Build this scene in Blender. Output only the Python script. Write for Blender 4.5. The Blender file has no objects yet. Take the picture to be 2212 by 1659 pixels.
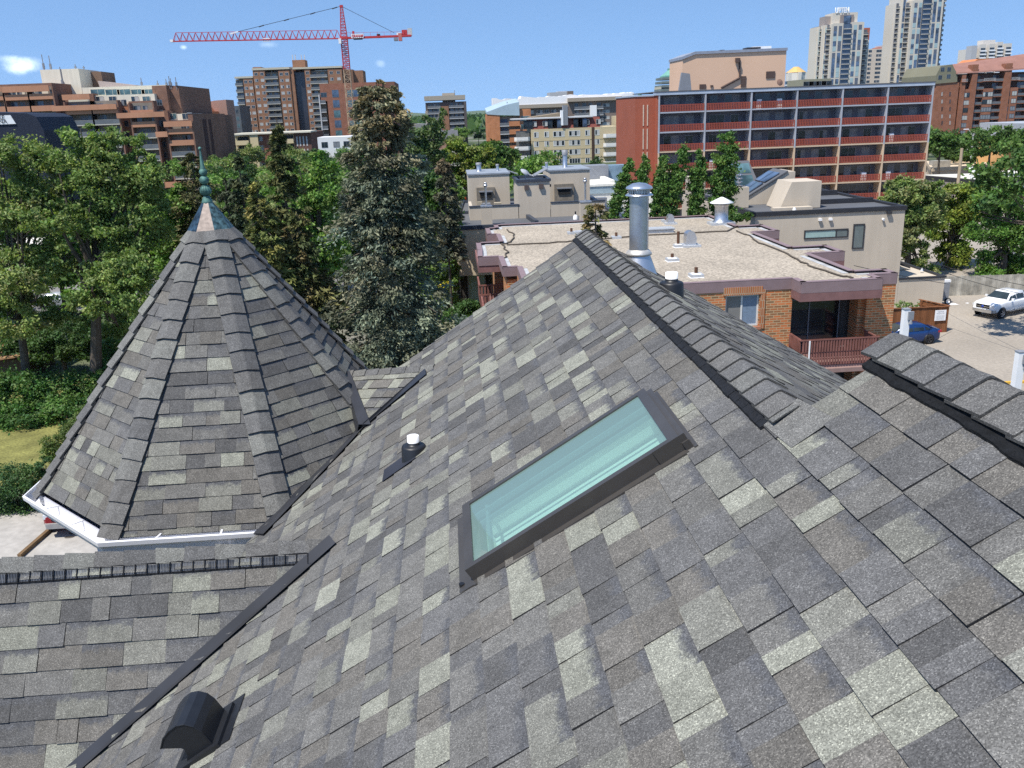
import bpy, math, random
import numpy as np
from mathutils import Vector, Matrix
# ---------------------------------------------------------------- camera, sky, sun, exposure
SC = bpy.context.scene
COL = SC.collection
H = 17.0                                   # eye height above the ground; all coordinates below are relative to the eye
PIT, YAW, ROLL, FPX = 0.30233, 0.06072, 0.03759, 1892.1     # frame 2212 wide
def _basis():
    f = Vector((math.sin(YAW)*math.cos(PIT), math.cos(YAW)*math.cos(PIT), -math.sin(PIT)))
    r0 = Vector((math.cos(YAW), -math.sin(YAW), 0)); u0 = r0.cross(f)
    r = r0*math.cos(ROLL) - u0*math.sin(ROLL); u = r0*math.sin(ROLL) + u0*math.cos(ROLL)
    return f, r, u
FW, RT, UP = _basis()
cam = bpy.data.objects.new("camera", bpy.data.cameras.new("camera"))
COL.objects.link(cam)
cam.data.sensor_width = 36.0; cam.data.lens = FPX/2212*36
cam.data.clip_start = 0.05; cam.data.clip_end = 30000
m3 = Matrix((RT, UP, -FW)).transposed()
cam.matrix_world = Matrix.Translation((0, 0, H)) @ m3.to_4x4()
SC.camera = cam
def at(x, y, Y):
    v = FW + RT*((x-1106)/FPX) - UP*((y-829.5)/FPX)
    return v*(Y/v.y)
def atz(x, y, z):
    v = FW + RT*((x-1106)/FPX) - UP*((y-829.5)/FPX)
    return v*(z/v.z)
TOSUN = Vector((-0.90, -0.74, 2.15)).normalized()
sd = bpy.data.lights.new("sun", 'SUN'); sd.energy = 4.8; sd.angle = math.radians(0.53); sd.color = (1.0, 0.945, 0.86)
so = bpy.data.objects.new("sun", sd); COL.objects.link(so)
so.rotation_euler = TOSUN.to_track_quat('Z', 'Y').to_euler(); so.location = (0, 0, 60)
W = bpy.data.worlds.new("World"); SC.world = W; W.use_nodes = True
def build_world():
    nt = W.node_tree; nt.nodes.clear(); N = nt.nodes.new; L = nt.links.new
    out = N('ShaderNodeOutputWorld'); bg = N('ShaderNodeBackground')
    sky = N('ShaderNodeTexSky'); sky.sky_type = 'NISHITA'; sky.sun_disc = False
    sky.sun_elevation = math.asin(TOSUN.z); sky.sun_rotation = math.atan2(TOSUN.x, TOSUN.y)
    sky.air_density = 1.0; sky.dust_density = 0.0; sky.ozone_density = 1.6; sky.altitude = 1000
    bg.inputs[1].default_value = 0.15
    tc = N('ShaderNodeTexCoord')
    cur = sky.outputs[0]
    up_ = N('ShaderNodeVectorMath'); up_.operation = 'ADD'; up_.inputs[1].default_value = (0, 0, .24); L(tc.outputs['Generated'], up_.inputs[0])
    nm = N('ShaderNodeVectorMath'); nm.operation = 'NORMALIZE'; L(up_.outputs[0], nm.inputs[0]); L(nm.outputs[0], sky.inputs[0])
    # small fair-weather clouds, each round a direction of its own
    nz = N('ShaderNodeTexNoise'); nz.inputs['Scale'].default_value = 26; nz.inputs['Detail'].default_value = 7; nz.inputs['Roughness'].default_value = 0.62
    L(tc.outputs['Generated'], nz.inputs['Vector'])
    for px, py, rx, ry, k in ((50, 144, .020, .0085, .75), (24, 127, .014, .004, .35), (397, 102, .005, .0035, .5), (578, 96, .010, .0045, .22), (822, 137, .006, .004, .18)):
        d = at(px, py, 1.0).normalized()
        sx = Vector((d.y, -d.x, 0)).normalized(); sz = sx.cross(d)
        dx = N('ShaderNodeVectorMath'); dx.operation = 'DOT_PRODUCT'; dx.inputs[1].default_value = sx/rx; L(tc.outputs['Generated'], dx.inputs[0])
        dz = N('ShaderNodeVectorMath'); dz.operation = 'DOT_PRODUCT'; dz.inputs[1].default_value = sz/ry; L(tc.outputs['Generated'], dz.inputs[0])
        oz = N('ShaderNodeMath'); oz.operation = 'SUBTRACT'; oz.inputs[1].default_value = d.dot(sz)/ry; L(dz.outputs['Value'], oz.inputs[0])
        ox = N('ShaderNodeMath'); ox.operation = 'SUBTRACT'; ox.inputs[1].default_value = d.dot(sx)/rx; L(dx.outputs['Value'], ox.inputs[0])
        cb = N('ShaderNodeCombineXYZ'); L(ox.outputs[0], cb.inputs[0]); L(oz.outputs[0], cb.inputs[1])
        df = N('ShaderNodeVectorMath'); df.operation = 'DOT_PRODUCT'; df.inputs[1].default_value = d; L(tc.outputs['Generated'], df.inputs[0])
        ln = N('ShaderNodeVectorMath'); ln.operation = 'LENGTH'; L(cb.outputs[0], ln.inputs[0])
        a = N('ShaderNodeMath'); a.operation = 'MULTIPLY_ADD'; a.inputs[1].default_value = 2.6; a.inputs[2].default_value = -0.85; L(nz.outputs['Fac'], a.inputs[0])
        b = N('ShaderNodeMath'); b.operation = 'SUBTRACT'; L(a.outputs[0], b.inputs[0]); L(ln.outputs['Value'], b.inputs[1])
        mr = N('ShaderNodeMapRange'); mr.interpolation_type = 'SMOOTHSTEP'; mr.inputs[1].default_value = -0.55; mr.inputs[2].default_value = 0.55; mr.inputs[4].default_value = k; L(b.outputs[0], mr.inputs[0])
        gt = N('ShaderNodeMath'); gt.operation = 'GREATER_THAN'; gt.inputs[1].default_value = 0.0; L(df.outputs['Value'], gt.inputs[0])
        mu = N('ShaderNodeMath'); mu.operation = 'MULTIPLY'; L(mr.outputs[0], mu.inputs[0]); L(gt.outputs[0], mu.inputs[1])
        mx = N('ShaderNodeMix'); mx.data_type = 'RGBA'; L(mu.outputs[0], mx.inputs[0]); L(cur, mx.inputs[6]); mx.inputs[7].default_value = (8.6, 8.8, 9.2, 1)
        cur = mx.outputs[2]
    wb = N('ShaderNodeVectorMath'); wb.operation = 'MULTIPLY'; wb.inputs[1].default_value = (.90, 1.02, 1.07); L(cur, wb.inputs[0]); cur = wb.outputs[0]
    L(cur, bg.inputs[0]); L(bg.outputs[0], out.inputs[0])
build_world()
SC.view_settings.view_transform = 'Standard'; SC.view_settings.look = 'None'; SC.view_settings.exposure = 0.42; SC.view_settings.gamma = 1.0
SC.render.engine = 'CYCLES'; SC.cycles.max_bounces = 6; SC.cycles.diffuse_bounces = 3; SC.cycles.glossy_bounces = 3; SC.cycles.transmission_bounces = 6; SC.cycles.transparent_max_bounces = 8
SC.cycles.use_denoising = False
# ---------------------------------------------------------------- helpers
RND = random.Random(7)
def thing(name, label, cat, base=(0, 0, -H), group=None, rz=0.0):
    o = bpy.data.objects.new(name, None); COL.objects.link(o)
    o.empty_display_size = 0.3
    o.location = (base[0], base[1], base[2]+H); o.rotation_euler = (0, 0, rz)
    o['label'] = label; o['category'] = cat
    if group: o['group'] = group
    return o
def tag(o, label=None, cat=None, group=None, kind=None):
    if label: o['label'] = label
    if cat: o['category'] = cat
    if group: o['group'] = group
    if kind: o['kind'] = kind
    return o
def copy_tree(o, parent=None):
    c = o.copy(); COL.objects.link(c)
    if parent: c.parent = parent
    for ch in list(o.children): copy_tree(ch, c)
    return c
def rootof(o):
    while o.parent: o = o.parent
    return o
class M:
    """collects faces; build() links them as one mesh object. Coordinates are eye-relative unless local=True."""
    def __init__(s): s.v = []; s.f = []; s.mi = []; s.c = []; s.uv = []; s.sm = []
    def face(s, pts, mi=0, col=None, uv=None, sm=False):
        n = len(s.v); s.v.extend([tuple(p) for p in pts]); s.f.append(list(range(n, n+len(pts)))); s.mi.append(mi); s.c.append(col); s.uv.append(uv); s.sm.append(sm)
    def box(s, x0, x1, y0, y1, z0, z1, mi=0, col=None):
        if x0 > x1: x0, x1 = x1, x0
        if y0 > y1: y0, y1 = y1, y0
        if z0 > z1: z0, z1 = z1, z0
        a = [(x0,y0,z0),(x1,y0,z0),(x1,y1,z0),(x0,y1,z0),(x0,y0,z1),(x1,y0,z1),(x1,y1,z1),(x0,y1,z1)]
        n = len(s.v); s.v.extend(a)
        for q in ((0,3,2,1),(4,5,6,7),(0,1,5,4),(1,2,6,5),(2,3,7,6),(3,0,4,7)):
            s.f.append([n+i for i in q]); s.mi.append(mi); s.c.append(col); s.uv.append(None); s.sm.append(False)
    def prism(s, poly, z0, z1, mi=0, mt=None, col=None, caps=True):
        n = len(poly)
        ar = sum(poly[i][0]*poly[(i+1) % n][1]-poly[(i+1) % n][0]*poly[i][1] for i in range(n))
        if ar < 0: poly = poly[::-1]
        for i in range(n):
            a = poly[i]; b = poly[(i+1) % n]
            s.face([(a[0],a[1],z0),(b[0],b[1],z0),(b[0],b[1],z1),(a[0],a[1],z1)], mi, col)
        if caps:
            s.face([(p[0],p[1],z1) for p in poly], mi if mt is None else mt, col); s.face([(p[0],p[1],z0) for p in poly[::-1]], mi, col)
    def slab(s, pts, d, mi=0, col=None):
        """polygon pts extruded along vector d"""
        d = Vector(d); P = [Vector(p) for p in pts]; n = len(P)
        nrm = (P[1]-P[0]).cross(P[2]-P[0])
        if nrm.dot(d) < 0: P = P[::-1]
        Q = [p+d for p in P]
        s.face(P[::-1], mi, col); s.face(Q, mi, col)
        for i in range(n): s.face([P[i], P[(i+1) % n], Q[(i+1) % n], Q[i]], mi, col)
    def beam(s, a, b, w, h=None, mi=0, col=None, up=(0,0,1)):
        a = Vector(a); b = Vector(b); h = h or w; d = (b-a)
        if d.length < 1e-6: return
        d.normalize(); up = Vector(up)
        if abs(d.dot(up)) > .98: up = Vector((1,0,0))
        r = d.cross(up).normalized()*(w/2); u = r.cross(d).normalized()*(h/2)
        A = [a-r-u, a+r-u, a+r+u, a-r+u]; B = [p+(b-a) for p in A]
        s.face(A, mi, col); s.face(B[::-1], mi, col)
        for i in range(4): s.face([A[(i+1) % 4], A[i], B[i], B[(i+1) % 4]], mi, col)
    def tube(s, a, b, r0, r1=None, seg=10, mi=0, caps=True, sm=True, col=None):
        a = Vector(a); b = Vector(b); r1 = r0 if r1 is None else r1; d = (b-a).normalized()
        up = Vector((0,0,1)) if abs(d.z) < .95 else Vector((1,0,0))
        x = d.cross(up).normalized(); y = d.cross(x)
        A = [a+(x*math.cos(t)+y*math.sin(t))*r0 for t in [2*math.pi*i/seg for i in range(seg)]]
        B = [b+(x*math.cos(t)+y*math.sin(t))*r1 for t in [2*math.pi*i/seg for i in range(seg)]]
        for i in range(seg): s.face([A[i], A[(i+1) % seg], B[(i+1) % seg], B[i]][::-1], mi, col, None, sm)
        if caps: s.face(A, mi, col); s.face(B[::-1], mi, col)
    def lathe(s, prof, c, seg=20, mi=0, ax=None, sm=True, col=None, off=0.0):
        """profile [(r, z)] round the vertical axis at c (or axis ax)"""
        c = Vector(c); az = Vector(ax).normalized() if ax else Vector((0,0,1))
        t0 = Vector((1,0,0)) if abs(az.x) < .9 else Vector((0,1,0))
        ay = az.cross(t0).normalized(); axx = ay.cross(az)
        n0 = len(s.v)
        for r, z in prof:
            for i in range(seg):
                t = 2*math.pi*i/seg+off; s.v.append(tuple(c+axx*(r*math.cos(t))+ay*(r*math.sin(t))+az*z))
        for k in range(len(prof)-1):
            for i in range(seg):
                a = n0+k*seg+i; b = n0+k*seg+(i+1) % seg
                s.f.append([a, b, b+seg, a+seg]); s.mi.append(mi); s.c.append(col); s.uv.append(None); s.sm.append(sm)
    def build(s, name, mats, parent=None, label=None, local=False, smooth=None, merge=False, loc=None):
        if not isinstance(mats, (list, tuple)): mats = [mats]
        me = bpy.data.meshes.new(name)
        v = np.array(s.v, dtype=np.float64).reshape(-1, 3)
        org = np.zeros(3)
        if not local:
            if parent is not None:
                r = rootof(parent)
                lc = r.location; base = np.array([lc.x, lc.y, lc.z-H])
                # parents below the root sit at the root's origin
                v = v-base
                if r.rotation_euler.z:
                    a = -r.rotation_euler.z; x = v[:,0]*math.cos(a)-v[:,1]*math.sin(a); y = v[:,0]*math.sin(a)+v[:,1]*math.cos(a); v[:,0] = x; v[:,1] = y
            else:
                org = np.array([v[:,0].mean(), v[:,1].mean(), v[:,2].min()]); v = v-org
        me.from_pydata(v.tolist(), [], s.f)
        for m in mats: me.materials.append(m)
        if len(mats) > 1: me.polygons.foreach_set('material_index', s.mi)
        if any(s.sm) or smooth: me.polygons.foreach_set('use_smooth', [True]*len(s.f) if smooth else s.sm)
        if any(c is not None for c in s.c):
            ca = me.color_attributes.new('Col', 'FLOAT_COLOR', 'CORNER')
            buf = []
            for f, c in zip(s.f, s.c):
                c = c or (1,1,1,0)
                if len(c) == 3: c = (*c, 0)
                buf.extend(list(c)*len(f))
            ca.data.foreach_set('color', buf)
        if any(u is not None for u in s.uv):
            ul = me.uv_layers.new(name='UV'); buf = []
            for f, u in zip(s.f, s.uv):
                if u is None: buf.extend([0, 0]*len(f))
                else:
                    for q in u: buf.extend(q)
            ul.data.foreach_set('uv', buf)
        if merge:
            import bmesh
            bm = bmesh.new(); bm.from_mesh(me); bmesh.ops.remove_doubles(bm, verts=bm.verts, dist=1e-5); bm.to_mesh(me); bm.free()
        me.update()
        o = bpy.data.objects.new(name, me); COL.objects.link(o)
        if parent is not None: o.parent = parent
        elif not local: o.location = (org[0], org[1], org[2]+H)
        if loc is not None: o.location = loc
        if label: o['label'] = label
        return o
# ---------------------------------------------------------------- materials
MATS = {}
def newmat(name):
    m = bpy.data.materials.new(name); m.use_nodes = True; nt = m.node_tree
    b = nt.nodes['Principled BSDF']; return m, nt, b
def mat(name, col, rough=.8, metal=0.0, var=.12, scale=3.0, bump=0.0, bscale=None, spec=.3, streak=0.0, fine=0.0, fscale=60, emit=None):
    if name in MATS: return MATS[name]
    m, nt, b = newmat(name); N = nt.nodes.new; L = nt.links.new
    b.inputs['Roughness'].default_value = rough; b.inputs['Metallic'].default_value = metal; b.inputs['Specular IOR Level'].default_value = spec
    tc = N('ShaderNodeTexCoord'); nz = N('ShaderNodeTexNoise'); nz.inputs['Scale'].default_value = scale; nz.inputs['Detail'].default_value = 5
    L(tc.outputs['Object'], nz.inputs['Vector'])
    mr = N('ShaderNodeMapRange'); mr.inputs[1].default_value = .3; mr.inputs[2].default_value = .7; mr.inputs[3].default_value = 1-var; mr.inputs[4].default_value = 1+var; mr.clamp = False
    L(nz.outputs['Fac'], mr.inputs[0]); fac = mr.outputs[0]
    if streak:
        mp = N('ShaderNodeMapping'); mp.inputs['Scale'].default_value = (2.2, 2.2, .12); L(tc.outputs['Object'], mp.inputs[0])
        n2 = N('ShaderNodeTexNoise'); n2.inputs['Scale'].default_value = 1.0; n2.inputs['Detail'].default_value = 6; L(mp.outputs[0], n2.inputs['Vector'])
        r2 = N('ShaderNodeMapRange'); r2.inputs[1].default_value = .35; r2.inputs[2].default_value = .7; r2.inputs[3].default_value = 1+streak*.4; r2.inputs[4].default_value = 1-streak; L(n2.outputs['Fac'], r2.inputs[0])
        mm = N('ShaderNodeMath'); mm.operation = 'MULTIPLY'; L(fac, mm.inputs[0]); L(r2.outputs[0], mm.inputs[1]); fac = mm.outputs[0]
    if fine:
        n3 = N('ShaderNodeTexNoise'); n3.inputs['Scale'].default_value = fscale; n3.inputs['Detail'].default_value = 2; L(tc.outputs['Object'], n3.inputs['Vector'])
        r3 = N('ShaderNodeMapRange'); r3.inputs[1].default_value = .35; r3.inputs[2].default_value = .65; r3.inputs[3].default_value = 1-fine; r3.inputs[4].default_value = 1+fine; L(n3.outputs['Fac'], r3.inputs[0])
        mm = N('ShaderNodeMath'); mm.operation = 'MULTIPLY'; L(fac, mm.inputs[0]); L(r3.outputs[0], mm.inputs[1]); fac = mm.outputs[0]
    mx = N('ShaderNodeVectorMath'); mx.operation = 'SCALE'; mx.inputs[0].default_value = col[:3]; L(fac, mx.inputs['Scale']); L(mx.outputs[0], b.inputs['Base Color'])
    if bump:
        nb = N('ShaderNodeTexNoise'); nb.inputs['Scale'].default_value = bscale or scale*6; nb.inputs['Detail'].default_value = 3; L(tc.outputs['Object'], nb.inputs['Vector'])
        bp = N('ShaderNodeBump'); bp.inputs['Strength'].default_value = bump; bp.inputs['Distance'].default_value = .02; L(nb.outputs['Fac'], bp.inputs['Height']); L(bp.outputs[0], b.inputs['Normal'])
    if emit: b.inputs['Emission Color'].default_value = (*emit, 1); b.inputs['Emission Strength'].default_value = 1
    MATS[name] = m; return m
def brick(name, c1, c2, mortar, bw=.22, bh=.075, ms=.012, rough=.9, var=.15, squash=1.0):
    if name in MATS: return MATS[name]
    m, nt, b = newmat(name); N = nt.nodes.new; L = nt.links.new
    b.inputs['Roughness'].default_value = rough; b.inputs['Specular IOR Level'].default_value = .2
    tc = N('ShaderNodeTexCoord'); sp = N('ShaderNodeSeparateXYZ'); L(tc.outputs['Object'], sp.inputs[0])
    ad = N('ShaderNodeMath'); ad.operation = 'ADD'; L(sp.outputs[0], ad.inputs[0]); L(sp.outputs[1], ad.inputs[1])
    cb = N('ShaderNodeCombineXYZ'); L(ad.outputs[0], cb.inputs[0]); L(sp.outputs[2], cb.inputs[1])
    bt = N('ShaderNodeTexBrick'); bt.inputs['Scale'].default_value = 1.0; bt.inputs['Brick Width'].default_value = bw; bt.inputs['Row Height'].default_value = bh; bt.inputs['Mortar Size'].default_value = ms
    bt.inputs['Color1'].default_value = (*c1, 1); bt.inputs['Color2'].default_value = (*c2, 1); bt.inputs['Mortar'].default_value = (*mortar, 1); bt.inputs['Bias'].default_value = 0.0; bt.inputs['Mortar Smooth'].default_value = .1
    L(cb.outputs[0], bt.inputs['Vector'])
    nz = N('ShaderNodeTexNoise'); nz.inputs['Scale'].default_value = .6; nz.inputs['Detail'].default_value = 6; L(tc.outputs['Object'], nz.inputs['Vector'])
    mr = N('ShaderNodeMapRange'); mr.inputs[1].default_value = .3; mr.inputs[2].default_value = .7; mr.inputs[3].default_value = 1-var; mr.inputs[4].default_value = 1+var; L(nz.outputs['Fac'], mr.inputs[0])
    sc = N('ShaderNodeVectorMath'); sc.operation = 'SCALE'; L(bt.outputs['Color'], sc.inputs[0]); L(mr.outputs[0], sc.inputs['Scale']); L(sc.outputs[0], b.inputs['Base Color'])
    MATS[name] = m; return m
def glassmat(name, col=(.02,.03,.04), rough=.08, spec=.6):
    """window glass seen from outside: dark and glossy, with a slow change of tone from pane to pane"""
    if name in MATS: return MATS[name]
    m, nt, b = newmat(name); N = nt.nodes.new; L = nt.links.new
    b.inputs['Roughness'].default_value = rough; b.inputs['Specular IOR Level'].default_value = spec
    tc = N('ShaderNodeTexCoord'); nz = N('ShaderNodeTexNoise'); nz.inputs['Scale'].default_value = .45; nz.inputs['Detail'].default_value = 3; L(tc.outputs['Object'], nz.inputs['Vector'])
    mr = N('ShaderNodeMapRange'); mr.inputs[1].default_value = .35; mr.inputs[2].default_value = .65; mr.inputs[3].default_value = .45; mr.inputs[4].default_value = 2.2; L(nz.outputs['Fac'], mr.inputs[0])
    sc = N('ShaderNodeVectorMath'); sc.operation = 'SCALE'; sc.inputs[0].default_value = col; L(mr.outputs[0], sc.inputs['Scale']); L(sc.outputs[0], b.inputs['Base Color'])
    MATS[name] = m; return m
def shingle_mat():
    m, nt, b = newmat('asphalt_shingle'); N = nt.nodes.new; L = nt.links.new
    b.inputs['Roughness'].default_value = .92; b.inputs['Specular IOR Level'].default_value = .25
    ca = N('ShaderNodeVertexColor'); ca.layer_name = 'Col'
    tc = N('ShaderNodeTexCoord'); uv = N('ShaderNodeUVMap'); uv.uv_map = 'UV'; su = N('ShaderNodeSeparateXYZ'); L(uv.outputs[0], su.inputs[0])
    # darker granule band along the head of some tabs, with a ragged lower edge
    n0 = N('ShaderNodeTexNoise'); n0.inputs['Scale'].default_value = 26; n0.inputs['Detail'].default_value = 4; n0.inputs['Roughness'].default_value = .7; L(tc.outputs['Object'], n0.inputs['Vector'])
    a = N('ShaderNodeMath'); a.operation = 'MULTIPLY_ADD'; a.inputs[1].default_value = .9; a.inputs[2].default_value = -.45; L(n0.outputs['Fac'], a.inputs[0])
    s = N('ShaderNodeMath'); s.operation = 'ADD'; L(su.outputs[1], s.inputs[0]); L(a.outputs[0], s.inputs[1])
    mr = N('ShaderNodeMapRange'); mr.inputs[1].default_value = .62; mr.inputs[2].default_value = .86; L(s.outputs[0], mr.inputs[0])
    bd = N('ShaderNodeMath'); bd.operation = 'MULTIPLY'; L(mr.outputs[0], bd.inputs[0]); L(ca.outputs['Alpha'], bd.inputs[1])
    m1 = N('ShaderNodeMix'); m1.data_type = 'RGBA'; L(bd.outputs[0], m1.inputs[0]); L(ca.outputs['Color'], m1.inputs[6]); m1.inputs[7].default_value = (.088,.09,.096,1)
    # mottling
    n1 = N('ShaderNodeTexNoise'); n1.inputs['Scale'].default_value = 14; n1.inputs['Detail'].default_value = 5; n1.inputs['Roughness'].default_value = .7; L(tc.outputs['Object'], n1.inputs['Vector'])
    r1 = N('ShaderNodeMapRange'); r1.inputs[1].default_value = .3; r1.inputs[2].default_value = .7; r1.inputs[3].default_value = .82; r1.inputs[4].default_value = 1.18; L(n1.outputs['Fac'], r1.inputs[0])
    # granules
    v = N('ShaderNodeTexVoronoi'); v.inputs['Scale'].default_value = 330; L(tc.outputs['Object'], v.inputs['Vector'])
    sv = N('ShaderNodeSeparateXYZ'); L(v.outputs['Color'], sv.inputs[0])
    cr = N('ShaderNodeValToRGB'); e = cr.color_ramp.elements; e[0].position = 0; e[0].color = (.52,.52,.52,1); e[1].position = 1; e[1].color = (1.9,1.9,1.85,1)
    q = cr.color_ramp.elements.new(.45); q.color = (.86,.86,.86,1); q = cr.color_ramp.elements.new(.87); q.color = (1.15,1.15,1.15,1)
    L(sv.outputs[0], cr.inputs[0])
    g = N('ShaderNodeVectorMath'); g.operation = 'MULTIPLY'; L(m1.outputs[2], g.inputs[0]); L(cr.outputs[0], g.inputs[1])
    g2 = N('ShaderNodeVectorMath'); g2.operation = 'SCALE'; L(g.outputs[0], g2.inputs[0]); L(r1.outputs[0], g2.inputs['Scale']); L(g2.outputs[0], b.inputs['Base Color'])
    nb = N('ShaderNodeTexNoise'); nb.inputs['Scale'].default_value = 260; nb.inputs['Detail'].default_value = 2; L(tc.outputs['Object'], nb.inputs['Vector'])
    bp = N('ShaderNodeBump'); bp.inputs['Strength'].default_value = .5; bp.inputs['Distance'].default_value = .003; L(nb.outputs['Fac'], bp.inputs['Height']); L(bp.outputs[0], b.inputs['Normal'])
    MATS['shingle'] = m; return m
SH = shingle_mat()
def leafmat(name, rough=.6, trans=.25):
    m, nt, b = newmat(name); N = nt.nodes.new; L = nt.links.new
    ca = N('ShaderNodeVertexColor'); ca.layer_name = 'Col'
    b.inputs['Roughness'].default_value = rough; b.inputs['Specular IOR Level'].default_value = .25
    L(ca.outputs['Color'], b.inputs['Base Color'])
    if trans:
        t = N('ShaderNodeBsdfTranslucent'); mx = N('ShaderNodeMixShader'); mx.inputs[0].default_value = trans
        hs = N('ShaderNodeVectorMath'); hs.operation = 'MULTIPLY'; hs.inputs[1].default_value = (1.1, 1.35, .6); L(ca.outputs['Color'], hs.inputs[0]); L(hs.outputs[0], t.inputs[0])
        L(b.outputs[0], mx.inputs[1]); L(t.outputs[0], mx.inputs[2]); L(mx.outputs[0], nt.nodes['Material Output'].inputs[0])
    MATS[name] = m; return m
LEAF = leafmat('leaf', .55, .3); NEEDLE = leafmat('needle', .7, .08)
BARK = mat('bark', (.09,.075,.06), .95, var=.3, scale=6, bump=.5)
PALEBARK = mat('pale_bark', (.22,.2,.17), .95, var=.3, scale=6, bump=.4)
WHITE = mat('white_paint', (.8,.8,.8), .5, var=.04)
BLACKP = mat('black_plastic', (.012,.013,.016), .45, var=.15, scale=20, spec=.5)
DKMETAL = mat('dark_metal', (.03,.032,.038), .45, metal=.3, var=.15, scale=8, spec=.5)
GALV = mat('galvanised_steel', (.55,.56,.58), .38, metal=.9, var=.12, scale=7, bump=.05)
GLASS = glassmat('window_glass')
# ---------------------------------------------------------------- the shingled house under the camera
PAL = [((.222,.224,.188),.14),((.172,.171,.150),.16),((.134,.131,.123),.25),((.128,.121,.109),.18),((.116,.115,.114),.15),((.090,.089,.088),.12)]
def pick(r, dark=0.0):
    t = r.random()*(1-dark)+dark*r.random()**.6
    s = 0
    for c, w in PAL:
        s += w
        if t <= s: break
    k = r.uniform(.88, 1.12)
    return (c[0]*k, c[1]*k, c[2]*k)
def clip_poly(P, a, b, c):
    """keep the part of polygon P (u,v) where a*u+b*v+c >= 0"""
    out = []; n = len(P)
    for i in range(n):
        p, q = P[i], P[(i+1) % n]; dp = a*p[0]+b*p[1]+c; dq = a*q[0]+b*q[1]+c
        if dp >= 0: out.append(p)
        if (dp > 0 and dq < 0) or (dp < 0 and dq > 0):
            t = dp/(dp-dq); out.append((p[0]+(q[0]-p[0])*t, p[1]+(q[1]-p[1])*t))
    return out
def shingles(mb, O, U, V, polys, expo, seed, v0=0.0, thick=.0085, tooth=.005, wmin=.07, wmax=.235, kl=1.0):
    """courses of laminated shingles laid over convex polygons given in plane coordinates (u along the course, v up the slope)"""
    O = Vector(O); U = Vector(U).normalized(); V = Vector(V).normalized(); Nn = U.cross(V).normalized()
    if Nn.z < 0: Nn = -Nn
    us = [p[0] for P in polys for p in P]; vs = [p[1] for P in polys for p in P]
    k0 = int(math.floor((min(vs)-v0)/expo)); k1 = int(math.ceil((max(vs)-v0)/expo))
    hp = []
    for P in polys:
        ar = sum(P[i][0]*P[(i+1) % len(P)][1]-P[(i+1) % len(P)][0]*P[i][1] for i in range(len(P)))
        if ar < 0: P = P[::-1]
        hs = []
        for i in range(len(P)):
            p, q = P[i], P[(i+1) % len(P)]; a = -(q[1]-p[1]); b = q[0]-p[0]; hs.append((a, b, -(a*p[0]+b*p[1])))
        hp.append(hs)
    for k in range(k0, k1):
        r = random.Random(seed*1000+k); va = v0+k*expo; vb = va+expo*1.02
        u = min(us)-r.uniform(.2, 1.2); nextj = u+r.uniform(.4, 1.0); tth = False
        while u < max(us):
            w = r.uniform(wmin, wmax)*(1.0 if tth else .9)
            joint = False
            if u+w > nextj: joint = True; nextj = u+w+r.uniform(.85, 1.0)
            th = thick+(tooth if tth else 0); col = pick(r); band = 1.0 if r.random() < .42 else 0.0
            jag = r.uniform(-.0025, .0025)
            ue = u+w-(.0035 if (joint or tth and r.random() < .35) else 0)
            if ue > min(us) and u < max(us):
                for hs in hp:
                    q = [(u, va+jag), (ue, va+jag), (ue, vb), (u, vb)]
                    for a, b, c in hs:
                        q = clip_poly(q, a, b, c)
                        if len(q) < 3: break
                    if len(q) < 3: continue
                    top = []; 
                    for (x, y) in q:
                        h = th*(1-.72*(y-va)/expo)
                        top.append(O+U*x+V*y+Nn*h)
                    uv = [(x, (y-va)/expo) for x, y in q]
                    cc = (*col, band)
                    mb.face(top if (U.cross(V)).z > 0 else top[::-1], 0, cc, uv if (U.cross(V)).z > 0 else uv[::-1])
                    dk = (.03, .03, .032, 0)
                    for i in range(len(q)):
                        j = (i+1) % len(q)
                        onb = abs(q[i][1]-q[j][1]) < 1e-6 and abs(q[i][1]-va-jag) < 1e-6
                        side = abs(q[i][0]-q[j][0]) < 1e-6 and (abs(q[i][0]-u) < 1e-6 or abs(q[i][0]-ue) < 1e-6)
                        if onb or side:
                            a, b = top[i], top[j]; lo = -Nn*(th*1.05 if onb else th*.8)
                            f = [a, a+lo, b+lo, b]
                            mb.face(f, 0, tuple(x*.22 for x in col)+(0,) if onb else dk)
            u += w; tth = not tth if r.random() < .9 else tth
def deck(mb, O, U, V, polys, col=(.03,.03,.032)):
    O = Vector(O); U = Vector(U).normalized(); V = Vector(V).normalized(); Nn = U.cross(V).normalized()
    if Nn.z < 0: Nn = -Nn
    for P in polys: mb.slab([O+U*x+V*y-Nn*.002 for x, y in P], -Nn*.05, 0, (*col, 0))
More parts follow.
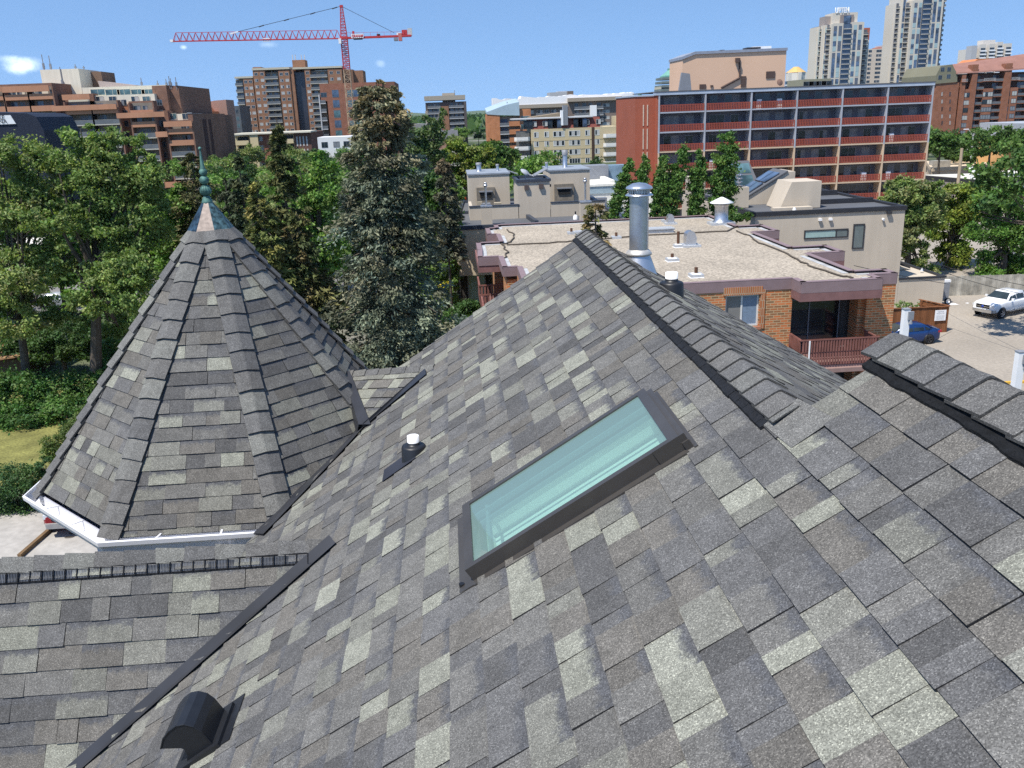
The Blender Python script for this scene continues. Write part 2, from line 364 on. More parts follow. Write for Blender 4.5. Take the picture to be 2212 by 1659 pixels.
def caps(mb, A, B, lo, ro, expo, seed, h1=.02, h0=.003, th=.009, palk=1.0, wob=.0, prog=0.0):
    """bent cap shingles from A (tail) to B (butt), each lapping the next; lo/ro are the side offsets from crest to edge"""
    A = Vector(A); B = Vector(B); lo = Vector(lo); ro = Vector(ro); D = B-A; Ln = D.length; D.normalize()
    up = (-(lo.normalized()+ro.normalized())); up = (up-D*up.dot(D)).normalized()
    r = random.Random(seed); t = -expo*.3
    while t < Ln-.01:
        e = expo*r.uniform(.93, 1.07); t2 = min(t+e*1.0, Ln+.02)
        c = pick(r, .0); g = sum(c)/3; c = tuple((x*.40+g*.1+.062)*palk for x in c)
        sk = r.uniform(-wob, wob)
        def sect(tt, h):
            P = A+D*tt+up*h
            l = lo*(1+prog*tt)+D*sk; rr_ = ro*(1+prog*tt)-D*sk
            return [P+l, P+l*.55+up*.001, P+l*.07-up*.001, P+rr_*.07-up*.001, P+rr_*.55+up*.001, P+rr_]
        hN = h1*r.uniform(.85, 1.2)
        a = sect(max(t-expo*.25, -.02), h0); b = sect(t2, hN); bb = [p-up*th for p in b]; aa = [p-up*th for p in a]
        for i in range(5):
            c2 = tuple(x*(1.0) for x in c)
            mb.face([a[i], b[i], b[i+1], a[i+1]], 0, (*c2, 0), [(0,0)]*4)
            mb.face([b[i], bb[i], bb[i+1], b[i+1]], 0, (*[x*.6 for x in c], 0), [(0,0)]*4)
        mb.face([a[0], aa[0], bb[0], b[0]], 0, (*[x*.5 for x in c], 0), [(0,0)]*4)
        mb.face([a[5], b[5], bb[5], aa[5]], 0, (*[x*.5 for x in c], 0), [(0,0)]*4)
        t += e
def build_house():
    T = thing('shingled_house', 'house close below the camera with grey shingled roofs, an eight-sided turret and a skylight', 'house', (0, 0, -H))
    m = .667; h = 1.874; s1 = math.sqrt(1+m*m)
    # plane 1: courses run along +Y
    O1 = (0, 0, -h); U1 = (0, 1, 0); V1 = (1, 0, m)
    X = lambda x: x*s1
    vx = lambda y: -.86+(y-4.70)*2.085
    def pl(L): return [(y, X(x)) for x, y in L]
    P1 = [pl(L) for L in [
        [(-.28,7.0),(1.13,7.0),(1.13,7.9),(-.7,7.9),(-.7,7.6)],
        [(-.77,6.72),(1.13,6.72),(1.13,7.0),(-.28,7.0)],
        [(-1.62,5.9),(1.13,5.9),(1.13,6.72),(-.77,6.72)],
        [(-1.62,5.4),(1.13,5.4),(1.13,5.9),(-1.62,5.9)],
        [(-.86,4.72),(1.13,4.72),(1.13,5.4),(-1.62,5.4)],
        [(vx(3.83),3.83),(1.13,3.83),(1.13,4.72),(-.86,4.72)],
        [(vx(3.53),3.53),(.05,3.53),(.05,3.83),(vx(3.83),3.83)],
        [(.05,3.82),(.83,3.735),(.83,3.83),(.05,3.83)],
        [(.83,2.87),(1.13,2.87),(1.13,3.83),(.83,3.83)],
        [(-3.3,2.87),(.05,2.87),(.05,3.53),(-3.3,3.53)],
        [(.05,2.87),(.83,2.87),(.83,3.19),(.05,3.275)],
        [(-3.3,.1),(1.5,.1),(1.5,2.87),(-3.3,2.87)]]]
    mb = M(); e1 = .119*s1; v01 = 1.099*s1
    shingles(mb, O1, U1, V1, P1, e1, 11, v01)
    deck(mb, O1, U1, V1, P1)
    # butt end of the higher near part of the roof
    mb.slab([(1.13,2.868,m*1.13-h),(1.5,2.868,m*1.5-h),(1.62,2.868,-.90),(1.62,2.868,-1.40),(1.2,2.868,-1.14)], (0,-.02,0), 0, (.16,.16,.16,0))
    roof = mb.build('main_roof', SH, T)
    # plane 2: far side of the lower ridge
    mb = M()
    O2 = (1.2, 0, -1.078); U2 = (0, 1, 0); V2 = (-1, 0, .61); s2 = math.sqrt(1+.61**2)
    P2 = [[(0, -4.2*s2), (7.88, -4.2*s2), (7.88, 0), (0, 0)]]
    shingles(mb, O2, U2, V2, P2, .143, 23, 0); deck(mb, O2, U2, V2, P2)
    mb.build('back_slope', SH, T)
    mb = M(); O3 = (1.545, 0, -.845)
    P3 = [[(0, -4.0*s2), (2.86, -4.0*s2), (2.86, 0), (0, 0)]]
    shingles(mb, O3, U2, V2, P3, .143, 29, 0); deck(mb, O3, U2, V2, P3)
    mb.slab([(1.545,2.86,-.85),(5,2.86,-2.96),(5,2.86,-3.44),(1.545,2.86,-1.3)], (0,-.02,0), 0, (.16,.16,.16,0))
    mb.build('near_back_slope', SH, T)
    # ridges: vent strip, caps
    mb = M(); caps(mb, (1.20,7.93,-1.048), (1.20,2.90,-1.048), (-.095,0,-.0600), (.092,0,-.054), .150, 5, h1=.013, h0=.001, th=.007)
    mb.face([(1.09,2.93,-1.125),(1.21,2.93,-1.03),(1.25,2.70,-1.028),(1.105,2.70,-1.125)], 0, (.15,.148,.14,0), [(0,0)]*4)
    mb.build('ridge_cap', SH, T)
    mb = M(); caps(mb, (1.556,2.93,-.806), (1.556,.3,-.806), (-.112,0,-.070), (.085,0,-.052), .155, 8, h1=.014, h0=.002, th=.009, wob=.006)
    mb.slab([(1.50,2.90,-.89),(1.62,2.90,-.89),(1.59,2.90,-.835),(1.556,2.90,-.815),(1.5,2.90,-.86)], (0,-2.7,0), 0, (.02,.02,.02,0))
    mb.build('near_ridge_cap', SH, T)
    VENT = mat('vent_black', (.010,.011,.014), .75, var=.3, scale=25, bump=.8, bscale=90)
    mb = M(); y = 7.9; r = random.Random(3)
    while y > 2.93:
        y2 = max(y-.082, 2.93); w = r.uniform(-.003,.003)
        mb.slab([(1.080+w,y,m*1.080-h+.006),(1.080+w,y2+.003,m*1.080-h+.006),(1.15,y2+.003,m*1.15-h+.008),(1.15,y,m*1.15-h+.008)], (-.003,0,.013)); y -= .082
    mb.slab([(1.12,2.93,-1.15),(1.28,2.93,-1.15),(1.24,2.93,-1.09),(1.2,2.93,-1.068),(1.15,2.93,-1.1)], (0,4.95,0))
    mb.build('ridge_vent', VENT, T)
    mb = M(); n = 60; row = []
    for i in range(n+1):
        y = 2.90-i*2.6/n; w = .004*math.sin(i*.35)+.002*math.sin(i*1.3+1)+r.uniform(-.0015,.0015)
        xa = 1.428-w
        row.append([(xa,y,m*xa-h+.002),(xa-.003,y,m*xa-h+.016),(1.475,y,m*1.475-h+.020),(1.52,y,m*1.50-h+.012)])
    for i in range(n):
        for k in range(3): mb.face([row[i][k],row[i+1][k],row[i+1][k+1],row[i][k+1]])
    mb.face(row[0]); mb.face(row[-1][::-1])
    mb.build('near_ridge_vent', mat('mesh_vent_black', (.008,.009,.011), .95, var=.5, scale=40, bump=1.0, bscale=120), T)
    # dormer below left: steep front slope, ridge along X
    k = 1.38; sk = math.sqrt(1+k*k); yr = 4.755; zr = -2.448+k*(yr-4.703)
    Od = (0, yr, zr); Ud = (1, 0, 0); Vd = (0, 1, k)
    # valley line on this plane: x = -.86 at y 4.703 ; x=-2.11 at 4.099 (+ strip width)
    vxx = lambda y: vx(y)-.035
    def pd(L): return [(x, (y-yr)*sk-(.03 if y == yr else 0)) for x, y in L]
    Pd = [pd([(-5.2, yr), (vxx(yr), yr), (vxx(3.3), 3.3), (-5.2, 3.3)])]
    mb = M(); shingles(mb, Od, Ud, Vd, Pd, .128, 41, 0, wmin=.1, wmax=.28); deck(mb, Od, Ud, Vd, Pd)
    Ob = (0, yr, zr); Pb = [[(-5.2, -.03), (-.85, -.03), (-1.9, -.75), (-5.2, -.75)]]
    shingles(mb, Ob, (-1, 0, 0), (0, -1, k), [[(-a, b) for a, b in Pb[0]]], .128, 43, 0)
    deck(mb, Ob, (-1, 0, 0), (0, -1, k), [[(-a, b) for a, b in Pb[0]]])
    mb.build('dormer_roof', SH, T)
    mb = M(); caps(mb, (-.84,yr-.004,zr-.010), (-5.2,yr-.004,zr+.022), (0,-.060,-.074), (0,.062,-.088), .172, 61, h1=.018, h0=.004, th=.007, wob=.010)
    mb.build('dormer_ridge_cap', SH, T)
    # its vent: black rail with little louvre windows
    mb = M(); yv = yr-.068; zv = zr-.082
    for (ya, za, yb, zb) in ((yv-.026, zv-.034, yv-.016, zv-.024), (yv+.008, zv+.016, yv+.016, zv+.024)):
        mb.box(-5.2, -.93, ya, yb, za, zb, 0)
    x = -.95
    while x > -5.1:
        mb.slab([(x,yv-.022,zv-.03),(x-.005,yv-.022,zv-.03),(x-.005,yv+.010,zv+.02),(x,yv+.010,zv+.02)], (0,-.008,.006), 0)
        for j in range(7): mb.slab([(x-.012-j*.0085,yv-.018,zv-.026),(x-.0155-j*.0085,yv-.018,zv-.026),(x-.0155-j*.0085,yv+.006,zv+.014),(x-.012-j*.0085,yv+.006,zv+.014)], (0,-.003,.002), 1)
        x -= .066
    mb.slab([(-5.2,yv-.018,zv-.028),(-.93,yv-.018,zv-.028),(-.93,yv+.012,zv+.02),(-5.2,yv+.012,zv+.02)], (0,.01,-.003), 2)
    mb.build('dormer_ridge_vent', [VENT, mat('louvre_grey', (.15,.155,.165), .35, metal=.5, var=.6, scale=9), mat('louvre_back', (.09,.095,.1), .5, var=.4, scale=12)], T)
    # valley strips
    STRIP = mat('valley_metal', (.026,.028,.035), .5, metal=.1, var=.35, scale=3.5, spec=.5)
    def ribbon(mb, a, b, c, wl, wr, dl, dr, n=10, lift=.012):
        """V shaped strip from a to b; dl/dr side directions"""
        a = Vector(a); b = Vector(b)
        for i in range(n):
            p = a.lerp(b, i/n); q = a.lerp(b, (i+1)/n)
            L0 = Vector(dl)*wl; R0 = Vector(dr)*wr; z = Vector((0,0,lift))
            mb.face([p+L0+z, p+z*.8, q+z*.8, q+L0+z]); mb.face([p+z*.8, p+R0+z, q+R0+z, q+z*.8])
    mb = M()
    a = Vector((-.80,4.73,m*-.80-h)); b = Vector((-3.3, 4.70+(-3.3+.86)/2.085, m*-3.3-h)); dirv = (b-a).normalized()
    n1 = Vector((-m,0,1)).normalized(); nd = Vector((0,-k,1)).normalized()
    dr = dirv.cross(n1); dr = dr if dr.x > 0 else -dr
    dl = dirv.cross(nd); dl = dl if dl.x < 0 else -dl
    ribbon(mb, a, b, 0, .045, .060, dl, dr, lift=.026)
    mb.build('valley_flashing', STRIP, T)
    # saddle between turret and main roof
    A_ = Vector((-1.0,7.60,-2.185)); B_ = Vector((-.25,7.08,-2.035)); C_ = Vector((-.785,6.705,-2.385))
    Us = (B_-A_).normalized(); Ns = (B_-A_).cross(C_-A_).normalized(); Ns = Ns if Ns.z > 0 else -Ns
    Vs = Ns.cross(Us).normalized()
    cu, cv = (C_-A_).dot(Us), (C_-A_).dot(Vs)
    mb = M(); Ps = [[(0,0),((B_-A_).length,0),(cu,cv)]]
    shingles(mb, A_, Us, Vs, Ps, .118, 53, 0); deck(mb, A_, Us, Vs, Ps)
    mb.slab([A_,B_,Vector((-.45,7.75,-2.22)),Vector((-1.0,8.1,-2.5))], (0,0,-.03), 0, (.15,.15,.15,0))
    caps(mb, A_+Vector((-.02,.0,.012)), B_+Vector((.03,-.02,.03)), (-.02,-.05,-.045), (.03,.05,-.045), .15, 71, h1=.014)
    mb.build('saddle_roof', SH, T)
    def facet(x, y, ang):
        nx, ny = math.cos(ang), math.sin(ang); v = at(x, y, 1.0); kk = 2.26/1.53
        return v*((-.64+kk*(-2.05*nx+7.68*ny))/(v.z+kk*(v.x*nx+v.y*ny)))
    def mpl(x, y): v = at(x, y, 1.0); return v*(-h/(v.z-m*v.x))
    mb = M()
    def skirt(L, R):
        for i in range(len(L)-1):
            mb.face([L[i], R[i], R[i+1], L[i+1]])
            mb.face([L[i]-Vector((0,0,.01)), L[i+1]-Vector((0,0,.01)), R[i+1]-Vector((0,0,.012)), R[i]-Vector((0,0,.012))])
    rp = [mpl(x, y)+n1*.022 for x, y in ((924,812),(791,924),(745,975),(660,1067),(610,1120),(573,1158))]
    sa = math.radians(-45)
    lp = [Vector((-.33,7.04,-2.05))]+[facet(x, y, sa)+Vector((-.01,.02,-.01)) for x, y in ((764,934),(716,986),(632,1067),(582,1120),(548,1152))]
    lp[0] = B_+Vector((-.045,-.02,.008)); mid = C_+Vector((-.02,.0,.03))
    skirt([lp[0], mid], [rp[0], rp[1]]); skirt(lp[1:], rp[1:]); skirt([mid, lp[1]], [rp[1], rp[1]+Vector((0,0,.002))])
    mb.slab([A_+Ns*.02-Us*.05, A_+Ns*.02+Us*.03, C_+Ns*.02+Us*.07, C_+Ns*.02-Us*.06], Ns*.006)
    mb.slab([A_+Ns*.02-Us*.05, C_+Ns*.02-Us*.06, C_-Us*.16-Ns*.10, A_-Us*.12-Ns*.12], Ns*.006)
    mb.build('turret_valley_flashing', STRIP, T)
    # turret
    AX = Vector((-2.05, 7.68, 0)); za, ze, ap = -.64, -2.9, 1.53
    TR = mb = M()
    lines = []
    for q in range(8):
        t = q*math.pi/4; nx, ny = math.cos(t), math.sin(t)     # facet outward direction
        Uf = Vector((-ny, nx, 0)); Vf = Vector((-nx*ap, -ny*ap, za-ze)); sl = Vf.length
        Of = AX+Vector((nx*ap, ny*ap, ze)); hw = ap*math.tan(math.pi/8)
        tt = .885
        e_l = -.055 if q == 6 else 0.0; P = [(-hw, e_l), (hw, e_l), (hw*(1-tt), sl*tt), (-hw*(1-tt), sl*tt)]
        shingles(mb, Of, Uf, Vf, [P], .112, 80+q, -.008, wmin=.11, wmax=.31); deck(mb, Of, Uf, Vf, [P])
    tr = mb.build('turret_roof', SH, T)
    mb = M()
    for q in range(8):
        t = q*math.pi/4+math.pi/8; R = ap/math.cos(math.pi/8)
        top = AX+Vector((math.cos(t)*R*.10, math.sin(t)*R*.10, za+(ze-za)*.10)); bot = AX+Vector((math.cos(t)*R*1.015, math.sin(t)*R*1.015, ze-.03))
        # side directions lie in the two facets
        dirn = (bot-top).normalized()
        sides = []
        for dq in (0, 1):
            tf = (q+dq)*math.pi/4; nf = Vector((math.cos(tf)*(za-ze), math.sin(tf)*(za-ze), ap)).normalized()
            s_ = dirn.cross(nf).normalized(); tang = Vector((-math.sin(t), math.cos(t), 0))
            if (s_.dot(tang) > 0) != (dq == 1): s_ = -s_
            sides.append(s_*.105)
        lift = Vector((math.cos(t), math.sin(t), .6)).normalized()*.014
        caps(mb, top+lift, bot+lift, sides[0], sides[1], .168, 200+q, h1=.024, h0=.004, th=.012, wob=.008)
    mb.build('hip_cap', SH, tr)
    mb = M(); mats_c = [mat('patina_copper', (.06,.115,.13), .65, metal=.2, var=1.0, scale=26), mat('bare_copper', (.27,.22,.19), .6, metal=.15, var=.3, scale=28), mat('dark_copper', (.025,.05,.075), .45, metal=.4, var=.9, scale=24)]
    for q in range(8):
        t0 = q*math.pi/4-math.pi/8; t1 = t0+math.pi/4
        def ring(rr, z): return [AX+Vector((math.cos(t)*rr, math.sin(t)*rr, z)) for t in (t0, t1)]
        a, b = ring(.205, -.885); c, d = ring(.045, -.645)
        mi = {6: 1, 5: 2, 4: 2}.get(q, 0)
        mb.face([a, b, d, c], mi); e_, f_ = ring(.21, -.905); mb.face([e_, f_, b, a], mi)
    mb.build('copper_cap', mats_c, tr)
    FT = mat('verdigris', (.085,.18,.155), .65, metal=.2, var=.4, scale=30)
    mb = M()
    mb.lathe([(.0,-.66),(.047,-.655),(.045,-.64),(.038,-.62),(.028,-.60),(.022,-.592)], AX, 20)
    for zc, rr in ((-.548,.046), (-.463,.0385), (-.398,.033)):
        mb.lathe([(max(.010, rr*math.sin(math.pi*i/12)), zc-rr*math.cos(math.pi*i/12)) for i in range(13)], AX, 20)
    mb.lathe([(.022,-.37),(.019,-.36),(.006,-.225),(.006,-.22)], AX, 12)
    mb.lathe([(max(.001,.0145*math.sin(math.pi*i/8)), -.207-.0145*math.cos(math.pi*i/8)) for i in range(9)], AX, 14)
    for i in range(14):                                                   # gadroons on the lowest ball
        t = 2*math.pi*i/14; pts = [AX+Vector((math.cos(t), math.sin(t), 0))*(.047*math.sin(math.pi*j/8))+Vector((0,0,-.548-.047*math.cos(math.pi*j/8))) for j in range(1,8)]
        for a, b in zip(pts, pts[1:]): mb.beam(a, b, .004, .004)
    mb.build('finial', FT, tr)
    # gutter ring, fascia, soffit, wall
    mb = M(); gi, go = ap+.012, ap+.125
    def oc(r_, z, q): t = q*math.pi/4-math.pi/8; R = r_/math.cos(math.pi/8); return AX+Vector((math.cos(t)*R, math.sin(t)*R, z))
    secs = [(gi, -2.935), (gi, -3.03), (go-.04, -3.035), (go-.025, -2.99), (go, -2.965), (go+.004, -2.93), (go-.012, -2.925), (go-.012, -2.94), (go-.035, -2.99), (go-.045,-3.02), (gi+.006, -3.02), (gi+.006, -2.935)]
    for q in (3, 4, 5, 6):
        for i in range(len(secs)-1):
            (r0, z0), (r1, z1) = secs[i], secs[i+1]
            mb.face([oc(r0,z0,q), oc(r0,z0,q+1), oc(r1,z1,q+1), oc(r1,z1,q)])
    for f in (.3, .65):                                                # hangers across the trough
        for q in (4, 5, 6):
            p = oc(gi, -2.935, q).lerp(oc(gi, -2.935, q+1), f); o_ = oc(go, -2.932, q).lerp(oc(go, -2.932, q+1), f); mb.beam(p, o_, .014, .006)
    GW = mat('gutter_white', (.72,.72,.74), .4, var=.04)
    gt = mb.build('gutter', GW, T)
    mb = M(); mb.box(-1.86, -1.80, 6.02, 6.08, -6.0, -3.03); mb.box(-1.87, -1.79, 6.0, 6.09, -3.12, -3.03); mb.build('downspout', GW, gt)
    mb = M()
    for q in range(8):
        mb.face([oc(gi-.002,-3.12,q), oc(gi-.002,-3.12,q+1), oc(gi-.002,-2.93,q+1), oc(gi-.002,-2.93,q)])
        mb.face([oc(1.22,-3.125,q), oc(1.22,-3.125,q+1), oc(gi,-3.12,q+1), oc(gi,-3.12,q)])
        mb.face([oc(1.22,-H,q), oc(1.22,-H,q+1), oc(1.22,-3.12,q+1), oc(1.22,-3.12,q)])
    mb.build('turret_wall', mat('lilac_siding', (.50,.50,.58), .6, var=.05), T)
    mb = M(); mb.prism([(-1.45,-1),(5.2,-1),(5.2,7.6),(-1.45,7.6)], -H, -3.55); mb.prism([(-5.2,3.6),(-1.4,3.6),(-1.4,5.4),(-5.2,5.4)], -H, -4.2)
    mb.slab([(-1.45,7.55,-3.6),(5.2,7.55,-3.6),(1.2,7.55,-1.16)], (0,.05,0)); mb.slab([(-5.1,5.3,-4.3),(-5.1,4.0,-4.3),(-5.1,4.86,-2.6)], (.05,0,0))
    mb.build('wall', mat('house_siding', (.6,.57,.5), .7, var=.06, streak=.1), T)
    # skylight
    sk_ = bpy.data.objects.new('skylight', None); COL.objects.link(sk_); sk_.parent = T
    def q1(x, y, n): return Vector((x, y+(.435-x)*.11, m*x-h))+n1*n
    FR = mat('bronze_cladding', (.085,.078,.072), .42, metal=.45, var=.12, scale=6, spec=.5)
    mb = M(); x0, x1, y0, y1 = .012, .872, 3.19, 3.82; w = .032; w2=.036; zt = .072
    up = n1*(zt+.03)
    def fr(xa, xb, ya, yb, z0=-.03, z1=zt): mb.slab([q1(xa,ya,z0), q1(xb,ya,z0), q1(xb,yb,z0), q1(xa,yb,z0)], n1*(z1-z0))
    fr(x0, x1, y0, y0+w); fr(x0, x1, y1-w, y1); fr(x0, x0+w2, y0+w, y1-w); fr(x1-w2, x1, y0+w, y1-w)
    fr(x1-.004, x1+.022, y0-.015, y1+.015, -.03, .045)                     # head flashing box
    fr(x1+.022, x1+.035, y0-.03, y1+.03, -.01, .012); fr(x0-.06, x0, y0-.03, y1+.03, 0, .011)
    fr(x0, x1, y0-.035, y0, 0, .011); fr(x0, x1, y1, y1+.035, 0, .011)
    fr(x1-.10, x1+.02, y0-.006, y0, .0, zt+.004)
    mb.build('frame', FR, sk_)
    mb = M(); a = .004; mb.face([q1(x0+w2-a,y0+w-a,zt-.008), q1(x1-w2+a,y0+w-a,zt-.008), q1(x1-w2+a,y1-w+a,zt-.008), q1(x0+w2-a,y1-w+a,zt-.008)])
    gm, nt, b = newmat('skylight_glass'); N = nt.nodes.new; L = nt.links.new
    tr_ = N('ShaderNodeBsdfTransparent'); tr_.inputs[0].default_value = (.60,.83,.78,1); gl = N('ShaderNodeBsdfGlossy'); gl.inputs['Roughness'].default_value = .03; fz = N('ShaderNodeFresnel'); fz.inputs[0].default_value = 1.5
    dm = N('ShaderNodeBsdfDiffuse'); dm.inputs[0].default_value = (.29,.44,.41,1); m0 = N('ShaderNodeMixShader'); m0.inputs[0].default_value = .42; L(tr_.outputs[0], m0.inputs[1]); L(dm.outputs[0], m0.inputs[2])
    mx = N('ShaderNodeMixShader'); L(fz.outputs[0], mx.inputs[0]); L(m0.outputs[0], mx.inputs[1]); L(gl.outputs[0], mx.inputs[2]); L(mx.outputs[0], nt.nodes['Material Output'].inputs[0])
    mb.build('glass', gm, sk_)
    mb = M(); WL = mat('shaft_paint', (.80,.82,.78), .85, var=.05, scale=5)
    xa, xb, ya, yb = x0+.03, x1-.03, y0+.03, y1-.03; d = -.15
    A = [q1(xa,ya,.05), q1(xb,ya,.05), q1(xb,yb,.05), q1(xa,yb,.05)]; Bq = [q1(xa-.0,ya,d), q1(xb,ya,d), q1(xb,yb,d), q1(xa,yb,d)]
    for i in range(4): mb.face([A[i], A[(i+1) % 4], Bq[(i+1) % 4], Bq[i]])
    mb.face(Bq)
    # dark bars added for the frame edge's shadow and reflection lines in the glass
    mb.slab([q1(xa,yb-.05,.03), q1(xb,yb-.05,.03), q1(xb,yb-.062,.03), q1(xa,yb-.062,.03)], -n1*.025, 1)
    mb.slab([q1(xa,yb-.085,.0), q1(xb,yb-.085,.0), q1(xb,yb-.097,.0), q1(xa,yb-.097,.0)], -n1*.02, 1)
    mb.slab([q1(xa+.05,ya,.02), q1(xa+.062,ya,.02), q1(xa+.062,yb,.02), q1(xa+.05,yb,.02)], -n1*.02, 1)
    mb.build('light_shaft', [WL, mat('shaft_rail', (.16,.2,.22), .6, var=.05)], sk_)
    mb = M(); p = q1(x0-.045,y0+.02,.02); mb.tube(p, p+Vector((0,0,-.035)), .012, .009, 8); mb.build('latch', BLACKP, sk_)
    # plumbing vent on the left slope
    def pvent(cx, cy, zs, ztop, rp, rb, hb, slope):
        v = bpy.data.objects.new('plumbing_vent', None); COL.objects.link(v); v.parent = T
        mb = M(); mb.lathe([(rp-.006,zs),(rp,zs),(rp,ztop),(rp-.006,ztop),(rp-.006,ztop-.08),(.0,ztop-.08)], (cx,cy,0), 24); mb.build('pipe', WHITE, v)
        mb = M(); mb.lathe([(rb*1.12,zs-.15),(rb,zs+hb*.9),(rb*.93,zs+hb),(rp*1.35,zs+hb*1.07),(rp*1.05,zs+hb*1.07),(rp,zs+hb*1.3)], (cx,cy,0), 28); mb.build('boot', BLACKP, v)
        return v
    pv = pvent(-.325, 5.27, -2.10, -1.955, .038, .078, .08, m)
    mb = M(); f1 = [(-.10,.11),(.07,.11),(.07,-.12),(-.19,-.12),(-.19,.02)]
    mb.slab([Vector((-.325+a, 5.27+b_*.8, m*(-.325+a)-h))+n1*.013 for a, b_ in ((.02,.11),(.02,-.13),(-.20,-.13),(-.20,.11))], n1*.002); mb.build('flange', mat('vent_flange', (.03,.033,.045), .5, var=.2), pv)
    pvent(1.54, 6.1, -1.30, -1.14, .045, .085, .09, -.61)
    # metal flue
    v = bpy.data.objects.new('flue', None); COL.objects.link(v); v.parent = T
    c = (1.6, 7.50, 0)
    mb = M(); mb.lathe([(.082,-1.25),(.082,-.72)], c, 28); mb.lathe([(.078,-.72),(.078,-.66)], c, 24); mb.beam((c[0]+.058,c[1]-.058,-1.2), (c[0]+.058,c[1]-.058,-.74), .006, .004); mb.build('pipe', GALV, v)
    mb = M(); mb.lathe([(.0,-.618),(.06,-.628),(.105,-.652),(.118,-.668),(.108,-.676),(.0,-.668)], c, 28)
    mb.lathe([(.084,-.735),(.118,-.728),(.118,-.722),(.086,-.705),(.084,-.705)], c, 28)
    for i in range(20):
        t = 2*math.pi*i/20; mb.beam((c[0]+.088*math.cos(t), c[1]+.088*math.sin(t), -.71), (c[0]+.088*math.cos(t), c[1]+.088*math.sin(t), -.67), .012, .004)
    mb.build('rain_cap', mat('bright_steel', (.7,.71,.73), .3, metal=.9, var=.1, scale=9), v)
    mb = M(); mb.lathe([(.085,-1.185),(.09,-1.19),(.112,-1.215),(.112,-1.232),(.086,-1.238)], c, 28); mb.build('storm_collar', mat('weathered_steel', (.62,.60,.56), .55, metal=.6, var=.25, scale=18), v)
    mb = M(); mb.lathe([(.098,-1.235),(.24,-1.62)], c, 32); mb.build('flashing_cone', GALV, v)
    # black roof hood lower left: barrel with its mouth down the slope
    Q = lambda a, b: ((460+a/5.53)*.6777, (2150+b/5.53)*.6777)
    side = [(290,1310),(330,1130),(430,1000),(560,905),(700,880),(870,920),(1000,1010),(1150,1180),(1290,1330),(790,1630),(750,1560),(755,1420),(700,1320),(640,1300)]
    yn = 3.33
    S0 = [at(*Q(*p), yn) for p in side]
    mb = M(); dy = Vector((0,.235,0)); S1 = [p+dy for p in S0]
    mb.face(S0[:9]+[S0[10],S0[11],S0[12],S0[13]][0:4]); mb.face(S1[::-1])
    for i in range(len(S0)):
        j = (i+1) % len(S0)
        if i not in (10, 11, 12): mb.face([S0[j], S0[i], S1[i], S1[j]], sm=(i < 7))
    for a, b in zip(S0[:8], S0[1:9]): mb.tube(a, b, .004, seg=6)
    hood = mb.build('hood', BLACKP, None) ; 
    me = hood.data; off = hood.location.copy(); bpy.data.objects.remove(hood)
    hv = bpy.data.objects.new('roof_hood_vent', None); COL.objects.link(hv); hv.parent = T
    ho = bpy.data.objects.new('hood', me); COL.objects.link(ho); ho.parent = hv; ho.location = off
    mb = M()
    q0 = lambda x, y, n: Vector((x, y, m*x-h))+n1*n
    def fl(xa, xb, ya, yb, z0, z1): mb.slab([q0(xa,ya,z0), q0(xb,ya,z0), q0(xb,yb,z0), q0(xa,yb,z0)], n1*(z1-z0))
    xs = S0[8].x; xl = S0[9].x
    fl(xl-.03, xs+.03, yn-.03, yn+.26, .006, .028); fl(xl-.07, xs+.07, yn-.02, yn+.30, .004, .012)
    mb.build('flange', BLACKP, hv)
    return T
HOUSE = build_house()
# ---------------------------------------------------------------- setting
def zm(ox, oy, sc): return lambda x, y: ((ox+x/sc)*.67770, (oy+y/sc)*.67770)
z1 = zm(0,0,2.765); z2 = zm(700,0,2.765); z3 = zm(1300,200,2.765); z4 = zm(2000,0,3.16); z5 = zm(2564,0,3.16); z6 = zm(1800,700,2.765)
z6b = zm(1400,500,2.765); z7 = zm(2000,500,3.16); z7b = zm(2464,900,2.765); z8 = zm(2564,500,3.16)
CONC = mat('concrete', (.36,.34,.31), .9, var=.12, scale=.5, fine=.08, fscale=3)
ASPH = mat('asphalt_lot', (.31,.275,.23), .95, var=.13, scale=.16, fine=.10, fscale=5)
GRASS = mat('grass', (.085,.115,.035), .95, var=.35, scale=.5, fine=.2, fscale=6)
GREY_ROOF = mat('grey_membrane', (.10,.105,.115), .9, var=.12, scale=.3, fine=.05)
def structure(name, mb, m, label=None):
    o = mb.build(name, m); o['kind'] = 'structure'; return o
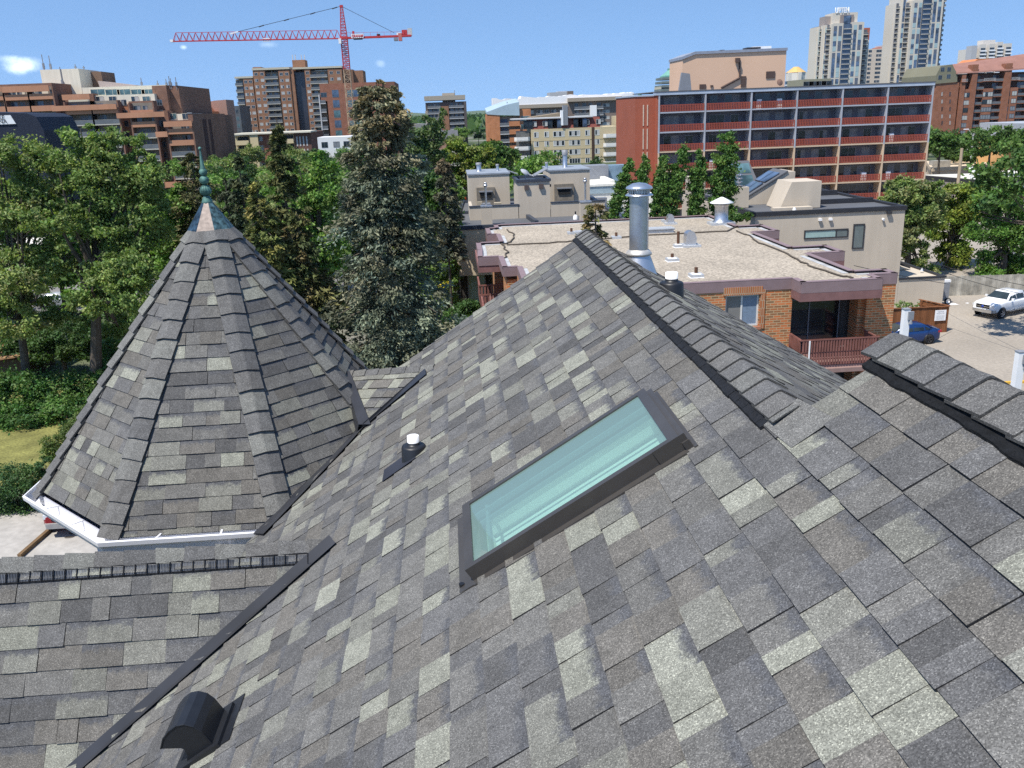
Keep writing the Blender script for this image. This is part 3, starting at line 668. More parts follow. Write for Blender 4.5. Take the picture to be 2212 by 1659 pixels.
def setting():
    mb = M(); n = 64
    ring = [[(r*math.sin(2*math.pi*i/n), 400+r*math.cos(2*math.pi*i/n), -H) for i in range(n)] for r in (120, 900, 3600)]
    mb.face(ring[0][::-1])
    for a, b in zip(ring, ring[1:]):
        for i in range(n): mb.face([a[i], a[(i+1) % n], b[(i+1) % n], b[i]])
    g, nt, b = newmat('ground_cover'); N = nt.nodes.new; L = nt.links.new
    tc = N('ShaderNodeTexCoord'); nz = N('ShaderNodeTexNoise'); nz.inputs['Scale'].default_value = .035; nz.inputs['Detail'].default_value = 8; L(tc.outputs['Object'], nz.inputs[0])
    cr = N('ShaderNodeValToRGB'); e = cr.color_ramp.elements; e[0].position = .40; e[0].color = (.04,.06,.022,1); e[1].position = .62; e[1].color = (.20,.19,.165,1); q = e.new(.52); q.color = (.07,.09,.035,1)
    L(nz.outputs['Fac'], cr.inputs[0]); L(cr.outputs[0], b.inputs['Base Color']); b.inputs['Roughness'].default_value = .95
    structure('ground', mb, g)
    mb = M(); mb.slab([(24.0,20,-H),(160,20,-H),(160,200,-H),(24.0,200,-H)], (0,0,.012)); structure('parking_lot', mb, ASPH)
    mb = M(); mb.slab([(-60,86,-H),(24,86,-H),(24,104,-H),(-60,104,-H)], (0,0,.016)); mb.slab([(-14,104,-H),(-2,104,-H),(4,420,-H),(-8,420,-H)], (0,0,.02)); mb.slab([(-90,150,-H),(-14,150,-H),(-14,168,-H),(-90,168,-H)], (0,0,.02)); structure('road', mb, mat('road_asphalt', (.20,.19,.18), .95, var=.12, scale=.2))
    # driveway under the turret, its edge board, lawn strip
    mb = M(); mb.slab([(-27,24,-H),(-6,24,-H),(-6,60,-H),(-20.0,60,-H),(-20.0,41,-H),(-27,41,-H)], (0,0,.02)); structure('driveway', mb, CONC)
    mb = M(); mb.slab([(-52,42,-H),(-21.0,42,-H),(-21.0,62,-H),(-52,62,-H)], (0,0,.014)); structure('lawn', mb, mat('dry_lawn', (.17,.165,.05), .95, var=.3, scale=.7, fine=.25, fscale=8))
    # far low hills
    mb = M(); r = random.Random(5); cols = 120
    base = []
    for i in range(cols+1):
        a = math.radians(-40+80*i/cols); R = 5200
        hz = 8+30*max(0, math.sin(i*.11+1.2))*.3+10*math.sin(i*.31)*.3+r.uniform(-1, 1)
        if a < math.radians(-1.5): hz += 8
        base.append((math.sin(a), math.cos(a), hz))
    for i in range(cols):
        a, b = base[i], base[i+1]
        rows = lambda p: [(p[0]*3600, p[1]*3600+200, -H-2), (p[0]*4200, p[1]*4200, -14+p[2]*.35), (p[0]*5200, p[1]*5200, -12+p[2]), (p[0]*6500, p[1]*6500, -12+p[2]*.9)]
        A, B = rows(a), rows(b)
        for k in range(3): mb.face([A[k], B[k], B[k+1], A[k+1]], sm=True)
    structure('hills', mb, mat('hill_green', (.085,.12,.06), .95, var=.25, scale=.004, fine=.25, fscale=.02))
    # painted bay lines in the lot
    mb = M()
    for i, (a, b) in enumerate((((2025,733),(2040,716)), ((1985,760),(2040,757)), ((2000,790),(2070,782)), ((2040,812),(2110,806)))):
        if i == 0: continue
        p = atz(*a, -H); q = atz(*b, -H); mb.beam((p.x,p.y,-H+.018), (q.x,q.y,-H+.018), .1, .004)
    o = mb.build('bay_marking', mat('worn_paint', (.5,.49,.45), .9, var=.2, scale=3)); o['kind'] = 'structure'
    # yellow kerb paint right edge
    p = atz(2195,828,-H); mb = M(); mb.box(p.x-1.0, p.x+3, p.y-.1, p.y+.12, -H, -H+.14); structure('kerb', mb, mat('kerb_yellow', (.6,.36,.05), .8, var=.15))
setting()
# ---------------------------------------------------------------- window and balcony pieces, shared meshes
PIECES = {}
def piece(key, build):
    if key not in PIECES:
        o = build(); PIECES[key] = o.data; bpy.data.objects.remove(o)
    return PIECES[key]
def put(T, name, me, x, y, z, rz=0.0, parent=None):
    o = bpy.data.objects.new(name, me); COL.objects.link(o); o.parent = parent or T
    o.location = (x-T.location.x, y-T.location.y, z+H-T.location.z)
    if parent is not None and parent is not T: o.location = Vector(o.location)-parent.location
    o.rotation_euler.z = rz
    return o
FRW = mat('frame_white', (.62,.62,.6), .6, var=.05); FRG = mat('frame_grey', (.22,.23,.25), .5, var=.08); FRD = mat('frame_dark', (.04,.04,.045), .5, var=.1)
BLIND = mat('window_blind', (.42,.42,.40), .8, var=.15, scale=1.5); CURT = mat('curtain_grey', (.20,.215,.235), .8, var=.25, scale=1.2)
GTEAL = glassmat('teal_glass', (.06,.11,.12), .1, .6); GBLUE = glassmat('blue_glass', (.05,.075,.12), .1, .7)
def winmesh(w, h, style='dark', fr=None, mull=1, sill=False, ft=.07, dep=.05):
    fr = fr or FRG; gl = {'dark': GLASS, 'teal': GTEAL, 'blue': GBLUE, 'blind': BLIND, 'curt': CURT}[style.split('+')[0]]
    gl2 = {'dark': GLASS, 'teal': GTEAL, 'blue': GBLUE, 'blind': BLIND, 'curt': CURT}[style.split('+')[-1]]
    def b():
        m = M()
        m.box(-w/2,-w/2+ft,-dep,.01,0,h,0); m.box(w/2-ft,w/2,-dep,.01,0,h,0); m.box(-w/2+ft,w/2-ft,-dep,.01,0,ft,0); m.box(-w/2+ft,w/2-ft,-dep,.01,h-ft,h,0)
        n = mull+1
        for i in range(n):
            xa = -w/2+ft+(w-2*ft)*i/n; xb = -w/2+ft+(w-2*ft)*(i+1)/n
            m.face([(xa,-.012,ft),(xb,-.012,ft),(xb,-.012,h-ft),(xa,-.012,h-ft)], 1+(i % 2))
            if i: m.box(xa-ft*.35, xa+ft*.35, -dep*.8, .0, ft, h-ft, 0)
        if sill: m.box(-w/2-.05, w/2+.05, -dep-.06, .0, -.07, 0, 0)
        return m.build('window', [fr, gl, gl2], None, local=True)
    return piece(('w', round(w,2), round(h,2), style, fr.name, mull, sill, ft), b)
def windows(T, spots, w, h, styles=('dark',), rz=0.0, seed=1, cap=100, name='window', **kw):
    """spots: (x, y, z) of each window's bottom middle on the wall face"""
    r = random.Random(seed); out = []
    spots = list(spots)
    cnt = T.get('_nwin', 0)
    rest = []
    for s in spots:
        me = winmesh(w, h, r.choice(styles), **kw)
        if cnt < cap: put(T, name, me, *s, rz=rz); cnt += 1
        else: rest.append((me, s))
    T['_nwin'] = cnt
    if rest:
        T.setdefault if False else None
        EXTRA.setdefault(T.name, [T, []])[1].extend([(me, s, rz) for me, s in rest])
EXTRA = {}
def flush_extra():
    """windows past the hundredth on one building, joined as one part"""
    for T, items in EXTRA.values():
        mb = M(); mats = []
        for me, s, rz in items:
            idx = []
            for mt in me.materials:
                if mt not in mats: mats.append(mt)
                idx.append(mats.index(mt))
            c, sn = math.cos(rz), math.sin(rz); n0 = len(mb.v)
            for v in me.vertices: mb.v.append((v.co.x*c-v.co.y*sn+s[0], v.co.x*sn+v.co.y*c+s[1], v.co.z+s[2]))
            for p in me.polygons:
                mb.f.append([n0+i for i in p.vertices]); mb.mi.append(idx[p.material_index]); mb.c.append(None); mb.uv.append(None); mb.sm.append(False)
        o = mb.build('window_grid', mats, T); o['kind'] = 'stuff'
    for o in bpy.data.objects:
        if '_nwin' in o: del o['_nwin']
E_ = math.pi/2      # rz that turns a south-facing piece to face +X
def rail_mesh(w, dep, style, hh=1.05, slab=.2, slabm=None, railm=None):
    """balcony: slab with a railing on its front; origin at the middle of the slab's front top edge, y grows inward"""
    def b():
        m = M(); m.box(-w/2, w/2, 0, dep, -slab, 0, 0)
        if style == 'solid': m.box(-w/2, w/2, -.02, .12, -slab*.9, hh, 1)
        elif style == 'glass':
            m.box(-w/2+.03, w/2-.03, .04, .06, .06, hh-.05, 1); m.box(-w/2, w/2, .02, .08, hh-.05, hh, 0)
        elif style == 'bars':
            m.box(-w/2, w/2, .02, .07, hh-.06, hh, 1); m.box(-w/2, w/2, .02, .07, .06, .12, 1)
            n = max(6, int(w/.14))
            for i in range(n): x = -w/2+w*(i+.5)/n; m.box(x-.015, x+.015, .03, .06, .1, hh-.05, 1)
        elif style == 'slats':
            n = int(w/.235)
            m.box(-w/2, w/2, .05, .11, hh-.10, hh, 1); m.box(-w/2, w/2, .05, .10, .10, .20, 1); m.box(-w/2, w/2, .05, .10, .5, .58, 1)
            for i in range(n):
                x = -w/2+w*(i+.5)/n; m.box(x-.068, x+.068, -.01, .05, .02, hh-.04, 1)
        return m.build('balcony', [slabm or CONC, railm or FRD], None, local=True)
    return piece(('b', round(w,2), dep, style, hh, slab, (slabm or CONC).name, (railm or FRD).name), b)
# ---------------------------------------------------------------- flat-roofed brick building next door
def pxz(q, Y): p = at(*q, Y); return p.x, p.z
def brick_building():
    T = thing('brick_building', 'low brick building with tan gravel roof, mauve metal edging and slatted balcony', 'apartment building', (11, 52, -H))
    zr = -8.15; MAUVE = mat('mauve_metal', (.23,.165,.17), .55, var=.08, scale=2); MPAINT = mat('mauve_wood', (.20,.105,.10), .7, var=.12, scale=3)
    BRK = brick('orange_brick', (.55,.17,.06), (.20,.115,.06), (.46,.34,.20), .36, .12, .016)
    GRAV = mat('tan_gravel', (.34,.295,.235), .95, var=.12, scale=.25, fine=.32, fscale=9)
    outl = [(3.3,40),(15.9,40),(15.9,38.9),(19.75,38.9),(19.75,40),(21.0,40),(21.0,41.2),(19.4,41.2),(19.4,46.7),(21.4,46.7),(21.4,49.2),(19.4,49.2),(19.4,55.8),(21.1,55.8),(21.1,59.0),(19.4,59.0),(19.4,65.6),(3.1,65.6),(3.1,63.9),(2.4,63.9),(2.4,60.4),(3.0,60.4),(3.0,56.7),(1.5,56.7),(1.5,53.5),(1.4,50.7),(2.6,50.7),(2.6,46.9),(3.4,46.9)]
    mb = M(); mb.prism(outl, zr-.35, zr-.03, 0, 0); mb.build('roof', GRAV, T)
    mb = M(); n = len(outl)
    for i in range(n):
        a = Vector((*outl[i], 0)); b = Vector((*outl[(i+1) % n], 0)); d = (b-a).normalized(); nn = Vector((-d.y, d.x, 0))
        w = .26
        mb.slab([a-nn*.04-d*.04, b-nn*.04+d*.04, b+nn*w, a+nn*w] and [Vector((p.x,p.y,zr+.10)) for p in (a-nn*.04-d*.05, b-nn*.04+d*.05, b+nn*w, a+nn*w)], (0,0,.03), 0)
        mb.slab([Vector((p.x,p.y,zr-.40)) for p in (a-nn*.035, b-nn*.035, b, a)], (0,0,.495), 0)
        mb.slab([Vector((p.x,p.y,zr-.03)) for p in (a+nn*w*.9, b+nn*w*.9, b+nn*(w+.25), a+nn*(w+.25))], (0,0,.025), 1)
    mb.build('parapet', [MAUVE, mat('cant_flashing', (.42,.43,.44), .7, var=.2, scale=1.5)], T)
    # deep fascia over balconies, both sides
    mb = M()
    for x0, x1, y0, y1 in ((15.87,19.78,38.87,40.3),(19.45,21.43,46.67,49.2),(19.45,21.13,55.78,59.0),(1.37,3.3,50.7,56.7),(2.37,3.2,60.4,63.95)):
        mb.box(x0, x1, y0, y1, zr-.80, zr-.36)
    mb.build('fascia', MPAINT, T)
    wb = M()
    def wallx(x0, x1, z0, z1, y0=40.0, t=.3): wb.box(x0, x1, y0, y0+t, z0, z1)
    zt = zr-.36
    # front wall with real openings: window (12.7..14.3) and balcony recess (15.9..19.45)
    wallx(3.3, 12.72, -H, zt); wallx(14.36, 15.95, -H, zt); wallx(12.72, 14.36, -8.72, zt); wallx(12.72, 14.36, -H, -10.27)
    wallx(19.62, 21.0, -H, zt)
    wb.box(19.62, 19.9, 40.3, 42, -H, zt); wb.box(15.7, 15.95, 40.3, 42, -H, zt)
    wb.box(3.35, 19.35, 42, 65.4, -H, zt)
    wb.box(19.35, 21.0, 40.3, 41.2, -H, zt); wb.box(2.8, 3.35, 47.0, 50.6, -H, zr-.6); wb.box(2.6, 3.35, 57.0, 60.0, -H, zr-.6)
    wb.build('wall', BRK, T)
    mb = M(); mb.box(12.6,14.48,39.94,40.0,-8.72,-8.34,0); mb.box(14.40,14.62,39.95,40.0,-10.4,-8.5,0)
    mb.build('lintel', brick('soldier_brick', (.42,.15,.06), (.36,.13,.055), (.40,.32,.22), .105, .38, .014), T)
    mb = M(); mb.box(12.64,14.44,39.86,40.1,-10.42,-10.27); mb.build('sill', mat('brick_sill', (.36,.16,.10), .8), T)
    w = bpy.data.objects.new('window', None); COL.objects.link(w); w.parent = T
    mb = M(); 
    for a, b_, c, d in ((12.72,12.80,-10.27,-8.72),(14.28,14.36,-10.27,-8.72),(12.8,14.28,-10.27,-10.19),(12.8,14.28,-8.80,-8.72),(13.5,13.58,-10.19,-8.8)): mb.box(a,b_,40.12,40.2,c,d)
    mb.build('frame', FRW, w)
    mb = M(); mb.box(12.8,13.5,40.16,40.17,-10.19,-8.8,0); mb.box(13.58,14.28,40.15,40.16,-10.19,-8.8,1)
    mb.build('pane', [mat('pane_screen', (.19,.185,.175), .4, var=.05, spec=.5), mat('pane_blue_blind', (.17,.23,.31), .35, var=.10, scale=9, spec=.5)], w)
    # recess: back wall, sliding doors, floors
    for zf in (-11.98, -14.9):
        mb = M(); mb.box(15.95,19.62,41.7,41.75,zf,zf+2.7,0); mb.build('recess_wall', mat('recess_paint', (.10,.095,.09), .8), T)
        d = bpy.data.objects.new('patio_door', None); COL.objects.link(d); d.parent = T
        mb = M(); 
        for x in (16.0, 17.45, 18.98): mb.box(x, x+.06, 41.58, 41.66, zf, zf+2.55)
        mb.box(16.0,19.04,41.58,41.66,zf+2.5,zf+2.56); mb.build('frame', FRG, d)
        mb = M(); mb.box(16.06,17.45,41.62,41.64,zf,zf+2.5,0); mb.box(17.51,18.98,41.60,41.62,zf,zf+2.5,0); mb.build('pane', GLASS, d)
        BW = mat('balcony_redwood', (.20,.085,.07), .75, var=.25, scale=2.5)
        bl = bpy.data.objects.new('balcony', None); COL.objects.link(bl); bl.parent = T
        mb = M(); mb.box(15.98,19.6,38.6,41.7,zf-.22,zf-.02); mb.box(15.9,19.0,38.35,38.9,zf-.32,zf-.12); mb.build('floor', mat('mauve_board', (.26,.17,.15), .7, var=.1), bl)
        mb = M(); y0 = 38.62
        for lo, hi in ((.02,.62),(.66,1.28)):
            n = 27
            for i in range(n):
                x = 15.98+3.6*(i+.5)/n; mb.box(x-.042, x+.042, y0-.08, y0-.03, zf+lo, zf+hi-.04)
            for i in range(9):
                y = y0+.05+.16*i; mb.box(15.90, 15.95, y-.045, y+.045, zf+lo, zf+hi-.04); mb.box(19.62, 19.67, y-.045, y+.045, zf+lo, zf+hi-.04)
        for z in (.30, .62, 1.24): mb.box(15.95,19.62,y0-.04,y0+.02,zf+z-.03,zf+z+.03); mb.box(15.95,16.0,y0,40.0,zf+z-.03,zf+z+.03); mb.box(19.56,19.62,y0,40.0,zf+z-.03,zf+z+.03)
        mb.box(15.88,19.70,y0-.09,y0+.05,zf+1.22,zf+1.27)
        mb.build('railing', BW, bl)
    mb = M(); mb.box(16.3,16.36,38.50,38.55,-11.9,-10.75); mb.build('laundry', WHITE, T, label='pale cloth hung inside the slatted balcony')
    # left side: stacked slatted balconies and a brick bay seen past the roof edge
    for zf in (-11.4, -14.2):
        for (ya, yb) in ((47.2,50.2),(53.6,56.6)):
            mb = M(); mb.box(1.5,3.3,ya,yb,zf-.2,zf,0)
            for i in range(14): y = ya+(yb-ya)*(i+.5)/14; mb.box(1.45,1.5,y-.06,y+.06,zf+.02,zf+1.15,1)
            for i in range(9): x = 1.5+1.8*(i+.5)/9; mb.box(x-.06,x+.06,ya-.05,ya,zf+.02,zf+1.15,1)
            mb.box(1.42,3.3,ya-.07,ya+.02,zf+1.1,zf+1.18,1); mb.box(1.42,1.52,ya,yb,zf+1.1,zf+1.18,1); mb.box(1.42,3.3,ya-.07,ya+.02,zf+.5,zf+.58,1)
            mb.build('side_balcony', [MPAINT, BW], T)
    # roof furniture
    ALU = mat('roof_aluminium', (.52,.54,.56), .5, metal=.4, var=.12, scale=5)
    def stack(name, x, y, parts):
        o = bpy.data.objects.new(name, None); COL.objects.link(o); o.parent = T
        for nm, m_, f in parts:
            mb = M(); f(mb, x, y); mb.build(nm, m_, o)
    def curb(s, t=.08): return lambda mb, x, y: mb.box(x-s, x+s, y-s, y+s, zr-.03, zr+t)
    RUST = mat('rust_pipe', (.10,.05,.03), .8, var=.3, scale=12)
    for a, b_, s, hp in ((450,1045,.32,.22),(690,1205,.32,.30),(510,905,.26,.75),(-560,0,.3,.2)):
        if a < 0: continue
        p = atz(*z7(a, b_), zr)
        stack('roof_pipe', p.x, p.y, [('curb', ALU, curb(s, .14)), ('collar', WHITE, lambda mb, x, y, s=s: mb.lathe([(s*1.5,-.02+zr),(s*.9,zr+.16),(.1,zr+.18)], (x,y,0), 4, off=.78, sm=False)), ('pipe', RUST, lambda mb, x, y, hp=hp: mb.tube((x,y,zr+.1), (x,y,zr+.16+hp), .085, seg=10))])
    for (q, s, hp) in ((z6b(1165,675), .28, .2), (z6b(1560,715), .3, .2), (z7(385,650), .3, .1)):
        p = atz(*q, zr)
        stack('roof_pipe', p.x, p.y, [('curb', ALU, curb(s, .12)), ('pipe', RUST, lambda mb, x, y, hp=hp: mb.tube((x,y,zr+.1), (x,y,zr+.16+hp), .085, seg=10))])
    for q, k in ((z7(630,895), 1.0), (z7(432,672), .75)):
        p = atz(*q, zr)
        def hood(mb, x, y, k=k):
            w = .32*k; pts = [(x-w, zr), (x-w, zr+.62*k)]+[(x-w+w*(1-math.cos(t))*.9, zr+.62*k+.3*k*math.sin(t)) for t in (.5, 1.0, 1.5, 2.0, 2.5)]+[(x+w, zr+.5*k), (x+w*.85, zr)]
            mb.slab([(a, y-w, b) for a, b in pts], (0, 2*w, 0))
        stack('roof_hood', p.x, p.y, [('curb', ALU, curb(.55*k, .09)), ('hood', GALV, hood)])
    p = atz(*z7(300,755), zr)
    stack('roof_hatch', p.x, p.y, [('curb', ALU, lambda mb, x, y: mb.box(x-1.05, x+1.0, y-.5, y+.5, zr-.03, zr+.16)), ('lid', GREY_ROOF, lambda mb, x, y: mb.box(x-1.12, x+1.08, y-.56, y+.56, zr+.17, zr+.20)), ('lid_top', ALU, lambda mb, x, y: mb.box(x-1.12, x+1.08, y-.56, y+.56, zr+.205, zr+.27))])
    p = atz(*z6b(1262,672), zr)
    stack('roof_hatch', p.x, p.y, [('curb', ALU, lambda mb, x, y: mb.box(x-.5, x+.4, y-.3, y+.3, zr-.03, zr+.16))])
    p = atz(*z7(942,675), zr)
    stack('roof_ventilator', p.x, p.y, [('curb', ALU, lambda mb, x, y: mb.box(x-.85, x+.85, y-.6, y+.6, zr-.03, zr+.15)), ('drum', GALV, lambda mb, x, y: mb.lathe([(.62,zr+.15),(.48,zr+.3),(.46,zr+1.2),(.56,zr+1.35)], (x,y,0), 20)), ('cap', WHITE, lambda mb, x, y: mb.lathe([(.8,zr+1.45),(.82,zr+1.5),(.1,zr+1.85),(0,zr+1.87)], (x,y,0), 20))])
    # cables lying on the gravel
    CB = mat('roof_cable', (.09,.075,.06), .9)
    def cable(pts):
        mb = M(); P = [atz(*q, zr+.03) for q in pts]; P2 = []
        r = random.Random(len(pts))
        for a, b_ in zip(P, P[1:]):
            for i in range(4): P2.append(a.lerp(b_, i/4)+Vector((r.uniform(-.1,.1), r.uniform(-.2,.2), 0)))
        P2.append(P[-1])
        for a, b_ in zip(P2, P2[1:]): mb.tube(a, b_, .045, seg=5)
        mb.build('roof_cable', CB, T)
    cable([z6b(600,770), z6b(900,760), z6b(1200,740), z7(0,800), z7(400,775), z7(1000,745), z7(1115,700)])
    cable([z7(1115,745), z7(1240,800), z7(1330,860), z7(1600,960), z7(1700,1030), z7(1900,1120), z7(2200,1205), z8(490,1215)])
    cable([z6b(590,640), z6b(665,680), z6b(640,740), z6b(560,770), z6b(600,840), z6b(575,890)])
brick_building()
STUC = mat('beige_stucco', (.50,.435,.35), .9, var=.05, scale=.4, fine=.03, streak=.05)
CREAM = mat('cream_stucco', (.60,.50,.36), .9, var=.05, scale=.4, streak=.05)
def beige_right():
    T = thing('stucco_house', 'beige stucco block with slot windows and a dark flat roof behind the brick building', 'apartment building', (30, 78, -H))
    zr = -8.45
    mb = M(); mb.prism([(24.1,69),(36.4,69),(36.4,89),(23.4,89)], -H, zr-.28); mb.build('wall', STUC, T)
    mb = M(); mb.prism([(24.25,69.2),(36.2,69.2),(36.2,88.8),(23.6,88.8)], zr-.3, zr-.15); mb.build('roof', GREY_ROOF, T)
    TR = mat('black_coping', (.03,.032,.038), .6, var=.1)
    mb = M(); mb.box(24.0,36.5,68.9,69.25,zr-.3,zr+.04); mb.box(36.15,36.5,69.25,89,zr-.3,zr+.04); mb.box(23.9,24.2,69.25,89,zr-.3,zr+.04); mb.box(24.2,36.15,88.7,89,zr-.3,zr+.04)
    mb.box(30.3,36.1,74,74.3,zr-.14,zr+.25); mb.box(24.3,36.0,81,81.3,zr-.14,zr+.3); mb.build('parapet', TR, T)
    # stair block with sloped side, skylight wedges
    mb = M(); mb.slab([(27.0,71.5,zr-.1),(30.4,71.5,zr-.1),(30.4,71.5,-6.4),(27.9,71.5,-6.4)], (0,3.2,0)); mb.box(26.2,29.4,70.6,71.4,zr-.14,zr+.1); mb.build('stair_block', STUC, T)
    for nm, dx, x0, yy in (('skylight_wedge', 0, 25.4, 76.0), ('skylight_wedge', 1, 24.2, 79.0)):
        o = bpy.data.objects.new(nm, None); COL.objects.link(o); o.parent = T
        mb = M(); 
        if not dx: mb.slab([(x0,yy,zr-.14),(x0+4.5,yy,zr-.14),(x0+4.5,yy,-5.9),(x0+3.9,yy,-5.9),(x0,yy,zr+.25)], (0,3.4,0)); mb.build('wall', STUC, o)
        else: mb.slab([(x0+1.4,yy,zr-.14),(x0+3.6,yy,zr-.14),(x0+3.6,yy+2.6,zr-.14),(x0+1.4,yy+2.6,zr-.14)], (0,0,1.0)); mb.build('wall', STUC, o)
        mb = M()
        if not dx:
            mb.slab([(x0-.1,yy-.1,zr+.27),(x0+3.85,yy-.1,-5.88),(x0+3.85,yy+3.5,-5.88),(x0-.1,yy+3.5,zr+.27)], (-.06,0,.08)); mb.build('slope', GREY_ROOF, o)
            for k in (0, 1):
                mb = M(); a = .2+k*.36; b_ = a+.32; P = lambda t, y: (x0-.2+3.95*t, y, zr+.37+(-5.78-zr-.37+.0)*t+.02)
                for j in (0, 1): y0 = yy+.4+j*1.4; mb.slab([P(a,y0),P(b_,y0),P(b_,y0+1.25),P(a,y0+1.25)], (-.05,0,.07))
                mb.build('pane', GBLUE, o)
        else:
            ya, yb = yy-.1, yy+2.6; mb.slab([(x0+.0,ya,zr+.75),(x0+3.8,ya,zr+.75),(x0+3.4,yb,zr+3.2),(x0+.5,yb,zr+3.2)], (0,-.05,.08)); mb.slab([(x0+.0,ya,zr-.14),(x0+3.8,ya,zr-.14),(x0+3.8,ya,zr+.75),(x0,ya,zr+.75)], (0,.1,0)); mb.build('slope', GREY_ROOF, o)
            mb = M()
            for i in (0, 1):
                for j in (0, 1):
                    xa = x0+.5+i*1.5; t0 = .15+j*.4; f = lambda t: (ya+(yb-ya)*t, zr+.85+2.45*t)
                    (y0,za),(y1,zb) = f(t0), f(t0+.33); mb.slab([(xa,y0,za),(xa+1.3,y0,za),(xa+1.3,y1,zb),(xa,y1,zb)], (0,-.03,.05))
            mb.build('pane', GTEAL, o)
    mb = M()
    for x, y in ((24.7,73.7),(23.9,84.0),(24.4,87.0)): mb.box(x-.9,x+.4,y,y+1.2,zr-.1,zr+1.6)
    mb.build('chimney_box', STUC, T)
    mb = M()
    for x, y in ((24.4,74.2),(23.7,84.5)):
        for k in range(4): mb.lathe([(.12,zr+1.6+k*.3),(.3,zr+1.72+k*.3),(.1,zr+1.8+k*.3)], (x,y,0), 12)
    mb.build('chimney_cap', GALV, T)
    # slot windows on the front
    for nm, x0, x1, z0, z1, sp in (('window', 28.16,31.8,-10.72,-10.02, 30.75), ('window', 32.2,33.15,-11.7,-9.7,None)):
        o = bpy.data.objects.new(nm, None); COL.objects.link(o); o.parent = T
        mb = M(); f = .09
        mb.box(x0,x1,68.93,69.0,z0,z0+f); mb.box(x0,x1,68.93,69.0,z1-f,z1); mb.box(x0,x0+f,68.93,69.0,z0+f,z1-f); mb.box(x1-f,x1,68.93,69.0,z0+f,z1-f)
        if sp: mb.box(sp,sp+f,68.93,69.0,z0+f,z1-f)
        mb.build('frame', FRD, o)
        mb = M(); mb.box(x0+f,(sp or x1-f),68.97,68.99,z0+f,z1-f, 0)
        if sp: mb.box(sp+f,x1-f,68.97,68.99,z0+f,z1-f,1)
        mb.build('pane', [mat('pane_pale_teal', (.30,.42,.40), .15, var=.1, spec=.6) if sp else mat('pane_grey_green', (.13,.16,.16), .15, var=.1, spec=.6), mat('pane_grey_green', (.13,.16,.16), .15, var=.1, spec=.6)], o)
    mb = M(); mb.box(29.25,29.5,68.8,69,-9.3,-9.12); mb.box(30.1,30.35,68.8,69,-9.3,-9.12); mb.tube((34.6,69,-9.4),(34.6,68.8,-9.45),.1); mb.build('wall_vent', WHITE, T)
    mb = M(); mb.box(34.85,35.2,68.75,69,-9.0,-8.78); mb.build('floodlight', FRD, T)
    mb = M(); mb.lathe([(.16,zr-.15),(.14,zr+.05),(.05,zr+.2)], (27.2,71.8,0), 12); mb.lathe([(.16,zr-.15),(.14,zr+.05),(.05,zr+.2)], (27.6,69.9,0), 12); mb.build('roof_vent', WHITE, T)
    T2 = thing('stucco_annex', 'low beige stucco wing with a black roof edge beside the parking lot', 'building', (38, 74, -H))
    mb = M(); mb.box(36.42,40.35,69,84,-H,-14.45); mb.build('wall', STUC, T2)
    mb = M(); mb.box(36.4,40.45,68.92,69.2,-14.44,-14.3); mb.box(40.15,40.45,69.2,84,-14.44,-14.3); mb.build('parapet', TR, T2)
    mb = M(); mb.slab([(36.45,72,-14.4),(36.45,84,-14.4),(36.45,84,-12.6),(36.45,72,-13.0)], (.3,0,0)); mb.slab([(36.7,73,-14.4),(39.2,73,-14.4),(36.7,73,-13.1)], (0,9,0)); mb.build('upper_wall', STUC, T2)
    mb = M(); mb.slab([(36.3,72.9,-13.0),(39.4,72.9,-14.32),(39.4,84,-14.32),(36.3,84,-13.0)], (.03,0,.12)); mb.build('roof', TR, T2)
    mb = M(); mb.lathe([(.0,-14.0),(.18,-14.3)], (39.7,71.5,0), 4, sm=False); mb.build('roof_cowl', GALV, T2)
    mb = M(); mb.lathe([(.02,-12.9),(.13,-13.2),(.03,-13.35)], (37.15,72.9,0), 8); mb.build('wall_lamp', FRD, T2)
beige_right()
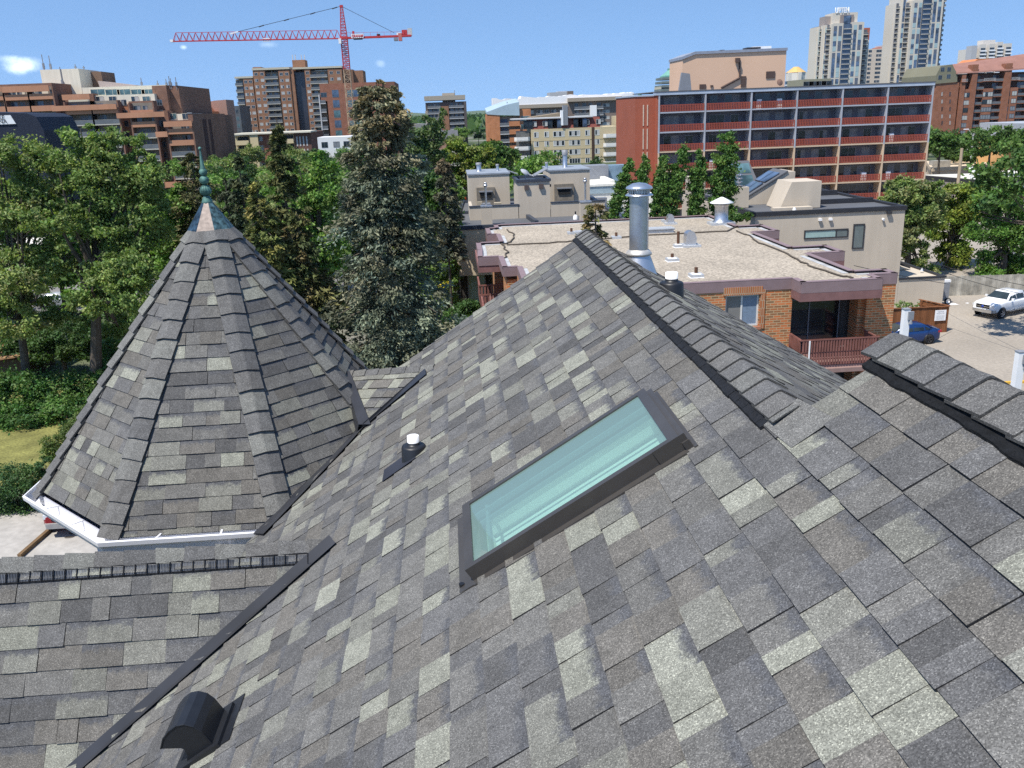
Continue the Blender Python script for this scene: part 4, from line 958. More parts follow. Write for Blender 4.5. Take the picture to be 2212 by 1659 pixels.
def beige_left():
    T = thing('stucco_building', 'pale stucco building with two rooftop terraces, a tower block and a dish', 'apartment building', (7, 78, -H))
    zr = -8.34
    mb = M(); mb.prism([(0,68),(13.6,68),(13.9,88),(1.1,90)], -12.2, zr-.3); mb.build('wall', CREAM, T)
    mb = M(); mb.prism([(3.2,70),(13.4,70),(13.6,88),(3.4,90)], -H, -12.2); mb.build('lower_wall', CREAM, T)
    mb = M(); mb.prism([(.25,68.3),(13.4,68.3),(13.6,87.8),(1.3,89.8)], zr-.32, zr-.18); mb.build('roof', GREY_ROOF, T)
    TR = mat('navy_coping', (.045,.055,.075), .5, var=.1)
    mb = M(); mb.box(-.06,13.7,67.92,68.28,zr-.28,zr+.02); mb.slab([(-.06,68.28,zr-.28),(.3,68.28,zr-.28),(1.4,90,zr-.28),(1.05,90,zr-.28)], (0,0,.3)); mb.slab([(13.3,68.28,zr-.28),(13.7,68.28,zr-.28),(14.0,88,zr-.28),(13.6,88,zr-.28)], (0,0,.3)); mb.box(1.3,13.6,87.8,88.1,zr-.2,zr+.05)
    mb.box(.6,1.5,78.0,78.2,zr-.16,zr+.06); mb.slab([(6.4,68.4,zr-.16),(6.7,68.4,zr-.16),(6.4,72.8,zr-.16),(6.1,72.8,zr-.16)], (0,0,.3)); mb.build('parapet', TR, T)
    mb = M(); mb.box(1.5,5.55,73,73.25,zr-.2,-7.45,0); mb.box(8.2,12.7,73,73.25,zr-.2,-7.4,0)
    mb.box(1.5,1.75,73.25,78,zr-.2,-7.45,0); mb.build('terrace_wall', STUC, T)
    mb = M(); mb.box(1.45,5.6,72.95,73.3,-7.45,-7.36); mb.box(8.2,12.75,72.95,73.3,-7.4,-7.31); mb.build('terrace_coping', TR, T)
    mb = M(); mb.box(1.64,5.25,79,85,zr-.2,-5.3,0); mb.box(8.86,12.4,79,85,zr-.2,-5.25,0); mb.build('terrace_block', STUC, T)
    mb = M(); mb.box(1.56,5.33,78.92,85,-5.3,-5.17); mb.box(8.78,12.5,78.92,85,-5.25,-5.12); mb.build('block_coping', mat('grey_blue_coping', (.25,.28,.32), .6), T)
    mb = M(); mb.box(5.5,8.15,73,77.5,zr-.2,-5.62); mb.build('tower_block', STUC, T)
    mb = M(); mb.box(5.4,8.25,72.9,73.15,-5.62,-5.40); mb.box(5.4,5.65,73.15,77.5,-5.62,-5.40); mb.box(8.0,8.25,73.15,77.5,-5.62,-5.4); mb.box(5.65,8.0,77.3,77.5,-5.62,-5.4); mb.box(5.65,8.0,73.15,77.3,-5.62,-5.6,0); mb.build('tower_coping', TR, T)
    # scuppers
    mb = M(); mb.box(6.05,6.4,72.8,73,-6.2,-5.85); mb.box(7.25,7.6,72.8,73,-6.15,-5.8); mb.box(8.15,8.3,73.3,73.5,-6.1,-5.9); mb.build('wall_box', mat('brown_box', (.09,.07,.065), .7), T)
    for x0, x1 in ((2.3,3.9),(9.2,10.9)):
        mb = M(); mb.box(x0,x1,78.6,79,zr,-6.35,0); mb.box(x0+.3,x1-.3,78.5,78.6,-7.2,-6.75,1); mb.box(x0+.2,x1-.2,78.4,78.6,-6.75,-6.65,2)
        mb.build('fireplace', [brick('grey_stone', (.24,.21,.17), (.18,.16,.135), (.16,.145,.12), .5, .3, .01), mat('soot', (.02,.02,.02), .9), FRG], T)
    mb = M(); mb.box(2.5,3.3,74.5,75.2,-8.0,-7.35,0); mb.box(3.6,4.2,74.2,74.9,-8,-7.3,1); mb.box(2.2,2.6,74.6,75.0,-8,-7.2,1); mb.build('terrace_furniture', [FRG, mat('wicker', (.36,.31,.23), .9)], T)
    for x, y in ((2.73,69.4),(10.56,69.6)):
        o = bpy.data.objects.new('chimney', None); COL.objects.link(o); o.parent = T
        mb = M(); mb.box(x-.42,x+.42,y-.3,y+.45,zr-.2,-7.1); mb.build('stack', STUC, o)
        mb = M(); mb.box(x-.45,x+.45,y-.33,y+.48,-7.09,-7.0); mb.tube((x,y,-7.0),(x,y,-5.55),.08); mb.lathe([(.09,-5.6),(.16,-5.5),(.16,-5.42),(.1,-5.4),(.1,-5.33),(.15,-5.3),(.0,-5.2)], (x,y,0), 14); mb.build('flue_pipe', GALV, o)
    mb = M(); cx, cy, cz = 6.35, 75.3, -5.0
    mb.lathe([(.0,.16),(.25,.11),(.45,.0),(.46,.02),(.25,.14),(.0,.19)], (cx,cy,cz), 18, ax=(.5,-.35,.75)); mb.beam((cx,cy,cz), (cx+.7,cy-.5,-5.3), .06); mb.beam((cx,cy,cz), (cx,cy,-5.6), .07); mb.build('satellite_dish', mat('dish_grey', (.33,.35,.38), .6), T)
    mb = M(); mb.slab([(7.1,74.6,-5.3),(8.2,74.6,-4.75),(8.2,76.4,-4.75),(7.1,76.4,-5.3)], (0,0,.06)); mb.slab([(5.0,76.0,-4.9),(5.8,76.0,-5.2),(5.8,77.2,-5.2),(5.0,77.2,-4.9)], (0,0,.06)); mb.build('open_hatch', FRG, T)
    for x, y, r_, hh in ((2.7,82,.22,.7),(4.4,82,.13,.5),(8.9,82,.13,.5),(10.6,82,.22,1.5)):
        mb = M(); mb.lathe([(r_*1.4,-5.2),(r_,-5.1),(r_,-5.1+hh*.7)], (x,y,0), 12, 0); mb.lathe([(r_*1.2,-5.1+hh*.7),(r_*1.2,-5.1+hh),(0,-5.08+hh)], (x,y,0), 12, 1); mb.build('roof_stack', [GALV, FRG], T)
    mb = M(); mb.lathe([(.2,zr-.2),(.17,zr+.1),(.08,zr+.2)], (9.9,70.6,0), 12, 0); mb.tube((9.9,70.6,zr+.15), (9.9,70.6,zr+.45), .06, mi=1); mb.build('roof_vent', [WHITE, BLACKP], T)
    # ground floor: dark posts and tall glass on the left
    mb = M(); mb.box(0.1,.35,68.1,68.4,-H,-12.2); mb.box(2.9,3.2,68.1,68.4,-H,-12.2); mb.box(.35,2.9,68.9,69.0,-H,-16.2); mb.box(.35,2.9,68.85,69.0,-14.7,-14.55); mb.build('post', FRD, T)
    o = bpy.data.objects.new('window', None); COL.objects.link(o); o.parent = T
    mb = M(); mb.box(.95,1.05,68.85,69,-14.5,-12.25); mb.box(2.3,2.4,68.85,69,-14.5,-12.25); mb.build('frame', FRG, o)
    mb = M(); mb.box(1.05,2.3,68.92,68.98,-14.5,-12.25); mb.build('pane', mat('pane_pale_teal', (.3,.42,.4), .15), o)
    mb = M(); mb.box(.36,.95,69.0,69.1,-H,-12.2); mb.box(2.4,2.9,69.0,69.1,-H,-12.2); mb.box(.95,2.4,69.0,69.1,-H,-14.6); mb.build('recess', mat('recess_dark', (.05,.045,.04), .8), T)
beige_left()
# ---------------------------------------------------------------- the city behind
def X_(q, Y): return at(*q, Y).x
def Z_(q, Y): return at(*q, Y).z
BRN = brick('brown_brick', (.25,.135,.095), (.215,.115,.08), (.22,.14,.10), .6, .2, .02)
BRN2 = brick('tower_brick', (.30,.155,.09), (.26,.135,.08), (.26,.15,.10), .6, .2, .02)
ORB = brick('salmon_brick', (.46,.20,.11), (.40,.17,.09), (.38,.2,.13), .6, .2, .02)
YEL = mat('cream_yellow', (.66,.58,.36), .85, var=.05, scale=.1)
YELW = mat('cream_white', (.72,.68,.55), .85, var=.06, scale=.1, streak=.08)
SLABC = mat('slab_pale', (.46,.44,.38), .85, var=.08, scale=.3)
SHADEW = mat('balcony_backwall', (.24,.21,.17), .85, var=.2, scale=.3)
RAILG = mat('rail_glass_grey', (.14,.15,.16), .3, var=.2, scale=.5, spec=.5)
WHT = mat('white_wall', (.74,.74,.73), .8, var=.04, scale=.1)
LRAIL = mat('pale_rail', (.5,.5,.5), .6, var=.1)
def fins_bays(T, bays, Y, zt, n, fh, rec=1.7, fin=.35, finm=None, style='glass', top_solid=0, solidm=None, slabm=None, railm=None, backm=None, slab=.28, seed=1, door=True, hh=1.05):
    """bays [(x0,x1)]: floors of recessed balconies between fins, seen from the south"""
    finm = finm or BRN; r = random.Random(seed)
    bb = M(); fb = M()
    for x0, x1 in bays:
        w = x1-x0
        bb.box(x0, x1, Y+rec, Y+rec+.1, zt-n*fh, zt)
        fb.box(x0-fin/2, x0+fin/2, Y-.02, Y+rec, zt-n*fh, zt); fb.box(x1-fin/2, x1+fin/2, Y-.02, Y+rec, zt-n*fh, zt)
        sp = []
        for k in range(n):
            z = zt-(k+1)*fh
            sty = 'solid' if k < top_solid else style
            me = rail_mesh(w-fin, rec, sty, hh, slab, solidm if sty == 'solid' and solidm else (slabm or SLABC), (solidm or finm) if sty == 'solid' else (railm or RAILG))
            put(T, 'balcony', me, (x0+x1)/2, Y, z)
        if door:
            for k in range(n):
                z = zt-(k+1)*fh
                windows(T, [((x0+w*r.choice((.22,.28,.7)), Y+rec, z+.05))], min(1.6, w*.3), fh-.65, ('dark','dark','dark+curt','blue','curt+dark'), seed=seed*31+k, fr=FRG, cap=60)
                if w > 4.5: windows(T, [((x0+w*r.choice((.5,.55,.85)), Y+rec, z+.9))], min(1.3, w*.2), 1.2, ('dark','curt','dark+curt'), seed=seed*17+k, fr=FRG, cap=60)
    bb.build('recess_wall', backm or SHADEW, T); fb.build('fin', finm, T)
def red_building():
    T = thing('balcony_block', 'long block of flats with red slatted balcony rows and a peach rooftop box', 'apartment building', (50, 130, -H))
    Y = 130.; x0, xs, n = 30.5, 6.74, 6; xe = x0+xs*n; zt = 1.75; fh = 2.74
    REDP = mat('red_painted_brick', (.33,.095,.055), .85, var=.08, scale=.3, fine=.06, fscale=3)
    BLUEG = mat('blue_grey_wall', (.115,.125,.155), .85, var=.10, scale=.3); PEACH = mat('peach_stucco', (.66,.44,.30), .85, var=.04, scale=.15)
    REDS = mat('red_slats', (.27,.065,.042), .7, var=.18, scale=.5); FING = mat('fin_grey', (.34,.36,.40), .7, var=.12, scale=.4); FINT = mat('fin_tan', (.52,.40,.28), .8, var=.1, scale=.4)
    mb = M(); mb.box(x0, xe, Y+1.75, Y+16, -H, zt-.3); mb.build('wall', BLUEG, T)
    mb = M(); mb.box(27.3+.0, x0-.3, Y+1.0, Y+16, -H, zt-.5); mb.box(x0-.3, x0, Y-.1, Y+16, -H, zt-.35, 0); mb.build('end_wall', REDP, T)
    mb = M(); 
    for y in (Y+4, ): 
        for k in range(5): mb.box(28.4,28.55,Y+.93,Y+1.0,-H+1+k*3.3,-H+3.9+k*3.3); mb.box(29.0,29.15,Y+.93,Y+1.0,-H+1+k*3.3,-H+3.9+k*3.3)
    mb.build('wall_slit', mat('slit_pale', (.55,.45,.35), .8), T)
    mb = M(); mb.box(x0-.5, xe+.2, Y-.35, Y+16.2, zt-.02, zt+.12, 1); mb.box(x0-.45, xe+.15, Y-.3, Y+1.8, zt-.42, zt-.03, 0); mb.box(27.2, x0-.5, Y+.9, Y+16.2, zt-.5, zt-.3, 0); mb.build('roof', [mat('zinc_fascia', (.36,.42,.50), .5, var=.12, scale=.4), GREY_ROOF], T)
    mf, mf2, fb2 = M(), M(), M()
    for i in range(n+1):
        x = x0+xs*i
        for (za, zb, m_) in ((-6.7, zt-.4, mf), (-H, -6.7, mf2)):
            m_.slab([(x-.11,Y-.25,za),(x-.11,Y-.25,zb),(x-.11,Y+1.75,zb),(x-.11,Y+1.75,za)], (.22,0,0))
    mf.build('fin', FING, T); mf2.build('lower_fin', FINT, T)
    r = random.Random(4)
    for k in range(7):
        z = zt-.35-fh*(k+1)+.28 if k else zt-2.73
        z = -.98-fh*k
        for i in range(n):
            xc = x0+xs*(i+.5)
            put(T, 'balcony', rail_mesh(xs-.24, 1.75, 'slats', .98, .2, FING if k < 2 else FINT, REDS), xc, Y-.2, z)
            zz = z+.08
            if k < 4:
                a = r.choice((-1, 1))
                windows(T, [(xc+a*1.1, Y+1.75, zz)], 2.3, 2.05, ('dark','dark+curt','curt+dark','curt'), seed=k*9+i, fr=FRG, mull=1)
                windows(T, [(xc-a*1.6, Y+1.75, zz+.75)], 1.25, 1.25, ('dark','curt','dark+curt'), seed=k*7+i, fr=FRG, mull=1)
            else: windows(T, [(xc, Y+1.75, zz)], 5.2, 2.1, ('dark','dark+curt'), seed=k*5+i, fr=FRG, mull=4)
    # things on the balconies
    mb = M()
    for (i, k, c) in ((2,0,0),(2,0,1),(5,2,0),(1,3,0),(4,4,1),(5,4,0)): x = x0+xs*i+1+c*3; mb.box(x, x+.7, Y+.3, Y+.7, -.98-fh*k, -.98-fh*k+1.25)
    mb.build('balcony_clutter', WHITE, T)['kind'] = 'stuff'
    # rooftop box
    P = [pxz(z4(556,600), 138), pxz(z4(680,552), 138), pxz(z4(1602,512), 138)]
    xa, za = P[0]; xb, zb = P[1]; xc, zc = P[2]; zb = (zb+zc)/2
    mb = M(); mb.slab([(xa,138,1.6),(xc,138,1.6),(xc,138,zb+.1),(xb,138,zb),(xa,138,za)], (0,8,0)); mb.build('roof_box', PEACH, T)
    mb = M(); mb.slab([(xa-.1,137.8,za),(xb,137.8,zb),(xc+.1,137.8,zb+.1),(xc+.1,137.8,zb+.5),(xb,137.8,zb+.4),(xa-.1,137.8,za+.4)], (0,8.4,0)); mb.build('roof_box_coping', mat('coping_grey', (.25,.28,.34), .6), T)
    DKG = mat('louvre_brown', (.09,.06,.05), .7)
    def pbox(qa, qb, d=.12):
        (xa, za), (xb, zb) = pxz(qa, 138), pxz(qb, 138); mb = M(); mb.box(xa, xb, 138-d, 138, zb, za); mb.build('louvre', DKG, T)
    for qa, qb in ((z4(1397,720),z4(1482,785)),(z4(1145,768),z4(1190,875)),(z4(725,850),z4(788,893)),(z4(835,858),z4(862,876))): pbox(qa, qb)
    mb = M(); A = [at(*z4(a, b), 137.85) for a, b in ((1130,585),(1130,785),(945,885))]; mb.tube(A[0], A[1], .12); mb.tube(A[1], A[2], .16); p = at(*z4(1110,605), 137.6); mb.box(p.x-.3,p.x+.25,137.4,137.9,p.z-.3,p.z+.3); mb.build('drain_pipe', DKG, T)
    mb = M(); p = at(*z4(1245,495), 140); mb.box(p.x-.7,p.x+.7,139,141,p.z-.9,p.z); mb.box(p.x-1.0,p.x+1.1,138.8,141,p.z,p.z+.2); p = at(*z4(940,520), 140); mb.box(p.x-.3,p.x+.3,139,141,p.z-.6,p.z+.2); mb.build('roof_fan', FRD, T)
    mb = M(); p = at(*z4(1330,495), 140); mb.box(p.x-1.3,p.x+1.5,139,141,p.z-.8,p.z+.35); mb.build('roof_unit', WHITE, T)
    p = at(*z4(1535,830), 134); mb = M(); mb.lathe([(.0,.1),(.35,.06),(.5,0)], p, 14, ax=(.2,-1,.3)); mb.build('satellite_dish', mat('rust_brown', (.2,.12,.09), .7), T)
    p = at(*z4(580,860), 134); mb = M(); mb.slab([(p.x-.9,134,1.8),(p.x+1.0,134,1.8),(p.x+.7,134,p.z+1.6),(p.x-.5,134,p.z+1.8)], (0,.6,0)); mb.build('roof_panel', FRG, T)
red_building()
def body(T, x0, x1, Y, d, zt, m, name='wall', zb=-H):
    mb = M(); mb.box(x0, x1, Y, Y+d, zb, zt); return mb.build(name, m, T)
def cap_(T, x0, x1, Y, d, zt, m, h=.5, o=.3, name='roof'):
    mb = M(); mb.box(x0-o, x1+o, Y-o, Y+d+o, zt, zt+h); return mb.build(name, m, T)
def stepped():
    Y = 235.; fh = 2.78*1.0
    T = thing('stepped_block', 'wide brown brick block of flats with stepped terraces and a cream rooftop box', 'apartment building', (-110, 250, -H))
    def bx(xa, xb, ytop, d=0, dep=14, m=None, nm='wall'):
        a = X_(z1(xa, ytop), Y+d); b = X_(z1(xb, ytop), Y+d); t = Z_(z1((xa+xb)/2, ytop), Y+d); body(T, a, b, Y+d, dep, t, m or BRN, nm); return a, b, t
    # solid masses behind the balcony fronts
    bx(-420, 455, 745, 2.2, 22); bx(470, 820, 830, 4, 20); bx(800, 1045, 900, 2.2, 20); bx(1030, 1140, 920, 4, 20, ORB); bx(1130, 1345, 890, 2.2, 20); bx(1340, 1475, 975, 4.0, 18); bx(1440, 1690, 1060, 2.2, 16)
    a, b, t = bx(720, 1460, 760, 7, 20, YELW, 'upper_storey'); bx(815, 1360, 835, 5, 16, YELW, 'upper_storey'); bx(1495, 1690, 1003, 6, 10, YELW, 'upper_storey')
    bx(1336, 1462, 755, 6.9, 24, BRN, 'side_block'); 
    # wide dark side wall behind
    xa = X_(z1(1462,755), 250); mb = M(); mb.box(X_(z1(1340,900), 244), X_(z1(1590,760), 246), 244, 275, -H, Z_(z1(1460,758), 244)); mb.build('wall', BRN, T)
    bx(350, 690, 610, 14, 14, YELW, 'penthouse'); bx(740, 890, 632, 22, 10, mat('brown_panel', (.2,.13,.09), .8), 'penthouse')
    mb = M(); A = [pxz(z1(*q), 252) for q in ((860,712),(1190,750),(1190,772),(880,772))]; mb.slab([(x,252,z) for x, z in A], (0,8,0)); mb.build('sloping_roof', mat('pinkish_metal', (.36,.30,.28), .6), T)
    # fronts
    def front(xa, xb, ytop, nb, ntop, seed, nf, fhs=fh):
        a = X_(z1(xa, ytop), Y); b = X_(z1(xb, ytop), Y); t = Z_(z1((xa+xb)/2, ytop), Y); w = (b-a)/nb
        fins_bays(T, [(a+w*i, a+w*(i+1)) for i in range(nb)], Y, t, nf, fhs, rec=2.1, finm=BRN, style='glass', top_solid=ntop, solidm=BRN if False else ORBR, seed=seed, backm=SHADEW)
    front(-420, 20, 775, 2, 2, 1, 6); front(15, 455, 765, 2, 2, 2, 8); front(560, 1030, 850+40, 2, 1, 3, 8); front(1130, 1345, 905, 1, 2, 4, 9); front(1465, 1690, 1070, 1, 2, 5, 9)
    # parapet bands across the terraces
    mb = M()
    for xa, xb, yt, yb, d in ((10,430,757,800,-.1),(455,1025,925,965,-.3),(1025,1450,990,1028,-.3),(1440,1690,1068,1105,-.2),(-420,10,765,805,-.1),(545,790,832,868,1.5),(1370,1475,1160,1195,-.3),(1455,1700,1600,1640,-.4)):
        a, zt = pxz(z1(xa, yt), Y+d); b, _ = pxz(z1(xb, yt), Y+d); zb = zt-(yb-yt)/2.765*.6777*(Y)/1892*1.0; zt = Z_(z1((xa+xb)/2, yt), Y+d)
        mb.box(a, b, Y+d-.3, Y+d, zb-.3, zt)
    mb.build('parapet_band', ORBR, T)['kind'] = 'stuff'
    # stair towers with small dark windows between bays
    sp = []
    for k in range(7): sp.append((X_(z1(505+9*k, 930+95*k), Y+3.9), Y+3.95, Z_(z1(520, 850+93*k), Y+3.9)-.8))
    for xx in (1092, 1405):
        for k in range(7): sp.append((X_(z1(xx+8*k, 900+93*k), Y+3.9), Y+3.95, Z_(z1(xx, 900+93*k), Y+3.9)-.8))
    windows(T, sp, 1.3, 1.4, ('dark','curt+dark'), fr=FRG)
    # windows in the cream storeys
    sp = [(X_(z1(x, 815), Y+6.9), Y+6.95, Z_(z1(x, 840), Y+6.9)) for x in (862, 992, 1094, 1213, 1310)]
    windows(T, sp, 3.6, 1.5, ('teal',), fr=YELW, mull=1)
    sp = [(X_(z1(x, 880), Y+4.9), Y+4.95, Z_(z1(x, 903), Y+4.9)) for x in (880, 993, 1190, 1290)]+[(X_(z1(x, 830), Y+2.1), Y+2.15, Z_(z1(x, 845), Y+2.1)) for x in (200, 335, 100)]+[(X_(z1(x, 1040), Y+5.9), Y+5.95, Z_(z1(x, 1052), Y+5.9)) for x in (1525, 1640)]+[(X_(z1(x, 900), Y+3.9), Y+3.95, Z_(z1(x, 912), Y+3.9)) for x in (645, 755)]
    windows(T, sp, 1.9, 1.5, ('dark+blind','teal','dark'), fr=YELW, mull=1)
    # cream wall pieces behind top terraces
    mb = M()
    for xa, xb, yt, yb, d in ((75,225,800,848,2.15),(275,430,790,838,2.15),(600,780,868,915,3.95)):
        (a, zt), (b, zb) = pxz(z1(xa, yt), Y+d), pxz(z1(xb, yb), Y+d); mb.box(a, b, Y+d-.06, Y+d, zb, zt)
    mb.build('terrace_backwall', YELW, T)['kind'] = 'stuff'
    # antennas
    mb = M()
    for xx, yt, yb, d in ((365,480,610,20),(428,490,610,20),(525,590,780,13.9),(660,565,600,20),(735,580,600,20),(1240,685,750,9),(1385,710,750,9),(1460,695,750,9),(1485,670,750,9),(1500,690,750,9),(1545,680,755,9)):
        p = at(*z1(xx, yt), Y+d); q = at(*z1(xx, yb), Y+d); q.x = p.x; mb.beam(p, (p.x, p.y, q.z-1), .16); mb.beam((p.x,p.y,p.z-(p.z-q.z)*.6), (p.x,p.y,q.z), .45)
    mb.build('antenna', FRG, T)['kind'] = 'stuff'
    # the dark tall side tower to the right
    T2 = thing('brown_slab_block', 'tall windowless brown brick side wall right of the stepped flats', 'apartment building', (-84, 240, -H))
    a = X_(z1(1690,1000), 240); b = X_(z1(1930,1000), 262); zt = Z_(z1(1750,1000), 240)
    mb = M(); A = [(a,233.5),(a,236),(X_(z1(1940,1010), 300),300),(X_(z1(2020,1015), 300),300)]
    xe = X_(z1(1925,1005), 275)
    mb.prism([(a,236),(a+1.2,236),(xe,275),(a,275)], -H, zt); mb.build('wall', BRN, T2)
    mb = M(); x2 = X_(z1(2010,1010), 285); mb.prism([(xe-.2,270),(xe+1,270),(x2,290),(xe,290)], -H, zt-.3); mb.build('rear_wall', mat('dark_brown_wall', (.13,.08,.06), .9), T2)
    mb = M()
    for t in (.28, .47):
        x = a+1.2+(xe-a-1.2)*t; y = 236+39*t; mb.slab([(x+.05,y,-H),(x+.05,y,zt-1.5),(x+.35,y+3.2,zt-1.5),(x+.35,y+3.2,-H)], (.1,-.05,0))
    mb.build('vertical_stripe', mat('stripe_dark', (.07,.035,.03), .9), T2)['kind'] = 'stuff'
    cap_(T2, a, a+1, 236, 0, zt, FRG, .3, .1)
    # orange-roofed houses peeping over
    T3 = thing('orange_roof_block', 'orange tiled roofs with chimneys behind the brown flats', 'building', (-95, 320, -H)); Y3 = 320.
    mb = M(); A = [pxz(z1(*q), Y3) for q in ((1602,925),(1700,930),(1740,925),(1800,918),(1850,990),(1602,992))]; mb.slab([(x,Y3,z) for x, z in A], (0,10,-1)); 
    (xa, zt_), (xb, _) = pxz(z1(1602,990), Y3), pxz(z1(1850,990), Y3); mb.box(xa, xb, Y3+.5, Y3+14, -H, zt_); mb.build('roof', mat('orange_tile', (.55,.20,.08), .8, var=.1, scale=.3), T3)
    mb = M()
    for xx, yt, w in ((1648,895,36),(1712,940,40),(1760,885,75)):
        (xa, zt_), (xb, _) = pxz(z1(xx-w/2, yt), Y3-1), pxz(z1(xx+w/2, yt), Y3-1); mb.box(xa, xb, Y3-1, Y3+4, -5, zt_)
    mb.build('chimney', BRN2, T3)['kind'] = 'stuff'
    mb = M(); (xa, zt_), (xb, zb) = pxz(z1(1800,905), Y3+12), pxz(z1(1990,878), Y3+12); mb.slab([(xa,Y3+12,-5),(xb,Y3+12,-5),(xb,Y3+12,zb),(xb-4,Y3+12,zb-.2),(xa,Y3+12,zt_)], (0,12,0)); mb.build('rear_wing', mat('pinkish_wall', (.36,.22,.17), .8), T3)
    T4 = thing('dark_glass_block', 'narrow dark grey building between the brown slab and the brick tower', 'building', (-130, 400, -H))
    (xa, zt_), (xb, _) = pxz(z1(2015,935), 400), pxz(z1(2110,935), 400); body(T4, xa, xb, 400, 20, zt_, mat('slate_cladding', (.10,.11,.12), .6, var=.2, scale=.3))
    sp = [(xa+1.2+2.0*i, 400, zt_-3-3*k) for i in range(int((xb-xa)/2.1)) for k in range(9)]; windows(T4, sp, 1.2, 1.6, ('teal','dark','blue'), fr=FRG)
ORBR = mat('salmon_parapet', (.47,.235,.14), .9, var=.10, scale=.2, streak=.06)
stepped()
def dark_hoarding():
    # dark navy building with a white lettered sign at the left edge
    Y = 150.; T = thing('dark_building', 'dark navy building at the left edge with a white lettered sign', 'building', (-85, 156, -H))
    a = X_(z1(-300,1000), Y); A = [pxz(z1(*q), Y) for q in ((-300,985),(235,998),(320,1030),(385,1150))]
    mb = M(); mb.slab([(A[0][0],Y,-H)]+[(x,Y,z) for x, z in A]+[(A[3][0],Y,-H)], (0,14,0)); mb.build('wall', mat('navy_wall', (.016,.022,.04), .7, var=.15), T)
    (xa, zt), (xb, zb) = pxz(z1(-60,1020), Y), pxz(z1(110,1093), Y)
    s = bpy.data.objects.new('sign', None); COL.objects.link(s); s.parent = T
    mb = M(); mb.slab([(xa,Y-.15,zb),(xb+.6,Y-.15,zb),(xb,Y-.15,zt),(xa,Y-.15,zt)], (0,.1,0)); mb.build('board', WHITE, s)
    for txt, q, sz in (('LEASE', z1(46,1056), 1.0), ('MONTANA', z1(66,1086), .92)):
        cu = bpy.data.curves.new('lettering', 'FONT'); cu.body = txt; cu.size = sz; cu.align_x = 'RIGHT'; o = bpy.data.objects.new('lettering', cu)
        COL.objects.link(o); dg = bpy.context.evaluated_depsgraph_get(); me = bpy.data.meshes.new_from_object(o.evaluated_get(dg)); bpy.data.objects.remove(o)
        p = at(*q, Y-.2); l = bpy.data.objects.new('lettering', me); COL.objects.link(l); l.parent = s; me.materials.clear(); me.materials.append(FRD)
        l.location = (p.x-T.location.x, Y-.2-T.location.y, p.z+H-T.location.z); l.rotation_euler = (math.pi/2, 0, 0)
dark_hoarding()
def brown_tower():
    Y = 430.; T = thing('brick_tower', 'tall brown brick residential tower with a dark glass stair strip and roof box', 'apartment tower', (-75, 445, -H)); fh = 2.73
    def sec(xa, xb, yt, d=0, dep=18, m=None, nm='wall'):
        a, t = pxz(z2(xa, yt), Y+d); b, _ = pxz(z2(xb, yt), Y+d); body(T, a, b, Y+d, dep, t, m or BRN2, nm); return a, b, t
    s1 = sec(205,290,690); s2 = sec(290,395,622); s3 = sec(515,612,622); s4 = sec(745,795,610); s5 = sec(950,1075,610)
    g = sec(648,745,640,2.5,14,mat('dark_glass_strip', (.03,.035,.05), .25, var=.3, scale=.2, spec=.6), 'stair_strip'); sec(612,650,618,.5,16)
    m_ = sec(395,515,640,2.0,14,SHADEW,'recess_wall'); m2 = sec(795,950,625,2.0,14,SHADEW,'recess_wall'); m3 = sec(140,205,700,2.0,14,SHADEW,'recess_wall')
    for (a, b, t) in (m_, m2, m3):
        n = 16 if t > 10 else 14
        for k in range(n): put(T, 'balcony', rail_mesh(b-a, 2.0, 'glass', 1.0, .3, SLABC, RAILG), (a+b)/2, Y-.1, t-fh*(k+1))
        windows(T, [(a+(b-a)*f, Y+2.0, t-fh*(k+1)+.1) for k in range(n) for f in (.25, .7)], 1.7, 2.0, ('dark','blue','teal'), fr=FRG, cap=34)
    for (a, b, t), nn in ((s1,2),(s2,2),(s3,2),(s4,1),(s5,2)):
        n = 13 if t < 12 else 15
        windows(T, [(a+(b-a)*(i+.5)/nn, Y, t-.9-fh*k-1.3) for k in range(n) for i in range(nn)], 1.5, 1.25, ('blind+dark','dark','curt+dark','blind'), fr=FRW, seed=3, cap=100)
    c = mat('cream_cornice', (.5,.46,.36), .8)
    for (a, b, t) in (s1, ): cap_(T, a-3.5, b, Y, 18, t, c, .8, .2, 'cornice')
    cap_(T, s2[0], s3[1], Y, 18, s2[2]+.1, c, .9, .25, 'cornice'); cap_(T, s4[0]-5, s5[1], Y, 18, s4[2]+.1, c, .8, .25, 'cornice')
    a, t = pxz(z2(638,530), Y+8); b, _ = pxz(z2(750,530), Y+8); body(T, a, b, Y+8, 8, t, BRN2, 'roof_box', 9); a, t = pxz(z2(290,592), Y+3); b, _ = pxz(z2(365,592), Y+3); body(T, a, b, Y+3, 8, t, BRN2, 'roof_box', 8)
    a, t = pxz(z2(455,595), Y+8); b, _ = pxz(z2(640,580), Y+8); body(T, a, b, Y+8, 8, t, FRG, 'plant_room', 9)
    a, t = pxz(z2(1170,622), Y+6); b, _ = pxz(z2(1262,622), Y+6); body(T, a, b, Y+6, 14, t, BRN2, 'rear_wing')
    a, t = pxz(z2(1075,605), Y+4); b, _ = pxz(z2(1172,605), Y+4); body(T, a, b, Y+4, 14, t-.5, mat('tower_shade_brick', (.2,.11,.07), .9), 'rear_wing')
    mb = M()
    for xx in (640, 665, 718, 746): p = at(*z2(xx, 482), Y+9); q = at(*z2(xx, 530), Y+9); mb.beam(p, (p.x, p.y, q.z), .35)
    mb.build('antenna', LRAIL, T)['kind'] = 'stuff'
brown_tower()
